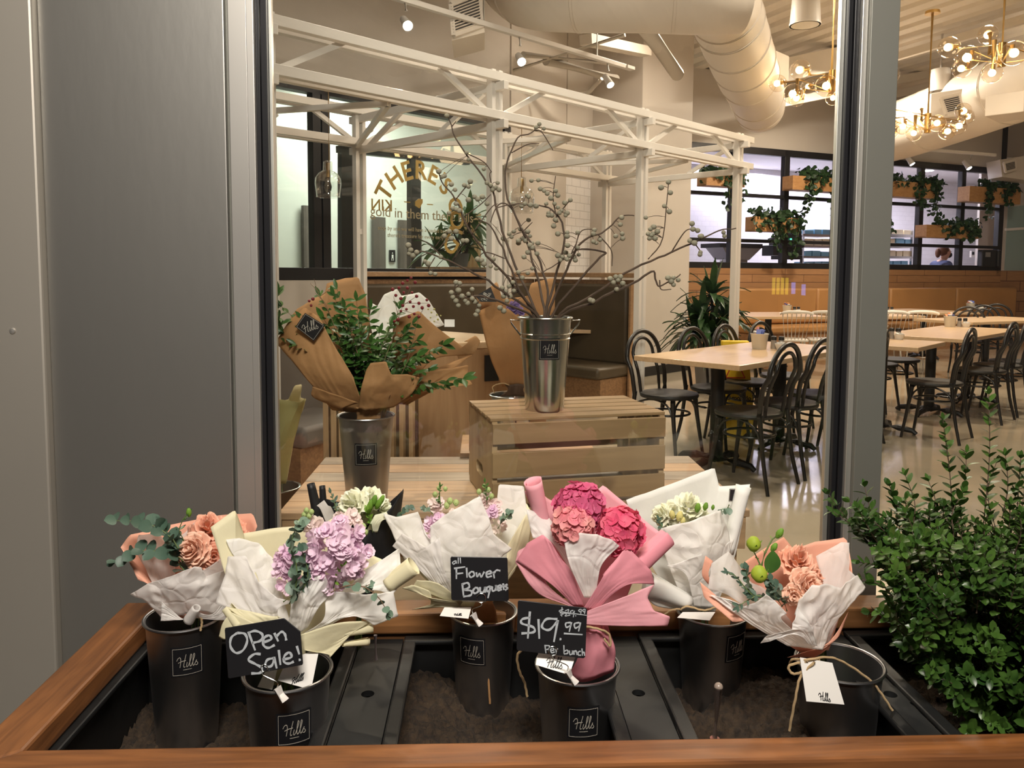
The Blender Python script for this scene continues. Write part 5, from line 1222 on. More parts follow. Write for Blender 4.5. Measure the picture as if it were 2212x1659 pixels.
sprig(b, Y - .03, [(390, 1220), (380, 1190), (368, 1160), (350, 1135)], 30, 6, M_euc, 'eucalyptus_sprig', True); sprig(b, Y - .03, [(410, 1245), (392, 1225), (372, 1200)], 28, 4, M_euc, 'eucalyptus_sprig', True)
sprig(b, Y - .02, [(398, 1170), (386, 1145), (395, 1122), (405, 1110)], 18, 4, M_nand, 'bud_stem', wr=.3); buds(b, M_bud, Y - .02, [(408, 1107)], 6, el=1.8)

# ---- 3: black paper, white freesia (behind)
Y = 1.71
b = bouquet('black paper wrapped bouquet of white freesias behind the lilac one', 770, 1290, Y)
sheet('wrapping_paper', M_blackp, b, Y, [[(760, 1290, .03), (800, 1290, .03)], [(700, 1170, .06), (780, 1160, .09), (850, 1190, .05)], [(676, 1120, .04), (690, 1075, .05), (760, 1090, .09), (830, 1095, .08), (868, 1060, .05)]], crk=.003)
sheet('wrapping_paper', M_blackp, b, Y, [[(790, 1250, -.03), (835, 1262, .0)], [(785, 1190, -.05), (860, 1200, .01)], [(780, 1165, -.045), (815, 1125, -.04), (850, 1090, -.02), (873, 1053, .02), (866, 1110, .04)]], crk=.002, N=20)
roll('paper_roll', M_blackp, b, Y, (671, 1045, .0), (690, 1128, .0), 9, 13); roll('paper_roll', M_blackp, b, Y, (696, 1050, .03), (700, 1110, .03), 7, 9)
sheet('tissue', M_tissue2, b, Y, [[(705, 1130, -.02), (730, 1125, -.02)], [(692, 1100, -.03), (715, 1095, -.03)], [(684, 1092, -.03), (700, 1080, -.03), (712, 1098, -.03)]], N=10, M=8, crk=.002)
for i, (x, y, r, t) in enumerate(((765, 1087, 34, (-.4, -.7, .6)), (748, 1100, 26, (-.6, -.7, .3)), (800, 1078, 30, (.2, -.6, .8)), (822, 1100, 26, (.6, -.7, .4)), (790, 1108, 24, (0, -.9, .2)))): rose('freesia_bloom', M_ivory, b, x, y, Y - .03 + .01 * i, r, t, 4, .18, open_=.8)
buds(b, M_bud, Y - .05, [(808, 1082, 0, 7, .3), (818, 1088, 0, 7, .5), (800, 1092, 0, 7, .2), (824, 1080, 0, 6, .5), (796, 1100, 0, 6, 0)], 7, el=2.2)
sprig(b, Y - .05, [(732, 1130), (725, 1095), (715, 1065)], 16, 7, M_euc, 'leaf_sprig'); sprig(b, Y - .05, [(805, 1150), (800, 1125), (795, 1110)], 26, 4, M_bud, 'leaf_sprig'); sprig(b, Y - .02, [(845, 1130), (868, 1105), (886, 1100)], 14, 5, M_euc, 'leaf_sprig', True)
sheet('tissue', M_ivory, b, Y, [[(790, 1150, -.04), (815, 1150, -.04)], [(800, 1130, -.05), (825, 1125, -.05)], [(810, 1112, -.05), (835, 1105, -.05), (842, 1120, -.05)]], N=10, M=8, crk=.003)
stems(b, Y, (775, 1280), (770, 1480), 8)

# ---- 4: white tissue over cream, pale stocks (centre, behind)
Y = 1.66
b = bouquet('white tissue and cream paper bouquet of pale stocks behind the flower bouquets board', 1030, 1310, Y)
sheet('wrapping_paper', M_cream, b, Y, [[(985, 1310, .03), (1040, 1310, .04)], [(900, 1230, .03), (1010, 1200, .08), (1110, 1210, .03)], [(835, 1125, .02), (900, 1140, .06), (990, 1120, .09), (1075, 1080, .09), (1135, 1085, .06), (1152, 1115, .02)]], crk=.003)
sheet('tissue', M_tissuew, b, Y, [[(1010, 1300, .0), (1060, 1300, .02)], [(1050, 1200, .02), (1110, 1180, .04)], [(1062, 1170, .02), (1078, 1046, .03), (1131, 1050, .05), (1140, 1120, .04)]], crk=.003, N=22)
sheet('wrapping_paper', M_cream, b, Y, [[(1040, 1300, -.02), (1065, 1300, 0)], [(1090, 1230, -.02), (1110, 1235, .0)], [(1095, 1180, -.01), (1135, 1112, .01), (1152, 1108, .02), (1140, 1190, .02), (1102, 1240, .01)]], crk=.003, N=20)
sheet('tissue', M_tissuew, b, Y, [[(960, 1290, -.02), (1000, 1300, -.03)], [(905, 1220, -.03), (960, 1200, -.05)], [(880, 1220, -.02), (850, 1160, -.02), (828, 1108, -.01), (856, 1116, -.02), (903, 1104, -.03), (917, 1150, -.04), (935, 1168, -.05)]], crk=.005, N=26)
sheet('tissue', M_tissuew, b, Y, [[(975, 1295, -.035), (1010, 1300, -.04), (1050, 1300, -.03)], [(935, 1200, -.06), (1010, 1185, -.075), (1075, 1215, -.05)], [(930, 1135, -.06), (975, 1102, -.07), (1037, 1071, -.07), (1057, 1120, -.07), (1066, 1150, -.065), (1105, 1184, -.05)]], crk=.006, N=34)
sheet('tissue', M_tissue, b, Y, [[(955, 1290, -.045), (990, 1300, -.05)], [(915, 1240, -.06), (960, 1230, -.075)], [(848, 1178, -.03), (870, 1150, -.05), (920, 1180, -.07), (950, 1160, -.07)]], crk=.006)
sheet('wrapping_paper', M_cream, b, Y, [[(985, 1300, -.06), (1000, 1310, -.05)], [(930, 1290, -.07), (950, 1312, -.05)], [(868, 1270, -.06), (890, 1262, -.07), (930, 1275, -.07), (932, 1305, -.05), (890, 1316, -.03)]], crk=.003, N=22)
sheet('wrapping_paper', M_cream, b, Y, [[(1000, 1300, -.06), (990, 1312, -.05)], [(950, 1262, -.075), (945, 1290, -.06)], [(900, 1252, -.06), (888, 1272, -.05)]], N=10, crk=.003)
stock(b, M_blush, Y - .01, [(985, 1150), (965, 1120), (945, 1085)], 20, 20, 11, 5); stock(b, M_lilac, Y - .02, [(935, 1165), (940, 1140), (950, 1120)], 18, 16, 11, 6); stock(b, M_blush, Y, [(1075, 1140), (1065, 1100), (1052, 1072)], 16, 16, 11, 7)
stock(b, M_lilac, Y - .02, [(990, 1130), (1030, 1110), (1070, 1105)], 14, 14, 10, 9)
buds(b, M_budl, Y - .02, [(940, 1068, 0, 6), (948, 1054, 0, 5), (962, 1056, 0, 5), (972, 1082, 0, 7), (985, 1086, 0, 7), (965, 1092, 0, 7), (1046, 1050, 0, 5), (1055, 1058, 0, 6), (1035, 1062, 0, 6), (1062, 1072, 0, 6)], 6, el=1.15)
sprig(b, Y - .03, [(952, 1095), (950, 1075), (950, 1052)], 14, 6, M_nand, 'bud_stem', wr=.35); sprig(b, Y - .03, [(1052, 1090), (1050, 1065), (1048, 1042)], 13, 6, M_nand, 'bud_stem', wr=.35)
sprig(b, Y - .05, [(1075, 1142), (1088, 1122), (1098, 1112)], 20, 4, M_eucl, 'eucalyptus_sprig', True); sprig(b, Y - .03, [(935, 1110), (925, 1100), (918, 1098)], 14, 4, M_eucl, 'eucalyptus_sprig', True)
stems(b, Y, (1040, 1290), (1050, 1520), 9, 14, M_kraft)
sheet('stem_wrap', M_kraft, b, Y, [[(1005, 1345, -.02), (1075, 1345, -.02)], [(1020, 1315, -.03), (1070, 1315, -.03)], [(1030, 1290, -.02), (1060, 1290, -.02)]], N=14, M=8, crk=.004)
card(b, [(960, 1312, -.10), (1018, 1312, -.09), (1012, 1336, -.14), (950, 1330, -.14)], Y, script_at=(.6, .75), size=.012)
# ---- 6: white paper bouquet (right, behind)
Y = 1.70
b = bouquet('white paper wrapped bouquet of white freesias with a rolled right edge', 1510, 1320, Y)
sheet('wrapping_paper', M_whitep, b, Y, [[(1470, 1320, .02), (1545, 1320, .02)], [(1390, 1190, .05), (1500, 1170, .10), (1590, 1190, .05)], [(1352, 1080, .03), (1440, 1048, .08), (1543, 1009, .10), (1553, 1050, .10), (1620, 1046, .06)]], crk=.002, N=34)
roll('paper_roll', M_whitep, b, Y, (1607, 1050, .02), (1572, 1195, .0), 19, 15, 1.4)
sheet('tissue', M_tissuew, b, Y, [[(1480, 1315, -.02), (1545, 1315, -.02)], [(1440, 1210, -.05), (1520, 1200, -.075), (1575, 1200, -.04)], [(1415, 1142, -.04), (1460, 1130, -.06), (1500, 1122, -.07), (1540, 1105, -.07), (1556, 1100, -.06), (1572, 1150, -.03)]], crk=.007, N=34)
sheet('tissue', M_tissuew, b, Y, [[(1500, 1310, -.045), (1548, 1312, -.03)], [(1480, 1240, -.07), (1560, 1240, -.05)], [(1440, 1220, -.06), (1505, 1200, -.08), (1585, 1165, -.04)]], crk=.007, N=26)
roll('paper_roll', M_whitep, b, Y, (1400, 1262, -.07), (1490, 1300, -.06), 29, 15, 1.3)
sheet('wrapping_paper', M_whitep, b, Y, [[(1480, 1318, -.05), (1500, 1310, -.05)], [(1420, 1310, -.07), (1440, 1270, -.07)], [(1396, 1292, -.07), (1390, 1230, -.07)]], N=14, crk=.002)
for i, (x, y, r, t) in enumerate(((1488, 1092, 32, (.1, -.5, .85)), (1430, 1112, 24, (-.6, -.6, .5)), (1455, 1105, 26, (-.2, -.8, .5)), (1515, 1118, 24, (.5, -.8, .3)), (1500, 1130, 24, (0, -.9, .2)), (1445, 1132, 20, (-.3, -.9, .2)))): rose('freesia_bloom', M_ivory, b, x, y, Y - .02, r, t, 4, .16, open_=.8)
buds(b, M_bud, Y - .05, [(1507, 1097, 0, 7, .1), (1524, 1094, 0, 6, .2), (1540, 1096, 0, 4, .1)], 7, el=1.7); buds(b, M_yel, Y - .05, [(1452, 1112, 0, 7, -.2), (1468, 1115, 0, 8, .2), (1475, 1125, 0, 6, .2)], 7, el=1.6)
sprig(b, Y - .05, [(1575, 1090), (1570, 1100), (1560, 1106)], 18, 3, M_eucl, 'eucalyptus_sprig', True); sprig(b, Y - .04, [(1435, 1145), (1428, 1135), (1424, 1125)], 18, 3, M_euc, 'leaf_sprig')
card(b, [(1576, 1056, .02), (1596, 1056, .02), (1592, 1085, .02), (1574, 1083, .02)], Y, 'label', None, mat_=M_label, border=True)
stems(b, Y, (1520, 1310), (1530, 1500), 8)
twine(b, [(1468, 1318, -.07), (1485, 1310, -.075), (1520, 1318, -.075), (1545, 1312, -.07)], Y, .002); twine(b, [(1470, 1315, -.07), (1450, 1318, -.07), (1430, 1332, -.06)], Y, .0018)
card(b, [(1475, 1322, -.08), (1545, 1322, -.07), (1533, 1340, -.11), (1463, 1334, -.11)], Y)

# ---- 2: cream paper, lilac stocks (front left)
Y = 1.44
b = bouquet('cream paper and white tissue bouquet of lilac stocks behind the open sale board', 640, 1400, Y)
sheet('wrapping_paper', M_cream, b, Y, [[(590, 1400, .03), (680, 1400, .03)], [(520, 1270, .05), (640, 1230, .10), (790, 1260, .05)], [(478, 1165, .04), (530, 1150, .07), (610, 1138, .10), (690, 1136, .10), (717, 1120, .10), (740, 1160, .09), (810, 1200, .07), (870, 1225, .03)]], crk=.003, N=36)
sheet('wrapping_paper', M_cream, b, Y, [[(560, 1390, .0), (600, 1390, .02)], [(495, 1260, .0), (555, 1240, .03)], [(455, 1138, .01), (508, 1101, .03), (527, 1150, .05), (530, 1210, .05)]], crk=.002, N=24, label='tall folded flap')
roll('paper_roll', M_cream, b, Y, (893, 1221, .0), (838, 1262, .0), 24, 20, 1.4)
sheet('tissue', M_tissuew, b, Y, [[(580, 1390, .0), (640, 1390, .02)], [(540, 1270, .02), (600, 1240, .05)], [(490, 1165, .01), (520, 1160, .03), (560, 1172, .05), (600, 1215, .05), (625, 1265, .03)]], crk=.005, N=26)
sheet('tissue', M_tissue, b, Y, [[(590, 1385, -.03), (630, 1385, -.03)], [(540, 1330, -.045), (600, 1320, -.05)], [(466, 1302, -.03), (488, 1240, -.02), (492, 1200, -.02), (530, 1200, -.03), (560, 1255, -.045), (600, 1290, -.05), (632, 1300, -.05)]], crk=.006, N=32)
sheet('tissue', M_tissuew, b, Y, [[(620, 1355, -.06), (645, 1366, -.065), (665, 1355, -.06)], [(628, 1315, -.075), (660, 1300, -.085), (690, 1310, -.075)], [(624, 1264, -.055), (660, 1255, -.07), (684, 1240, -.08), (704, 1241, -.08), (711, 1262, -.07), (710, 1290, -.06)]], crk=.008, N=32)
sheet('tissue', M_tissuew, b, Y, [[(655, 1370, -.055), (690, 1360, -.055)], [(700, 1335, -.065), (760, 1330, -.06)], [(700, 1275, -.06), (740, 1278, -.06), (790, 1282, -.05), (850, 1277, -.03), (861, 1330, -.03), (808, 1348, -.04)]], crk=.005, N=32)
sheet('tissue', M_tissuew, b, Y, [[(700, 1300, -.02), (730, 1310, -.02)], [(760, 1260, -.02), (800, 1275, -.02)], [(770, 1240, .0), (815, 1215, .0), (862, 1184, .02), (866, 1215, .01), (878, 1248, .01), (848, 1285, -.01)]], crk=.005, N=28)
sheet('wrapping_paper', M_cream, b, Y, [[(600, 1380, -.05), (640, 1375, -.05)], [(540, 1345, -.055), (600, 1335, -.055)], [(488, 1310, -.045), (540, 1320, -.05), (610, 1335, -.05)]], crk=.002, N=24)
roll('paper_roll', M_cream, b, Y, (489, 1312, -.05), (520, 1352, -.06), 13, 16, .8)
sheet('wrapping_paper', M_cream, b, Y, [[(500, 1322, -.06), (560, 1350, -.065)], [(482, 1345, -.06), (520, 1362, -.065)], [(474, 1374, -.055), (484, 1381, -.06), (492, 1378, -.06)]], N=14, crk=.002)
sheet('wrapping_paper', M_cream, b, Y, [[(650, 1370, -.07), (655, 1400, -.07), (662, 1405, -.07)], [(730, 1345, -.065), (700, 1400, -.06), (705, 1412, -.06)], [(810, 1340, -.04), (765, 1363, -.05), (714, 1419, -.06)]], crk=.002, N=20)
roll('paper_roll', M_cream, b, Y, (803, 1353, -.03), (742, 1368, -.05), 15, 8, .9); roll('paper_roll', M_cream, b, Y, (795, 1385, -.02), (740, 1392, -.05), 10, 5, .9)
stock(b, M_lilac, Y - .03, [(700, 1255, .0), (715, 1220, -.03), (712, 1180, -.03), (705, 1150, 0)], 46, 58, 17, 2); stock(b, M_lilac, Y - .02, [(755, 1230), (765, 1200), (755, 1160), (748, 1130)], 30, 34, 16, 3); stock(b, M_lilac, Y, [(625, 1270), (620, 1230), (630, 1190)], 24, 22, 15, 4)
stock(b, M_blush, Y + .02, [(690, 1160), (680, 1142), (668, 1130)], 20, 14, 14, 8); stock(b, M_blush, Y + .01, [(762, 1140), (752, 1122), (745, 1115)], 20, 14, 14, 10)
buds(b, M_budl, Y, [(662, 1103, 0, 6), (673, 1106, 0, 6), (657, 1112, 0, 6), (668, 1115, 0, 6), (648, 1128, 0, 6)], 6, el=1.2); buds(b, M_budl, Y - .01, [(785, 1138, 0, 7), (790, 1150, 0, 6)], 6, el=1.2)
sprig(b, Y - .09, [(625, 1305), (640, 1262), (640, 1220), (628, 1180), (640, 1140), (650, 1132)], 28, 13, M_eucl, 'eucalyptus_sprig', True, seed=5); sprig(b, Y - .085, [(612, 1300), (655, 1270), (665, 1235), (652, 1190)], 24, 8, M_euc, 'eucalyptus_sprig', True)
sprig(b, Y - .09, [(715, 1280), (760, 1262), (800, 1275), (825, 1300), (836, 1325)], 22, 8, M_eucl, 'eucalyptus_sprig', True, stemmat=M_redtwig, pair=False); sprig(b, Y - .08, [(720, 1270), (728, 1245), (740, 1225)], 26, 5, M_bud, 'leaf_sprig', wr=.25); sprig(b, Y - .08, [(740, 1260), (780, 1268), (800, 1262)], 14, 4, M_eucl, 'eucalyptus_sprig', True, stemmat=M_redtwig)
stems(b, Y, (625, 1390), (620, 1540), 9, 22)
sheet('stem_wrap', M_cream, b, Y, [[(585, 1480, .0), (650, 1480, .0)], [(600, 1430, -.02), (660, 1430, -.02)], [(610, 1385, -.03), (660, 1385, -.03)]], N=14, M=8, crk=.004)
card(b, [(618, 1428, -.07), (690, 1400, -.06), (672, 1490, -.075), (600, 1470, -.085)], Y, script_at=(.55, .78), size=.017); card(b, [(572, 1452, -.04), (600, 1440, -.04), (588, 1490, -.06), (556, 1484, -.06)], Y, mat_=None)

# ---- 5: pink paper, hydrangeas (front centre)
Y = 1.49
b = bouquet('pink paper bouquet of deep pink hydrangeas behind the price board', 1290, 1400, Y)
sheet('wrapping_paper', M_pinklight, b, Y, [[(1255, 1350, .03), (1330, 1350, .03)], [(1190, 1210, .05), (1290, 1190, .10), (1390, 1210, .06)], [(1133, 1060, .03), (1165, 1060, .05), (1185, 1078, .07), (1240, 1098, .10), (1303, 1047, .10), (1340, 1078, .09), (1400, 1130, .07), (1453, 1170, .04)]], crk=.002, N=38)
roll('paper_roll', M_pinklight, b, Y, (1152, 1040, .0), (1174, 1130, .02), 23, 18, 1.35)
roll('paper_roll', M_pink, b, Y, (1440, 1160, .0), (1370, 1225, -.03), 24, 26, 1.2)
sheet('tissue', M_tissue, b, Y, [[(1250, 1260, -.03), (1275, 1250, -.03)], [(1190, 1170, -.02), (1225, 1150, .0)], [(1150, 1160, -.01), (1136, 1098, .0), (1180, 1110, .02), (1205, 1150, .01)]], crk=.005, N=22)
hydrangea(b, M_hyd3, 1252, 1098, Y - .01, 56, 72, .25, (0, -.7, .7)); hydrangea(b, M_hyd2, 1238, 1137, Y - .05, 46, 60, .27, (-.3, -.85, .4)); hydrangea(b, M_hyd, 1338, 1148, Y - .04, 52, 72, .27, (.35, -.8, .4))
sheet('wrapping_paper', M_pink, b, Y, [[(1240, 1310, -.05), (1262, 1312, -.055)], [(1190, 1262, -.06), (1235, 1235, -.07)], [(1115, 1212, -.03), (1140, 1172, -.04), (1172, 1154, -.05), (1190, 1170, -.06), (1205, 1200, -.065)]], crk=.002, N=26)
sheet('wrapping_paper', M_pinklight, b, Y, [[(1240, 1312, -.05), (1255, 1318, -.05)], [(1160, 1280, -.04), (1185, 1265, -.05)], [(1113, 1214, -.03), (1118, 1190, -.03), (1142, 1176, -.04)]], N=14, crk=.002)
sheet('tissue', M_tissue, b, Y, [[(1262, 1290, -.07), (1285, 1290, -.07)], [(1228, 1215, -.085), (1300, 1220, -.09)], [(1217, 1162, -.07), (1250, 1150, -.085), (1290, 1153, -.095), (1322, 1166, -.09), (1337, 1178, -.08)]], crk=.005, N=28)
sheet('wrapping_paper', M_pink, b, Y, [[(1258, 1318, -.07), (1285, 1320, -.07)], [(1300, 1250, -.09), (1350, 1265, -.085)], [(1302, 1240, -.085), (1354, 1180, -.08), (1385, 1210, -.075), (1406, 1232, -.07), (1413, 1262, -.06)]], crk=.002, N=28)
sheet('wrapping_paper', M_pinklight, b, Y, [[(1262, 1322, -.075), (1262, 1348, -.075)], [(1340, 1292, -.085), (1340, 1352, -.08)], [(1413, 1262, -.06), (1398, 1290, -.07), (1412, 1318, -.075), (1447, 1332, -.07), (1441, 1352, -.07)]], crk=.002, N=24)
sheet('stem_wrap', M_pink, b, Y, [[(1225, 1462, -.03), (1262, 1472, -.045), (1325, 1450, -.03)], [(1255, 1400, -.05), (1290, 1400, -.06), (1328, 1400, -.045)], [(1258, 1340, -.06), (1285, 1345, -.065), (1312, 1345, -.05)]], N=20, M=12, crk=.007)
twine(b, [(1255, 1352, -.07), (1290, 1358, -.08), (1315, 1370, -.07), (1318, 1395, -.07), (1305, 1380, -.07)], Y, .0022)
twine(b, [(1140, 1395, -.04), (1118, 1415, -.05), (1122, 1450, -.05), (1133, 1475, -.05), (1139, 1505, -.05)], Y, .0024)
card(b, [(1163, 1410, -.12), (1243, 1418, -.12), (1230, 1458, -.14), (1157, 1436, -.15)], Y, script_at=(.5, .55), size=.022, w=.0013)

# ---- 7: peach, right front
Y = 1.45
b = bouquet('peach paper bouquet with yellow green buds in front of the boxwood', 1760, 1410, Y)
sheet('wrapping_paper', M_peach, b, Y, [[(1720, 1400, .03), (1790, 1405, .03)], [(1620, 1270, .05), (1730, 1240, .11), (1830, 1280, .06)], [(1600, 1220, .05), (1640, 1190, .08), (1692, 1160, .11), (1715, 1186, .11), (1760, 1170, .11), (1828, 1160, .09), (1842, 1240, .05)]], crk=.002, N=34)
sheet('wrapping_paper', M_peach, b, Y, [[(1730, 1410, -.01), (1770, 1410, -.02)], [(1600, 1330, -.02), (1650, 1345, -.04)], [(1512, 1255, -.01), (1520, 1290, -.02), (1580, 1340, -.04)]], N=18, crk=.003)
sheet('wrapping_paper', M_peach, b, Y, [[(1545, 1275, .01), (1530, 1262, .01)], [(1530, 1240, .0), (1516, 1240, .0)], [(1540, 1212, .0), (1524, 1200, .0)]], N=8, M=8, crk=.001)
sheet('wrapping_paper', M_peach, b, Y, [[(1700, 1420, -.03), (1760, 1420, -.04)], [(1750, 1405, -.06), (1790, 1395, -.04)], [(1775, 1405, -.05), (1812, 1375, -.03), (1832, 1320, -.01)]], N=16, crk=.002)
sheet('tissue', M_tissue2, b, Y, [[(1690, 1380, .0), (1740, 1385, .02)], [(1580, 1290, .0), (1650, 1270, .04)], [(1527, 1272, -.01), (1537, 1215, .0), (1572, 1190, .02), (1600, 1225, .04), (1612, 1280, .02)]], crk=.005, N=24)
sheet('tissue', M_tissue2, b, Y, [[(1760, 1390, .01), (1790, 1390, .01)], [(1780, 1290, .04), (1830, 1290, .03)], [(1760, 1200, .07), (1815, 1170, .06), (1834, 1172, .05), (1832, 1230, .03), (1854, 1250, .02), (1858, 1280, .0)]], crk=.005, N=26)
sheet('tissue', M_tissue, b, Y, [[(1700, 1395, -.05), (1765, 1402, -.06)], [(1610, 1340, -.045), (1690, 1340, -.08)], [(1530, 1282, -.02), (1560, 1290, -.03), (1600, 1312, -.05), (1630, 1300, -.07), (1652, 1281, -.08), (1680, 1305, -.085), (1697, 1322, -.08)]], crk=.006, N=34)
sheet('tissue', M_tissue, b, Y, [[(1755, 1402, -.07), (1775, 1402, -.06)], [(1735, 1340, -.095), (1800, 1350, -.06)], [(1715, 1325, -.085), (1725, 1290, -.09), (1752, 1262, -.09), (1782, 1258, -.085), (1815, 1268, -.07), (1850, 1240, -.04), (1866, 1265, -.03)]], crk=.008, N=34)
sheet('tissue', M_tissue, b, Y, [[(1745, 1390, -.09), (1765, 1395, -.085)], [(1715, 1370, -.105), (1750, 1350, -.105)], [(1642, 1390, -.085), (1655, 1372, -.095), (1710, 1360, -.11), (1712, 1345, -.11), (1720, 1310, -.10)]], crk=.007, N=26)
rose('lisianthus_bloom', M_prose, b, 1722, 1212, Y + .01, 40, (.05, -.55, .85), 6, .16); rose('lisianthus_bloom', M_prose, b, 1752, 1245, Y + .0, 30, (.3, -.8, .3), 5, .14); rose('lisianthus_bloom', M_prosel, b, 1742, 1266, Y - .05, 40, (.25, -.85, .4), 7, .12); rose('lisianthus_bloom', M_prosel, b, 1715, 1285, Y - .06, 24, (-.3, -.9, .1), 5, .16)
buds(b, M_lime, Y - .03, [(1628, 1175, 0, 17, -.05), (1640, 1240, -.02, 19, -.15)], 17, el=1.05); buds(b, M_bud, Y - .03, [(1684, 1152, 0, 8, .5), (1672, 1182, 0, 7, .5)], 8, el=1.7)
sprig(b, Y - .02, [(1655, 1250), (1640, 1215), (1630, 1195)], 8, 4, M_bud, 'bud_stem', stem=.0022); sprig(b, Y - .02, [(1645, 1222), (1652, 1195), (1668, 1165), (1682, 1155)], 10, 4, M_bud, 'bud_stem', stem=.0022, wr=.2)
m = MB(); m.leaf(P(1662, 1240, Y - .05), P(1672, 1190, Y - .05) - P(1662, 1240, Y - .05), V((.2, -1, .3)), 52 * pxm(Y), 40 * pxm(Y), .1, 8); m.build('leaf', M_nand, b)
sprig(b, Y - .05, [(1640, 1300), (1610, 1270), (1590, 1245), (1572, 1238)], 20, 8, M_euc, 'eucalyptus_sprig'); sprig(b, Y - .055, [(1660, 1300), (1640, 1285), (1610, 1300), (1595, 1310)], 20, 6, M_euc, 'eucalyptus_sprig'); sprig(b, Y - .06, [(1690, 1310), (1670, 1280), (1665, 1255)], 24, 6, M_euc, 'eucalyptus_sprig', True); sprig(b, Y - .05, [(1700, 1320), (1690, 1290), (1680, 1265)], 22, 5, M_euc, 'eucalyptus_sprig', True); sprig(b, Y - .03, [(1640, 1300), (1620, 1265), (1612, 1230)], 22, 6, M_euc, 'eucalyptus_sprig', True)
stems(b, Y, (1775, 1395), (1795, 1560), 9, 14)
twine(b, [(1705, 1440, -.06), (1712, 1425, -.08), (1745, 1425, -.10), (1790, 1420, -.08), (1830, 1435, -.06), (1880, 1470, -.05), (1905, 1500, -.05), (1928, 1535, -.05)], Y, .0023); twine(b, [(1760, 1430, -.10), (1730, 1460, -.10), (1718, 1510, -.10), (1705, 1578, -.09)], Y, .0024); twine(b, [(1745, 1428, -.10), (1705, 1438, -.09), (1712, 1455, -.09), (1735, 1450, -.10), (1770, 1425, -.09)], Y, .0024)
card(b, [(1728, 1420, -.10), (1798, 1432, -.09), (1824, 1522, -.10), (1742, 1515, -.11)], Y, script_at=(.5, .86), size=.017)
# ---------------------------------------------------------------- window display: plank bench, crate, metal bucket, kraft bouquets, berry branches
M_plankw = wood('bench_planks', (.46, .29, .16), (.30, .19, .11), .6, 0, 1.0, .25); M_plankg = wood('grey_planks', (.34, .27, .20), (.22, .17, .125), .65, 0, 1.0, .25)
M_crate = wood('crate_pine', (.29, .185, .09), (.225, .14, .065), .6, 0, .9, .12); M_cratey = wood('crate_end', (.38, .26, .14), (.32, .21, .11), .6, 2, .7, .1)
ZPL = .60
db = thing('display_bench', 'low plank topped wooden display bench behind the window', 'bench', (.1, 2.65, 0))
xA, yA = PZ(600, 1108, ZPL).x, PZ(600, 1108, ZPL).y
for k in range(6):
    y0 = yA + k * .117; m = MB(); m.box((xA, y0, ZPL - .022), (.80, y0 + .113, ZPL)); m.build('plank', (M_plankw, M_plankg)[k % 2 if k > 1 else 0], db, smooth=False, bevel=.003)
m = MB(); m.box((xA + .01, yA + .004, ZPL - .12), (.79, yA + .024, ZPL - .023)); m.build('apron', M_plankw, db, smooth=False, bevel=.002)
m = MB(); m.box((xA + .01, yA + .025, ZPL - .12), (xA + .03, yA + .69, ZPL - .023)); m.build('apron', M_plankw, db, smooth=False, bevel=.002)
for sx in (xA + .04, .73):
    for sy in (yA + .05, yA + .62):
        m = MB(); m.box((sx, sy, 0), (sx + .05, sy + .05, ZPL - .023)); m.build('leg', M_plankw, db, smooth=False)
# crate, standing upside down
ZC = .874
cFL = PZ(1063, 905, ZC); cFR = PZ(1436, 890, ZC); cBL = PZ(968, 866, ZC)
cx_ = (cFR - cFL); cL = cx_.length; cx_.normalize(); cy_ = V((-cx_.y, cx_.x, 0)); cD = (cBL - cFL).dot(cy_)
cr_t = thing('wooden_crate', 'pale slatted wooden crate turned upside down on the display bench', 'crate', (cFL.x, cFL.y, ZPL), math.atan2(cx_.y, cx_.x))
RC = ROOT[cr_t.name]
def cb(lo, hi, name, m_, bev=.002):
    m = MB(); (a, b, c), (d, e, f) = lo, hi; m.hexa([RC @ V(p) for p in ((a, b, c), (d, b, c), (d, e, c), (a, e, c), (a, b, f), (d, b, f), (d, e, f), (a, e, f))]); return m.build(name, m_, cr_t, smooth=False, bevel=bev)
hC = ZC - ZPL
nS = 5; sw = cD / nS
for k in range(nS): cb((-.004, k * sw + .006, hC - .010), (cL + .004, (k + 1) * sw - .008, hC), 'top_slat', M_crate)
for zz in ((hC - .012 - .064, hC - .014), (hC - .176, hC - .101), (.018, .084)):
    cb((0, -.010, zz[0]), (cL, -.0005, zz[1]), 'front_slat', M_crate); cb((0, cD + .0005, zz[0]), (cL, cD + .010, zz[1]), 'rear_slat', M_crate)
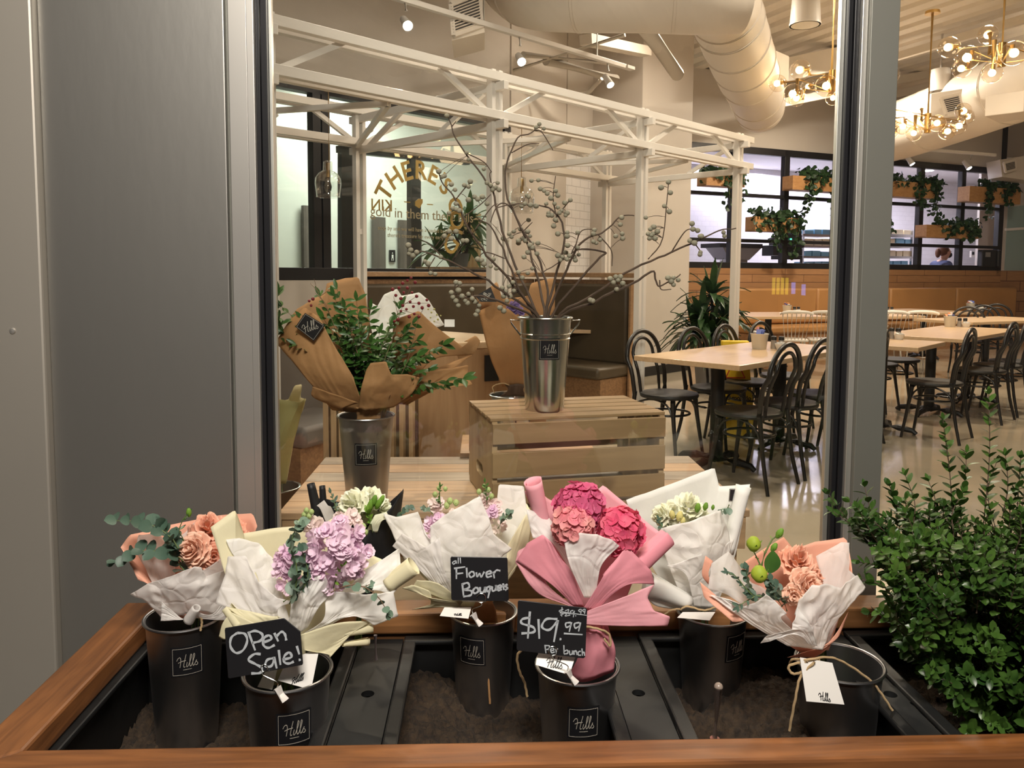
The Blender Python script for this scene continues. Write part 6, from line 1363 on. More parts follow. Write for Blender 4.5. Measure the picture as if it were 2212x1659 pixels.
# end boards with a hand hole
def endboard(x0):
    y0, y1, z0, z1 = .0, cD, .004, hC - .0105; ym, hz = cD * .52, .085; hw, hh = .052, .020; n = 24; x1 = x0 + .016
    hole = []; 
    for k in range(n):
        a = 2 * PI * k / n; c, s_ = math.cos(a), math.sin(a); hole.append((ym + hw * .6 * (1 if c > 0 else -1) * (abs(c) > .001) + hh * c, hz + hh * s_))
    sq = []
    for k in range(n):
        a = 2 * PI * k / n; c, s_ = math.cos(a), math.sin(a); q = min(1 / max(abs(c), 1e-6), 1 / max(abs(s_), 1e-6)); sq.append((ym + (hw + .03) * c * q, hz + .045 * s_ * q))
    m = MB()
    for x in (x0, x1):
        f = lambda p: RC @ V((x, p[0], p[1]))
        m.grid([[*map(f, hole), f(hole[0])], [*map(f, sq), f(sq[0])]])
        a0, a1, b0, b1 = ym - hw - .03, ym + hw + .03, hz - .045, hz + .045
        for (ya, za, yb, zb) in ((y0, z0, y1, b0), (y0, b1, y1, z1), (y0, b0, a0, b1), (a1, b0, y1, b1)):
            if yb > ya and zb > za: m.add([f((ya, za)), f((yb, za)), f((yb, zb)), f((ya, zb))], [(0, 1, 2, 3)])
    m.grid([[RC @ V((x0, *p)) for p in hole + [hole[0]]], [RC @ V((x1, *p)) for p in hole + [hole[0]]]])
    o4 = [(y0, z0), (y1, z0), (y1, z1), (y0, z1), (y0, z0)]; m.grid([[RC @ V((x0, *p)) for p in o4], [RC @ V((x1, *p)) for p in o4]])
    return m.build('end_board', M_cratey, cr_t, smooth=False)
endboard(.0); endboard(cL - .016)
# bright bucket on the crate
cH = PZ(1176, 884, ZC); 
hH = P(1178, 686, cH.y).z - ZC
bucket('bright galvanised bucket with side handles standing on the crate', (cH.x, cH.y, ZC), .081, .060, hH, math.asin(.12), M_galvin, handles=True, plate_h=.68, lsize=.066)
# bucket with kraft bouquets on the bench
cG = P(791, 897, 2.40); bucket('bucket on the bench at left holding the kraft paper bouquets', (cG.x, cG.y, ZPL), .083, .062, cG.z - ZPL, math.asin(.12), M_galv, plate_h=.60, lsize=.068)
# bucket behind the crate
cK = P(1105, 853, 3.1); bucket('bucket behind the crate with the single tall kraft bouquet', (cK.x, cK.y, .62), .085, .064, cK.z - .62, 0, M_galvin, plate=False)
m = MB(); q = V((cK.x, cK.y, .0)); m.box((q.x - .18, q.y - .14, 0), (q.x + .3, q.y + .16, .60)); m.box((q.x - .2, q.y - .16, .60), (q.x + .32, q.y + .18, .62)); o = m.build('plinth', M_plankw, smooth=False, bevel=.003); tag(o, 'plain wooden plinth hidden behind the crate', 'plinth')
# bucket at far left on a low step
cZ = P(597, 1052, 2.62); bucket('small bright bucket at the left edge with the green paper cone', (cZ.x, cZ.y, .30), .075, .055, cZ.z - .30, 0, M_galvin, plate=False)
m = MB(); m.box((cZ.x - .1, cZ.y - .1, 0), (cZ.x + .1, cZ.y + .1, .30)); o = m.build('stool', M_plankw, smooth=False, bevel=.004); tag(o, 'small wooden step under the bucket at the left edge', 'stool')

# ---- kraft bouquets
KG = 'kraft wrapped bouquets in the window display'
Y = 2.40
b = bouquet('kraft paper bouquet of green nandina leaves with a tilted black label', 790, 890, Y, KG)
sheet('wrapping_paper', M_kraft, b, Y, [[(755, 890, .02), (820, 890, .02)], [(660, 780, .05), (740, 740, .12), (800, 740, .12)], [(598, 737, .03), (640, 668, .08), (700, 632, .12), (706, 612, .13), (745, 600, .14), (775, 598, .14), (790, 640, .13), (800, 700, .12)]], crk=.006, fr=14, N=34)
sheet('wrapping_paper', M_kraft, b, Y, [[(718, 886, -.02), (752, 890, -.03), (788, 886, -.04)], [(648, 800, -.05), (700, 795, -.08), (772, 840, -.08)], [(597, 738, -.02), (625, 695, -.03), (658, 664, -.03), (690, 684, -.06), (722, 745, -.08), (764, 815, -.09)]], crk=.006, fr=14, N=32)
sheet('wrapping_paper', M_kraft, b, Y, [[(775, 884, -.05), (800, 888, -.06), (850, 880, -.04)], [(780, 842, -.09), (830, 830, -.10), (890, 850, -.06)], [(790, 802, -.09), (802, 783, -.10), (836, 780, -.105), (846, 810, -.10), (880, 808, -.08), (907, 816, -.06)]], crk=.007, fr=16, N=32)
sheet('wrapping_paper', M_kraft, b, Y, [[(760, 890, .0), (800, 890, .02)], [(680, 860, -.03), (740, 885, -.04)], [(676, 835, -.05), (720, 850, -.07), (775, 870, -.07)]], N=18, crk=.005)
sheet('stem_wrap', M_kraft, b, Y, [[(762, 925, .0), (800, 930, -.02), (832, 925, .0)], [(772, 900, -.02), (800, 902, -.03), (822, 900, -.02)], [(765, 878, -.03), (800, 880, -.05), (830, 878, -.03)]], N=16, M=8, crk=.006)
card(b, [(659, 676, -.07), (702, 703, -.09), (678, 737, -.09), (638, 706, -.07)], Y, 'label', (.5, .5), .034, M_label, M_ink, .0014, rot=.9, border=True)
rg = random.Random(11)
NT = [(608, 662), (612, 720), (640, 745), (668, 775), (692, 640), (728, 625), (700, 690), (745, 665), (770, 650), (735, 710), (700, 760), (655, 690), (780, 700), (800, 668), (820, 720), (760, 770), (790, 790), (835, 760), (870, 720), (900, 735), (935, 760), (955, 745), (880, 790), (925, 800), (1000, 818), (960, 832), (845, 700), (862, 668), (890, 700), (760, 690), (752, 735), (800, 740), (722, 640), (900, 770)]
for i, (x, y) in enumerate(NT):
    mx = 790 + (x - 790) * .5; my = 850 + (y - 850) * .55
    sprig(b, Y + .02 + rg.uniform(-.05, .04), [(795 + rg.uniform(-12, 12), 850), (mx, my, -.02), (x, y, -.05 + rg.uniform(-.03, .03))], 30 if i % 3 else 40, 13, M_nand, 'nandina_sprig', stem=.0012, seed=i, stemmat=M_redtwig, droop=.2, pair=True, wr=.36)
sprig(b, Y - .02, [(630, 760), (612, 720), (603, 690), (600, 640)], 40, 7, M_nand, 'nandina_sprig', seed=77, wr=.34)
def berry_cluster(parent, Y, pts, r, m_, name='berry'):
    me = None
    for p in pts:
        c = P(p[0], p[1], Y + (p[2] if len(p) > 2 else 0)); m = MB(); m.ball(c, r * pxm(Y) * rg.uniform(.85, 1.15), 8, 6); m.build(name, m_, parent)
def twigs(parent, Y, lst, m_, r=.001):
    m = MB()
    for pts in lst: m.tube(crom([P(p[0], p[1], Y + (p[2] if len(p) > 2 else 0)) for p in pts], 10), r, 5, r1=r * .6)
    return m.build('twig', m_, parent)
twigs(b, Y - .08, [[(800, 850), (845, 740), (870, 660), (895, 605)], [(870, 660), (900, 640)], [(862, 690), (850, 640)], [(872, 655), (925, 655)], [(868, 670), (905, 680)], [(840, 860), (880, 780), (900, 700), (915, 665)], [(735, 740), (705, 660), (690, 640), (678, 602)], [(692, 640), (712, 625)], [(690, 632), (670, 612)], [(698, 650), (680, 632)]], M_redtwig)
berry_cluster(b, Y - .085, [(848, 625), (855, 638), (862, 622), (870, 612), (880, 606), (888, 600), (897, 610), (880, 622), (872, 632), (890, 632), (900, 640), (866, 645), (922, 648), (926, 660), (912, 665), (905, 655), (893, 662), (878, 668), (866, 672), (860, 690), (852, 694), (905, 684), (895, 678), (884, 684), (870, 660), (886, 652), (668, 650), (676, 646), (672, 660)], 3.6, M_redberry)
stems(b, Y, (797, 890), (797, 1050), 8, 14, M_kraft)
Y = 2.47
b = bouquet('wide kraft paper bouquet lined with white tissue, leaning right', 860, 880, Y, KG)
sheet('tissue', M_tissuew, b, Y, [[(815, 800, .06), (900, 800, .06)], [(805, 720, .09), (850, 710, .11), (930, 720, .10)], [(797, 688, .08), (803, 655, .09), (815, 662, .1), (830, 636, .11), (858, 624, .11), (868, 640, .12), (905, 632, .12), (928, 650, .11), (960, 702, .10)]], crk=.008, fr=16, N=34)
sheet('wrapping_paper', M_kraft, b, Y, [[(835, 860, .0), (880, 862, .02)], [(845, 760, .0), (930, 780, .06)], [(852, 690, .0), (880, 680, .03), (905, 671, .05), (945, 708, .07), (985, 738, .08), (1020, 766, .08)]], crk=.005, fr=12, N=30)
sheet('wrapping_paper', M_kraft, b, Y, [[(850, 870, -.01), (890, 868, .0)], [(890, 810, -.03), (940, 800, .03)], [(890, 815, -.03), (940, 806, .0), (985, 793, .04), (1021, 766, .07)]], crk=.004, fr=14, N=22)
sheet('wrapping_paper', M_kraft, b, Y, [[(985, 760, .07), (990, 775, .07)], [(1010, 740, .08), (1018, 765, .08)], [(1002, 738, .09), (1028, 724, .09), (1039, 738, .09), (1028, 758, .08), (1020, 768, .08)]], N=14, M=8, crk=.003)
sheet('wrapping_paper', M_kraft, b, Y, [[(850, 872, -.02), (880, 875, -.02)], [(900, 845, -.05), (930, 846, -.02)], [(905, 803, -.05), (975, 795, .0), (1012, 788, .03), (1010, 812, .02), (1022, 830, .01), (960, 838, -.03), (892, 851, -.05)]], crk=.006, fr=14, N=30)
card(b, [(960, 690, .12), (982, 690, .12), (982, 706, .12), (960, 706, .12)], Y)
m = MB(); 
berry_cluster(b, Y + .06, [(925, 668), (932, 675), (938, 668), (944, 680), (930, 686), (946, 690), (938, 694), (952, 682)], 2.2, mat('seed_dot', (.45, .42, .15), .6), 'seed_head')
stems(b, Y - .03, (830, 880), (812, 1040), 6, 12, M_kraft)
Y = 3.05
b = bouquet('tall kraft paper cone with purple flowers behind the bright bucket', 1110, 845, Y, KG)
sheet('wrapping_paper', M_kraft, b, Y, [[(1085, 835, -.02), (1140, 835, -.02)], [(1055, 760, -.06), (1110, 750, -.09), (1170, 770, -.05)], [(1034, 672, -.03), (1070, 655, -.07), (1100, 668, -.08), (1125, 690, -.08), (1175, 705, -.05)]], crk=.005, fr=12, N=28)
sheet('wrapping_paper', M_kraft, b, Y, [[(1095, 835, .03), (1140, 835, .03)], [(1070, 740, .07), (1150, 730, .09)], [(1028, 640, .04), (1048, 628, .06), (1074, 608, .08), (1085, 645, .09), (1140, 640, .10), (1145, 612, .10), (1200, 598, .09), (1198, 680, .07)]], crk=.004, fr=12, N=30)
card(b, [(1027, 640, -.05), (1060, 620, -.05), (1073, 652, -.08), (1038, 652, -.06)], Y, 'label', (.5, .5), .03, M_label, M_ink, .0015, rot=.5)
stock(b, M_purple, Y - .05, [(1120, 680), (1110, 668), (1105, 660)], 16, 26, 7, 12, name='purple_bloom')
sheet('stem_wrap', M_twig, b, Y, [[(1078, 856, -.03), (1140, 856, -.03)], [(1098, 842, -.04), (1130, 842, -.04)], [(1090, 830, -.04), (1135, 830, -.04)]], N=16, M=6, crk=.01)
twine(b, [(1068, 850, -.06), (1065, 835, -.06), (1085, 828, -.06), (1100, 832, -.06)], Y, .002)
stems(b, Y, (1112, 840), (1108, 920), 6, 14, M_twig)
Y = 2.60
b = bouquet('olive green paper cone bouquet at the left window edge', 612, 1040, Y, KG)
sheet('wrapping_paper', M_limep, b, Y, [[(585, 1045, -.03), (618, 1045, -.03)], [(560, 960, -.06), (600, 960, -.08), (634, 960, -.04)], [(520, 865, -.03), (600, 862, -.08), (648, 868, -.06), (660, 860, -.03)]], crk=.004, fr=14, N=22)
sheet('wrapping_paper', M_cream, b, Y, [[(600, 1040, .02), (620, 1040, .02)], [(600, 940, .04), (640, 930, .03)], [(590, 870, .05), (625, 862, .05), (636, 832, .05), (653, 830, .04), (650, 858, .03), (662, 862, .0)]], crk=.004, N=22)
stems(b, Y, (605, 1040), (602, 1090), 6, 10)

# ---- berry branches: each branch can be lifted out of the bucket
Yb = cH.y
BR = [
 ([(1165, 700), (1120, 590, .05), (1085, 500, .08), (1068, 430, .1), (1050, 390, .1), (1010, 335, .1), (985, 300, .1), (975, 268, .1), (967, 246, .1)], [[(1068, 425, .1), (1058, 380, .1), (1062, 370, .1)], [(975, 275, .1), (985, 262, .1)], [(1010, 332, .1), (1045, 350, .1), (1062, 372, .1)]], [(965, 250), (1008, 330), (1012, 345), (1045, 365), (948, 372), (960, 380), (1060, 400), (1070, 405), (1075, 395), (1052, 395), (1064, 410), (1078, 410)], 'thin berry branch reaching highest at upper left'),
 ([(1160, 700), (1105, 610, -.04), (1050, 550, -.08), (1005, 480, -.1), (985, 430, -.1), (962, 405, -.1), (948, 372, -.1)], [[(985, 430, -.1), (1010, 400, -.1), (1020, 395, -.1)], [(1000, 470, -.1), (1040, 440, -.1), (1060, 420, -.1)], [(1020, 505, -.1), (1060, 450, -.1), (1075, 440, -.1)]], [(948, 370), (955, 382), (975, 398), (983, 410), (1003, 400), (1012, 403), (1016, 392), (1025, 425), (1032, 430), (1042, 425), (1052, 440), (1012, 432), (985, 440), (978, 450), (985, 452), (992, 455), (970, 460)], 'berry branch arching left before the gold lettering'),
 ([(1170, 700), (1100, 640, -.05), (1020, 585, -.1), (960, 560, -.12), (920, 545, -.13), (890, 548, -.13)], [[(960, 560, -.12), (930, 530, -.12), (905, 515, -.12)], [(940, 555, -.12), (925, 580, -.12)]], [(882, 530), (887, 540), (884, 548), (900, 545), (892, 552), (918, 565), (925, 570), (940, 592), (930, 590), (960, 510), (970, 500), (985, 500), (975, 515), (1000, 520), (1008, 520), (952, 555)], 'berry branch bending low to the left'),
 ([(1178, 700), (1160, 600, .06), (1130, 500, .1), (1110, 460, .1), (1095, 440, .1), (1075, 445, .1), (1060, 480, .1)], [[(1120, 480, .1), (1135, 505, .1)], [(1130, 500, .1), (1150, 480, .1)]], [(1100, 505), (1105, 512), (1110, 500), (1125, 495), (1128, 515), (1135, 520), (1120, 525), (1140, 500), (1145, 510), (1150, 525), (1087, 515), (1092, 518)], 'berry branch in the middle hooping over to the left'),
 ([(1180, 700), (1225, 580, -.05), (1260, 520, -.1), (1300, 505, -.1), (1340, 470, -.1), (1370, 466, -.1)], [[(1240, 545, -.08), (1255, 500, -.08), (1290, 495, -.1)], [(1290, 505, -.1), (1320, 540, -.1), (1322, 575, -.1)]], [(1225, 502), (1248, 502), (1225, 510), (1282, 505), (1282, 522), (1288, 525), (1296, 518), (1284, 497), (1330, 510), (1344, 505), (1345, 515), (1340, 485), (1343, 470), (1248, 535), (1226, 530)], 'berry branch arching to the right at mid height'),
 ([(1195, 700), (1275, 640, -.06), (1370, 580, -.12), (1450, 545, -.16), (1510, 520, -.2), (1545, 500, -.22), (1590, 493, -.22)], [[(1400, 560, -.14), (1430, 520, -.15), (1440, 440, -.16), (1444, 395, -.16)], [(1450, 545, -.16), (1480, 500, -.18), (1500, 495, -.18)], [(1500, 525, -.2), (1515, 545, -.2)]], [(1444, 393), (1428, 405), (1448, 416), (1435, 445), (1446, 457), (1495, 483), (1497, 495), (1507, 498), (1512, 510), (1490, 520), (1500, 525), (1515, 510), (1513, 545), (1512, 550), (1563, 502), (1565, 510), (1405, 495), (1412, 490), (1400, 505), (1410, 505), (1415, 515), (1403, 515), (1395, 470), (1407, 508), (1420, 500)], 'long berry branch stretching far right'),
 ([(1200, 700), (1290, 650, -.1), (1370, 610, -.15), (1412, 585, -.17), (1418, 605, -.17), (1425, 620, -.17), (1450, 605, -.18), (1470, 592, -.18)], [[(1330, 632, -.13), (1345, 615, -.13)], [(1425, 605, -.17), (1428, 625, -.17), (1450, 625, -.17)]], [(1443, 600), (1450, 608), (1455, 600), (1465, 605), (1455, 615), (1325, 610), (1335, 605), (1332, 625), (1345, 612), (1275, 648), (1280, 650), (1340, 598), (1330, 598), (1318, 602)], 'lower berry branch to the right ending in a loop'),
 ([(1175, 700), (1195, 620, .0), (1215, 540, .0), (1218, 500, .0), (1195, 455, 0), (1165, 445, 0), (1120, 440, 0), (1070, 450, 0)], [[(1205, 480, 0), (1195, 430, 0), (1200, 380, 0)], [(1200, 470, 0), (1225, 440, 0), (1232, 430, 0)]], [(1148, 390), (1163, 389), (1167, 408), (1175, 412), (1182, 418), (1200, 412), (1205, 422), (1190, 428), (1198, 440), (1205, 448), (1232, 432), (1220, 438), (1225, 460), (1222, 465), (1180, 440), (1185, 460), (1192, 465), (1200, 475), (1196, 488), (1142, 425), (1134, 440), (1146, 443), (1158, 445), (1138, 422), (1185, 465), (1205, 505), (1208, 460), (1213, 455)], 'berry branch crowded with berries above the bucket'),
 ([(1185, 700), (1240, 620, -.02), (1290, 560, -.05), (1310, 545, -.05), (1250, 540, -.05), (1220, 560, -.05), (1170, 590, -.04)], [[(1220, 555, -.04), (1205, 545, -.04)], [(1235, 545, -.05), (1245, 525, -.05)]], [(1222, 545), (1215, 555), (1230, 552), (1240, 555), (1225, 560), (1210, 562), (1250, 550), (1243, 562), (1205, 552), (1150, 535), (1162, 525), (1140, 545), (1145, 530), (1132, 555), (1160, 548)], 'short berry branch curling back over the bucket'),
 ([(1160, 700), (1090, 655, -.1), (1040, 640, -.14), (1000, 640, -.16), (980, 632, -.16)], [[(1040, 640, -.14), (1030, 660, -.14)], [(1000, 640, -.16), (985, 655, -.16)]], [(975, 632), (978, 642), (985, 650), (990, 627), (998, 640), (1005, 650), (1012, 635), (1020, 645), (1010, 655), (990, 660), (1025, 652), (1035, 660), (1032, 672), (1028, 680), (985, 610), (993, 612), (1020, 625)], 'berry branch hanging low left before the kraft cone'),
 ([(1168, 700), (1130, 640, -.03), (1095, 560, -.05), (1075, 510, -.05), (1060, 490, -.05), (1030, 470, -.05)], [[(1095, 560, -.05), (1050, 545, -.06), (1030, 560, -.06)], [(1110, 600, -.04), (1085, 590, -.05)]], [(1085, 622), (1092, 630), (1100, 618), (1108, 610), (1102, 640), (1095, 650), (1110, 628), (1088, 640), (1040, 562), (1032, 560), (1045, 570), (1060, 575), (1072, 580), (1065, 560), (1128, 600), (1140, 590), (1120, 588), (1150, 580), (1080, 665), (1088, 672)], 'berry branch in the thick of the bunch at left'),
 ([(1172, 700), (1185, 640, .03), (1165, 560, .06), (1120, 480, .08), (1090, 400, .1), (1110, 310, .1), (1140, 290, .1), (1165, 275, .1)], [[(1105, 330, .1), (1140, 312, .1), (1165, 310, .1)], [(1155, 282, .1), (1170, 285, .1), (1195, 325, .1)]], [(1165, 268), (1175, 278), (1158, 275), (1127, 445), (1142, 475), (1110, 440), (1120, 520)], 'slim berry branch rising behind the bucket'),
]
for pts, sides, bers, lab in BR:
    t = thing('berry_branch', 'leafless ' + lab, 'branch', P(1178, 695, Yb), 0, 'berry branches in the bright bucket')
    k = random.Random(pts[1][0])
    main = crom([P(p[0], p[1], Yb + (p[2] if len(p) > 2 else 0)) for p in [(pts[0][0] + 4, 840, 0)] + pts], 34)
    main = [q + V((noise.noise(q * 25) * .006, 0, noise.noise(q * 25 + V((5, 5, 5))) * .006)) if 4 < i < 33 else q for i, q in enumerate(main)]
    m = MB(); m.tube(main, .0048, 7, r1=.0016); m.build('stem', M_twig, t)
    m = MB(); tips = []
    for sd in sides:
        c = crom([P(p[0], p[1], Yb + (p[2] if len(p) > 2 else 0)) for p in sd], 12); m.tube(c, .0022, 6, r1=.0013); tips += c
    anchors = main[8:] + tips
    for bx in bers:
        dY = 0
        best = min(anchors, key=lambda q: (P(bx[0], bx[1], q.y) - q).length); c = P(bx[0], bx[1], best.y - .01)
        mid = best.lerp(c, .5) + V((0, 0, .004)); m.tube(crom([best, mid, c], 6), .0010, 5, r1=.0008)
    m.build('twig', M_twig, t)
    for bx in bers:
        best = min(anchors, key=lambda q: (P(bx[0], bx[1], q.y) - q).length); c = P(bx[0], bx[1], best.y - .01)
        m = MB(); r = k.uniform(.0066, .0092); m.ball(c, r, 10, 8, (1, 1, .92)); m.build('berry', M_berry, t)
# ---- slatted host stand behind the kraft bouquets
M_oak = wood('host_oak', (.44, .27, .14), (.35, .20, .10), .5, 2, .8, .1); M_slat = wood('host_slat', (.74, .51, .30), (.62, .41, .22), .5, 2, 1, .1)
hs = thing('host_stand', 'wooden host stand with a slatted left side behind the kraft bouquets', 'host stand', P(905, 1100, 3.55))
a = P(905, 900, 3.45); a.z = 0; L1 = P(700, 900, 3.95); L1.z = 0; R1 = P(1180, 900, 3.75); R1.z = 0
zt2 = P(1045, 738, 3.6).z
dl = (L1 - a); dr = (R1 - a)
m = MB(); m.slab([a, R1, R1 + dl, L1], 0, zt2 - .03); m.build('cabinet', M_oak, hs, smooth=False)
q_ = .02; m = MB(); m.slab([a - (dl + dr).normalized() * .02, R1 + dr.normalized() * .02, R1 + dl, L1 + dl.normalized() * .02], zt2 - .029, zt2); m.build('counter', M_maple, hs, smooth=False, bevel=.003)
nrm = V((-dl.y, dl.x, 0)).normalized(); nrm = -nrm if nrm.dot(V((-1, -1, 0))) < 0 else nrm
ns = 11
m = MB(); m.bar(a + dl * .5 + nrm * .004 + V((0, 0, .06)), a + dl * .5 + nrm * .004 + V((0, 0, zt2 - .032)), .004, dl.length * .99, dl.normalized()); m.build('slat_gap_shade', mat('slat_shadow', (.12, .065, .03), .7), hs, smooth=False)  # dark sheet added to paint the shade between the slats
for k in range(ns):
    c = a + dl * ((k + .5) / ns) + nrm * .012; m = MB(); m.bar(c + V((0, 0, .06)), c + V((0, 0, zt2 - .032)), .015, dl.length / ns * .42, dl.normalized()); 
    o = m.build('slat', M_slat, hs, smooth=False)
m = MB(); n2_ = V((dr.y, -dr.x, 0)).normalized(); f0 = P(1063, 795, 3.6); m.obox(PL(1062, 795, a + n2_ * .006, n2_), dr.normalized() * .035, n2_ * .005, V((0, 0, .06))); m.build('switch_plate', M_black_frame, hs, smooth=False)
bt = table('small maple table inside the booth, its corner showing beside the bright bucket', PZ(1280, 714, .75) * 1.0 - V((0, 0, .75)) - V((1.2, -.2, 0)) + V((0, 0, 0)), az(97), 1.2, .6, TG)
# ---------------------------------------------------------------- boxwood in the right liner
bx = thing('boxwood_shrub', 'bushy green boxwood shrub growing at the right end of the planter', 'shrub', P(2130, 1560, 1.58))
rg = random.Random(5)
LB = [(1060, 1795), (1100, 1815), (1140, 1850), (1180, 1880), (1250, 1905), (1290, 1882), (1330, 1905), (1390, 1935), (1450, 1985), (1520, 2040), (1600, 2095)]
def lbx(y):
    for (a, xa), (b, xb) in zip(LB, LB[1:]):
        if a <= y <= b: return xa + (xb - xa) * (y - a) / (b - a)
    return LB[0][1] if y < LB[0][0] else LB[-1][1]
tips = []
while len(tips) < 620:
    y = rg.uniform(1075, 1590); x = rg.uniform(1795, 2330)
    if x < lbx(y) + rg.uniform(0, 14): continue
    top = 1075 + 25 * math.sin(x * .031) + (30 if x > 2080 else 0)
    if y < top: continue
    tips.append((x, y, rg.uniform(1.36, 1.76) if y > 1150 else rg.uniform(1.5, 1.74), .30))
spk = [(2037, 908, 1.6, 2060, 1170), (2088, 978, 1.62, 2066, 1130), (2136, 852, 1.6, 2125, 1130), (2152, 1000, 1.63, 2150, 1140), (2172, 985, 1.6, 2165, 1120), (1956, 1028, 1.62, 1970, 1150), (1922, 1050, 1.6, 1938, 1150), (1790, 1068, 1.6, 1880, 1180), (1800, 1105, 1.58, 1890, 1190), (1868, 1052, 1.62, 1900, 1160), (2006, 1040, 1.6, 2015, 1150), (2080, 1065, 1.58, 2060, 1160), (2195, 1060, 1.6, 2180, 1160), (1858, 1215, 1.52, 1930, 1240), (1862, 1252, 1.5, 1930, 1290), (1880, 1325, 1.5, 1950, 1350), (2215, 1040, 1.6, 2200, 1170), (1835, 1085, 1.58, 1890, 1170), (2205, 990, 1.6, 2195, 1130)]
lm, sm_ = MB(), MB()
root = P(2130, 1570, 1.58)
def twig(S, T, n, L):
    mid = S.lerp(T, .5) + V((rg.uniform(-.012, .012), rg.uniform(-.012, .012), rg.uniform(0, .012)))
    c = crom([S, mid, T], n + 1); sm_.tube(c, .0014, 5, r1=.0007)
    for k in range(1, n + 1):
        d = (c[k] - c[k - 1]).normalized(); _, s, b = frame(d); ph = (k % 2) * PI / 2 + rg.uniform(-.4, .4)
        for q in (0, PI):
            e = s * math.cos(ph + q) + b * math.sin(ph + q); l = L * rg.uniform(.75, 1.15) * (1.0 if k < n else .8)
            lm.leaf(c[k], (d * rg.uniform(.5, 1.1) + e), d - e * .3 + V((0, 0, .3)), l, l * .56, rg.uniform(-.15, .25), 5, 1)
    lm.leaf(c[-1], d, V((0, -1, .4)), L * .7, L * .35, 0, 4, 1)
for (x, y, Yt, f) in tips:
    T = P(x, y, Yt); D = (root + V((0, 0, .05))) - T; D.normalize(); twig(T + D * rg.uniform(.07, .12) + V((0, 0, -.01)), T, 7, 27 * pxm(1.58))
for (x, y, Yt, x0, y0) in spk:
    T = P(x, y, Yt); S = P(x0, y0, Yt - .02); n = max(6, int((T - S).length / .016)); twig(S, T, n, 28 * pxm(1.58))
for k in range(26):
    a = rg.choice(tips); T = P(a[0], a[1], a[2]); sm_.tube(crom([root + V((rg.uniform(-.06, .06), rg.uniform(-.05, .05), -.06)), root.lerp(T, .5) + V((0, 0, .05)), T], 8), .004, 6, r1=.0015)
lm.build('foliage', M_box, bx, angle=60); sm_.build('stems', M_twig, bx)
# ---------------------------------------------------------------- potted dracaena by the column and the plant in the corridor
M_pot = mat('grey_pot', (.22, .21, .20), .6)
def strap_plant(name, lab, base, heads, potr, poth, L, w, mat_, n=26, seed=1, pot_mat=None):
    t = thing(name, lab, 'plant', base); r_ = random.Random(seed)
    m = MB(); m.lathe([(0, 0), (potr * .8, 0), (potr, poth), (potr * .9, poth), (potr * .85, poth * .9), (0, poth * .88)], base, n=28); m.build('pot', pot_mat or M_pot, t)
    f, s_ = MB(), MB()
    for h in heads:
        h = V(h); s_.tube(crom([V(base) + V((0, 0, poth * .85)), V(base).lerp(h, .5) + V((.03, 0, .05)), h], 8), .016, 8)
        for k in range(n):
            a = k * 2.4 + r_.random(); el = 1.35 - 1.7 * (1 - k / n) + r_.uniform(-.2, .2); e = V((math.cos(a), math.sin(a), 0)); d = e * math.cos(el) + V((0, 0, 1)) * math.sin(el); l = L * r_.uniform(.7, 1.1)
            pts = [h + d * l * q / 6 - V((0, 0, 1)) * l * .55 * (q / 6) ** 2.2 * math.cos(el) for q in range(7)]; sd = d.cross(V((0, 0, 1))).normalized() if abs(d.z) < .98 else V((1, 0, 0))
            wd = [.3, .8, 1, 1, .85, .5, .03]
            f.grid([[p - sd * w * .5 * wd[i] + V((0, 0, w * .12)) for i, p in enumerate(pts)], pts, [p + sd * w * .5 * wd[i] + V((0, 0, w * .12)) for i, p in enumerate(pts)]])
    f.build('foliage', mat_, t, angle=60); s_.build('stem', M_twig, t); return t
q = PZ(1536, 845, 0); k9 = q.y
strap_plant('potted_plant', 'dark green dracaena with drooping strap leaves beside the white column', q, [P(1537, 640, k9), P(1515, 690, k9 - .1), P(1565, 690, k9 + .05), P(1535, 725, k9 - .15), P(1500, 720, k9)], .2, .42, .50, .075, M_drac, 30)
q2 = PL(990, 578, GW + VD * .55, VD)
cg = thing('planter_stand', 'pale wooden planter stand behind the partition at its right end', 'stand', q2)
m = MB(); c = V((q2.x, q2.y, .68)); m.obox(c, UD * .42, VD * .2, V((0, 0, .68))); m.build('cabinet', M_boothcap, cg, smooth=False)
M_litwood = wood('stand_slats', (.62, .42, .22), (.52, .33, .16), .5, 2)
for k in range(4): 
    m = MB(); c = V((q2.x, q2.y, 1.36 + .05)) + UD * (.22 + k * .07) + VD * .15; m.obox(c + V((0, 0, .25)), UD * .022, VD * .02, V((0, 0, .30))); m.build('slat', M_litwood, cg, smooth=False)
q3 = V((q2.x, q2.y, 1.365))
strap_plant('potted_plant', 'leafy green potted plant behind the gold lettered glass', q3, [q3 + V((-.05, 0, .38)), q3 + V((-.22, -.05, .16)), q3 + V((.1, 0, .2)), q3 + V((.12, -.02, .48))], .12, .14, .34, .075, leafm('corridor_leaf', (.075, .16, .035), (.035, .085, .018)), 24, 4)

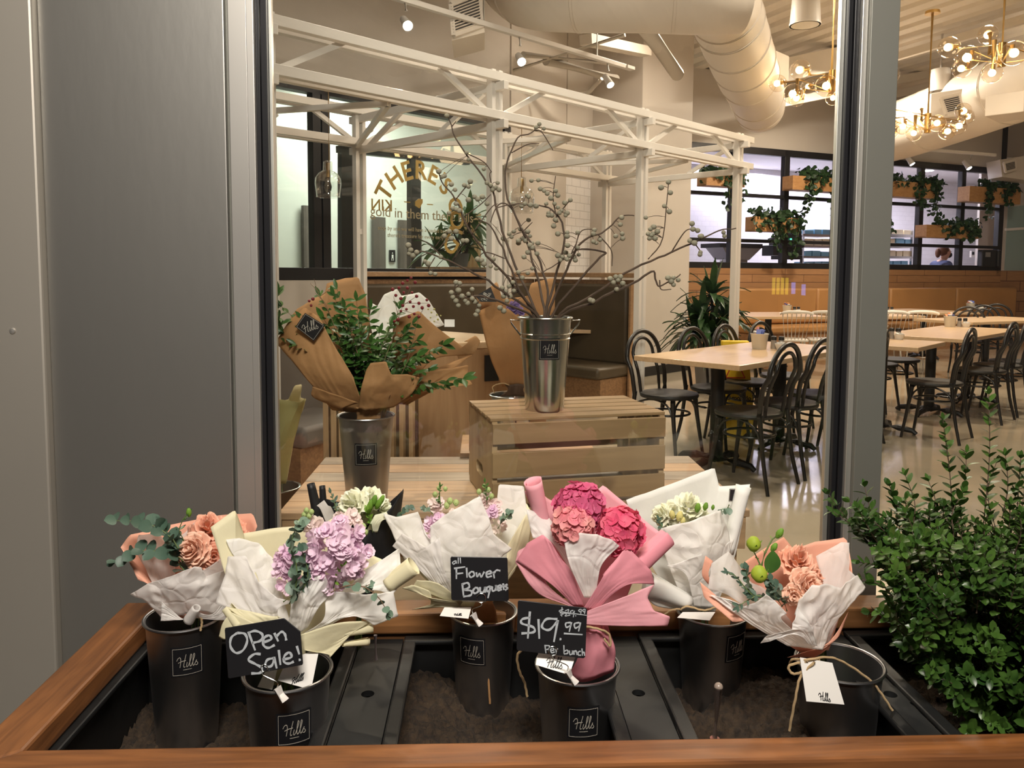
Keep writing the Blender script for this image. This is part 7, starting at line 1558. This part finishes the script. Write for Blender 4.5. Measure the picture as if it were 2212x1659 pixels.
# ---------------------------------------------------------------- black steel kitchen window
kw = thing('kitchen_window', 'black steel framed kitchen window above the planked wall', 'window', kp(0, ZB)); kw['kind'] = 'structure'
def kbar(sa, za, sb, zb_, w, name='mullion', off=.02):
    m = MB(); vert = abs(sa - sb) < .01
    m.bar(kp(sa, za, off), kp(sb, zb_, off), w if vert else .10, .10 if vert else w, KN if vert else (0, 0, 1)); m.build(name, M_black_frame, kw, smooth=False, bevel=.004)
ZM1, ZM2 = kpx(1640, 424).z, kpx(1640, 521).z
kbar(-.6, ZT - .05, sR, ZT - .05, .11, 'head'); kbar(-.6, ZB + .045, sR, ZB + .045, .10, 'sill')
kbar(-.6, ZM1, sR, ZM1, .055, 'bar'); kbar(-.6, ZM2, sR, ZM2, .055, 'bar')
for x in (1579, 1692, 1802, 1900, 1984, 2073): kbar(ks(x), ZB, ks(x), ZT, .105)
kbar(sR, ZB - .1, sR, CEIL, .13, 'corner_post')
m = MB(); m.bar(kp(-.6, (ZB + ZT) / 2, .02), kp(sR, (ZB + ZT) / 2, .02), .006, ZT - ZB - .05); m.build('pane', glass('kitchen_glass', (.99, .98, 1), ior=1.15), kw, smooth=False)
# timber ivy boxes hung on the frame
M_ivybox = wood('ivy_box', (.50, .27, .11), (.40, .20, .075), .5, 0, .7, .08)
def ivy_box(x0, x1, yt, yb, lab, seed, vines):
    r_ = random.Random(seed); a, b = kpx(x0, yt), kpx(x1, yt); s0_, s1_ = (a - KL).dot(KU), (b - KL).dot(KU); z1 = a.z; z0 = kpx(x0, yb).z
    t = thing('ivy_box', lab, 'plant box', kp((s0_ + s1_) / 2, z0, .2), 0, 'ivy boxes hung on the kitchen window')
    m = MB(); w = .02
    for o in (.08, .30): m.bar(kp(s0_, (z0 + z1) / 2, o), kp(s1_, (z0 + z1) / 2, o), w, z1 - z0)
    for s in (s0_ + w / 2, s1_ - w / 2): m.bar(kp(s, (z0 + z1) / 2, .09), kp(s, (z0 + z1) / 2, .29), w, z1 - z0)
    m.bar(kp(s0_, z0 + w / 2, .19), kp(s1_, z0 + w / 2, .19), .2, w); m.build('box', M_ivybox, t, smooth=False)
    lf, st = MB(), MB()
    def lv(p, L=.10):
        nn = (KN + V((r_.uniform(-.8, .8), r_.uniform(-.8, .8), r_.uniform(-.2, .9)))).normalized(); lf.leaf(p, V((r_.uniform(-1, 1), r_.uniform(-1, 1), r_.uniform(-1, .3))), nn, L * r_.uniform(.6, 1.1), L * .85, .2, 3)
    for k in range(270): lv(kp(r_.uniform(s0_ + (.25 if seed % 2 else .02) * (s1_ - s0_), s1_), z1 + r_.uniform(-.09, .13) + .04 * math.sin(k), .2 + r_.uniform(-.1, .14)))
    for (f, ln, n) in vines:
        s = s0_ + f * (s1_ - s0_)
        c = crom([kp(s, z1 + .03, .28), kp(s + .02, z1 - .02, .35), kp(s + r_.uniform(-.1, .1), z1 - ln * .5, .35), kp(s + r_.uniform(-.15, .1), z1 - ln, .34)], n); st.tube(c, .004, 5)
        for p in c:
            for _ in range(5): lv(p + V((r_.uniform(-.06, .06), r_.uniform(-.04, .04), r_.uniform(-.05, .05))))
    lf.build('foliage', M_ivy, t, angle=60); st.build('vine', M_stem, t)
ivy_box(1500, 1582, 376, 404, 'timber ivy box at upper left by the column', 2, [(.85, .35, 6), (.6, .5, 8)])
ivy_box(1604, 1700, 470, 501, 'timber ivy box low on the kitchen window left of the post', 4, [(.2, .2, 5), (.5, .28, 8), (.65, .3, 6), (.95, .6, 14), (.45, .55, 8)])
ivy_box(1684, 1786, 383, 413, 'timber ivy box high on the kitchen window left of the post', 3, [(.35, .35, 9), (.6, .25, 6), (.95, .6, 14), (.9, .5, 10), (.3, .55, 7)])
ivy_box(1880, 1997, 393, 426, 'timber ivy box high on the kitchen window right of the post', 6, [(.6, .35, 9), (.95, .65, 14), (.9, .5, 10), (.65, .45, 6)])
ivy_box(1970, 2082, 487, 514, 'timber ivy box low on the kitchen window right of the post', 9, [(.5, .2, 8), (.75, .22, 8), (.92, .2, 8)])
ivy_box(2062, 2172, 405, 438, 'timber ivy box at the right end of the kitchen window', 7, [(.35, .4, 10), (.7, .3, 9), (.38, .55, 6)])
ivy_box(1788, 1880, 478, 508, 'timber ivy box behind the post, its leaves just showing at right', 8, [(.95, .4, 10), (.99, .3, 9)])
# ---------------------------------------------------------------- kitchen equipment
M_steel = mat('stainless', (.52, .52, .53), .3, .9, var=.06); M_eqblack = mat('equipment_black', (.02, .02, .022), .4); M_bluebin = mat('blue_tray', (.22, .50, .72), .4); M_creambin = mat('cream_tray', (.80, .70, .48), .5)
def kq(px, py, off): return PL(px, py, KL - KN * off, KN)
def kbox(parent, x0, y0, x1, y1, off, dep, name, m_, bev=.006):
    a, b = kq(x0, y1, off), kq(x1, y0, off); w = (b - a).dot(KU); h = b.z - a.z
    m = MB(); m.obox((a + b) / 2 - KN * dep / 2, KU * w / 2, KN * dep / 2, V((0, 0, h / 2))); return m.build(name, m_, parent, smooth=False, bevel=bev)
def kthing(name, lab, cat, px, py, off): return thing(name, lab, cat, kq(px, py, off))
t = kthing('prep_counter', 'stainless prep counter running behind the kitchen window sill', 'counter', 1760, 590, 1.2)
a, b = kp(.1, .95, -1.5), kp(sR - .6, .95, -1.5)
m = MB(); m.bar(a + V((0, 0, .32)), b + V((0, 0, .32)), .7, .05); m.build('worktop', M_steel, t, smooth=False); m = MB(); m.bar(a - V((0, 0, .33)), b - V((0, 0, .33)), .6, 1.2); m.build('cabinet', M_steel, t, smooth=False)
t = kthing('range_hood', 'grey steel hood shaped like an upturned trapezoid at the kitchen left', 'hood', 1600, 560, 1.0)
a0, a1, b0, b1 = kq(1560, 531, .9), kq(1645, 536, .9), kq(1575, 560, .9), kq(1618, 562, .9)
m = MB(); m.hexa([b0, b1, b1 - KN * .4, b0 - KN * .4, a0, a1, a1 - KN * .5, a0 - KN * .5]); m.build('canopy', M_steel, t, smooth=False)
kbox(t, 1555, 527, 1648, 534, .88, .55, 'lip', M_eqblack); kbox(t, 1585, 562, 1615, 590, .95, .4, 'base', M_steel)
t = kthing('coffee_brewer', 'black coffee brewer with green lights behind the window, left of the post', 'coffee machine', 1715, 575, 1.0)
kbox(t, 1698, 508, 1733, 522, .9, .4, 'head', M_eqblack); kbox(t, 1695, 522, 1738, 534, .88, .42, 'control_panel', M_eqblack); kbox(t, 1712, 490, 1732, 508, .9, .3, 'hopper', M_eqblack); kbox(t, 1670, 530, 1698, 552, .9, .3, 'tank', M_eqblack); kbox(t, 1702, 534, 1734, 552, .92, .3, 'urn', M_eqblack); kbox(t, 1698, 552, 1734, 560, .88, .4, 'tray', M_eqblack)
M_led = emit('green_led', (.1, 1, .5), 3)
for x in (1709, 1722): kbox(t, x - 1.5, 515, x + 1.5, 518, .875, .01, 'light', M_led, 0)
for x in (1698, 1731): kbox(t, x, 560, x + 3, 585, .9, .05, 'leg', M_eqblack)
for i, (x0, x1, lab) in enumerate(((1735, 1800, 'steel shelf rack of blue trays left of the post'), (1896, 1972, 'steel shelf rack of cream and blue trays right of the post'))):
    t = kthing('shelf_rack', lab, 'shelf', (x0 + x1) / 2, 580, 1.5)
    for y in (509, 533, 556, 585): kbox(t, x0, y - 2, x1, y + 1, 1.4, .4, 'shelf', M_steel, 0)
    for x in (x0, x1 - 3): kbox(t, x, 498, x + 3, 600, 1.4, .05, 'upright', M_steel, 0)
    r_ = random.Random(i); rows = ((495, 507), (515, 531), (541, 554), (563, 583))
    for j, (ya, yb) in enumerate(rows):
        x = x0 + 4
        while x < x1 - 14:
            w = r_.uniform(12, 20); tt = kthing('food_tray', '%s food tray on the %s shelf of the rack %s' % (('blue', 'cream')[(j + int(x)) % 2 if i else (0 if j != 1 else 1)], ('top', 'second', 'third', 'lowest')[j], ('left of the post', 'right of the post')[i]), 'tray', x + w / 2, yb, 1.45); tt['group'] = 'trays on the %s shelf of the rack %s' % (('top', 'second', 'third', 'lowest')[j], ('left of the post', 'right of the post')[i])
            kbox(tt, x, ya + r_.uniform(0, 3), min(x + w, x1 - 4), yb - .5, 1.43, .3, 'tub', (M_bluebin, M_creambin)[(j + int(x)) % 2 if i else (0 if j != 1 else 1)], .003); x += w + 2
t = kthing('wall_outlet', 'pair of white outlet boxes on the kitchen tiles at right', 'outlet', 2107, 550, 2.6)
for x in (2098, 2110): kbox(t, x, 542, x + 10, 556, 2.6, .05, 'cover', M_whitesteel, .003); 
for x in (2101, 2113): kbox(t, x, 544, x + 4, 550, 2.58, .02, 'socket', M_eqblack, 0)
t = kthing('towel_dispenser', 'black towel dispenser beside the right corner post', 'dispenser', 2140, 575, -.12); kbox(t, 2122, 540, 2156, 577, -.16, .12, 'housing', M_eqblack, .02); kbox(t, 2129, 545, 2140, 555, -.165, .01, 'window', M_steel, 0)
t = kthing('towel_dispenser', 'second black rounded dispenser right of the corner post', 'dispenser', 2160, 575, -.12); kbox(t, 2157, 540, 2166, 578, -.2, .2, 'housing', M_eqblack, .03)
M_kl = emit('kitchen_disc', (.95, .92, 1), 12)
for i, (px, py, off) in enumerate(((1664, 364, 1.4), (1770, 330, 1.2), (2000, 405, 1.8))):
    c = kq(px, py, off); c.z = 3.548; m = MB(); m.lathe([(0, -.006), (.13, -.006), (.14, 0)], c, n=24); o = m.build('downlight', M_kl); tag(o, ('round downlight in the kitchen ceiling left of the post', 'round downlight near the high ivy box', 'round downlight in the kitchen ceiling right of the post')[i], 'downlight')
track_head(1971, 355, 1977, 326, 13.6, 'white spotlight over the kitchen frame, left of two at right', (9, 12, 0), 10, lamp=False, sz=1.3); track_head(2094, 364, 2098, 335, 14.1, 'white spotlight over the kitchen frame, right of two at right', (10, 12, 0), 10, lamp=False, sz=1.3)
# ---------------------------------------------------------------- the person behind the window
M_skin = mat('skin', (.70, .42, .30), .5, var=.05); M_hair = mat('auburn_hair', (.17, .065, .025), .5, var=.3, scale=30); M_navy = mat('navy_shirt', (.055, .07, .16), .75, var=.1); M_mask = mat('black_mask', (.012, .012, .014), .8); M_trous = mat('dark_trousers', (.03, .03, .035), .8)
c = kq(2031, 532, .62); ps = thing('person', 'person in a navy shirt and black face mask looking down behind the kitchen window', 'person', (c.x, c.y, 0), math.atan2(KU.y, KU.x) - .25)
RP = ROOT[ps.name]; top = c.z; S = top / 1.72
def skinned(name, vs, es, rs, m_, sub=2, root=0):
    me = bpy.data.meshes.new(name); me.from_pydata([RP @ (V(v) * S) for v in vs], es, []); me.transform(RP.inverted()); o = bpy.data.objects.new(name, me); col.objects.link(o); o.parent = ps; me.materials.append(m_)
    o.modifiers.new('skin', 'SKIN'); lay = me.skin_vertices[0].data
    for i, r in enumerate(rs): lay[i].radius = (r * S, r * S) if not isinstance(r, tuple) else (r[0] * S, r[1] * S)
    lay[root].use_root = True
    sm = o.modifiers.new('sub', 'SUBSURF'); sm.levels = sm.render_levels = sub
    return o
vs = [(0, 0, .93), (0, 0, 1.12), (.03, 0, 1.30), (.05, 0, 1.40), (.075, 0, 1.475), (.105, 0, 1.535), (.12, 0, 1.60), (.10, 0, 1.665)]; es = [(i, i + 1) for i in range(7)]; rs = [(.15, .11), (.135, .10), (.16, .11), (.13, .085), .052, .07, .088, .075]
for s in (-1, 1):
    o0 = len(vs); vs += [(.045, s * .165, 1.375), (.06, s * .215, 1.10), (.29, s * .17, 1.02), (.36, s * .155, 1.015)]; es += [(3, o0), (o0, o0 + 1), (o0 + 1, o0 + 2), (o0 + 2, o0 + 3)]; rs += [.055, .042, .028, (.036, .016)]
    for k in range(4):
        f0 = len(vs); y = s * .155 + (k - 1.5) * .019; ln = (.062, .074, .07, .055)[k]; vs += [(.40, y, 1.018), (.40 + ln * .6, y, 1.010), (.40 + ln, y, .992)]; es += [(o0 + 3, f0), (f0, f0 + 1), (f0 + 1, f0 + 2)]; rs += [.009, .0085, .007]
    f0 = len(vs); vs += [(.365, s * .155 - s * .042, 1.008), (.395, s * .155 - s * .058, .998)]; es += [(o0 + 3, f0), (f0, f0 + 1)]; rs += [.0105, .0085]
    o1 = len(vs); vs += [(0, s * .09, .86), (.01, s * .10, .49), (-.01, s * .105, .09), (.10, s * .11, .04)]; es += [(0, o1), (o1, o1 + 1), (o1 + 1, o1 + 2), (o1 + 2, o1 + 3)]; rs += [.085, .058, .040, .036]
skinned('body', vs, es, rs, M_skin)
vs = [(0, 0, .96), (0, 0, 1.12), (.03, 0, 1.31), (.05, 0, 1.405), (.065, 0, 1.455)]; es = [(i, i + 1) for i in range(4)]; rs = [(.165, .125), (.15, .115), (.185, .135), (.165, .12), (.085, .08)]
for s in (-1, 1): o0 = len(vs); vs += [(.045, s * .175, 1.395), (.055, s * .215, 1.20)]; es += [(3, o0), (o0, o0 + 1)]; rs += [.08, .065]
skinned('shirt', vs, es, rs, M_navy)
vs = [(0, 0, .95), (0, .09, .85), (.01, .10, .49), (-.01, .105, .10), (0, -.09, .85), (.01, -.10, .49), (-.01, -.105, .10)]; skinned('trousers', vs, [(0, 1), (1, 2), (2, 3), (0, 4), (4, 5), (5, 6)], [(.16, .12), .1, .072, .055, .1, .072, .055], M_trous)
def pb(name, c, r, sq, m_, n=18):
    m = MB(); m.ball((0, 0, 0), r * S, n, 12, sq); c = V(c) * S; m.v = [RP @ (V(x) + c) for x in m.v]; return m.build(name, m_, ps)
pb('hair', (.062, 0, 1.648), .104, (1.0, .95, 1.0), M_hair); h = pb('ponytail', (-.04, 0, 1.60), .06, (.75, .8, 1.5), M_hair); pb('face', (.135, 0, 1.605), .088, (.75, .85, 1.05), M_skin); pb('mask', (.178, 0, 1.565), .066, (.85, 1.0, .85), M_mask)
for s in (-1, 1): pb('ear', (.095, s * .092, 1.60), .025, (.6, .4, 1.1), M_skin, 10); pb('eye', (.200, s * .032, 1.625), .009, (.8, 1.2, .7), M_mask, 8)
pb('nose', (.214, 0, 1.60), .016, (1.1, .8, 1.3), M_skin, 10)
# glowing signs of the shops across the street, mirrored faintly in the window
M_sy, M_sb = emit('yellow_sign', (1, .75, .06), 3.5), emit('blue_sign', (.15, .3, 1), 5)
for i, (px0, px1, y0, y1, m_, lab) in enumerate(((1667, 1706, 600, 636, M_sy, 'yellow lit shop sign across the street'), (1708, 1722, 610, 635, M_sb, 'first blue lit shop sign across the street'), (1730, 1744, 614, 638, M_sb, 'second blue lit shop sign across the street'))):
    f = lambda px, py: (lambda q: V((q.x, 2 * YF - q.y, q.z)))(P(px, py, 18))
    a, b = f(px0, y1), f(px1, y0); t = thing('shop_sign', lab, 'sign', ((a.x + b.x) / 2, a.y, -.02))
    n = 4 if i == 0 else 1
    for k in range(n):
        xa = a.x + (b.x - a.x) * (k + .2) / n; xb = a.x + (b.x - a.x) * (k + .75) / n; m = MB(); m.box((xa, a.y - .05, a.z), (xb, a.y, b.z)); m.build('lit_panel', m_, t, smooth=False)
    m = MB(); m.box(((a.x + b.x) / 2 - .03, a.y - .1, -.02), ((a.x + b.x) / 2 + .03, a.y - .06, b.z)); m.build('pole', M_black_frame, t, smooth=False)
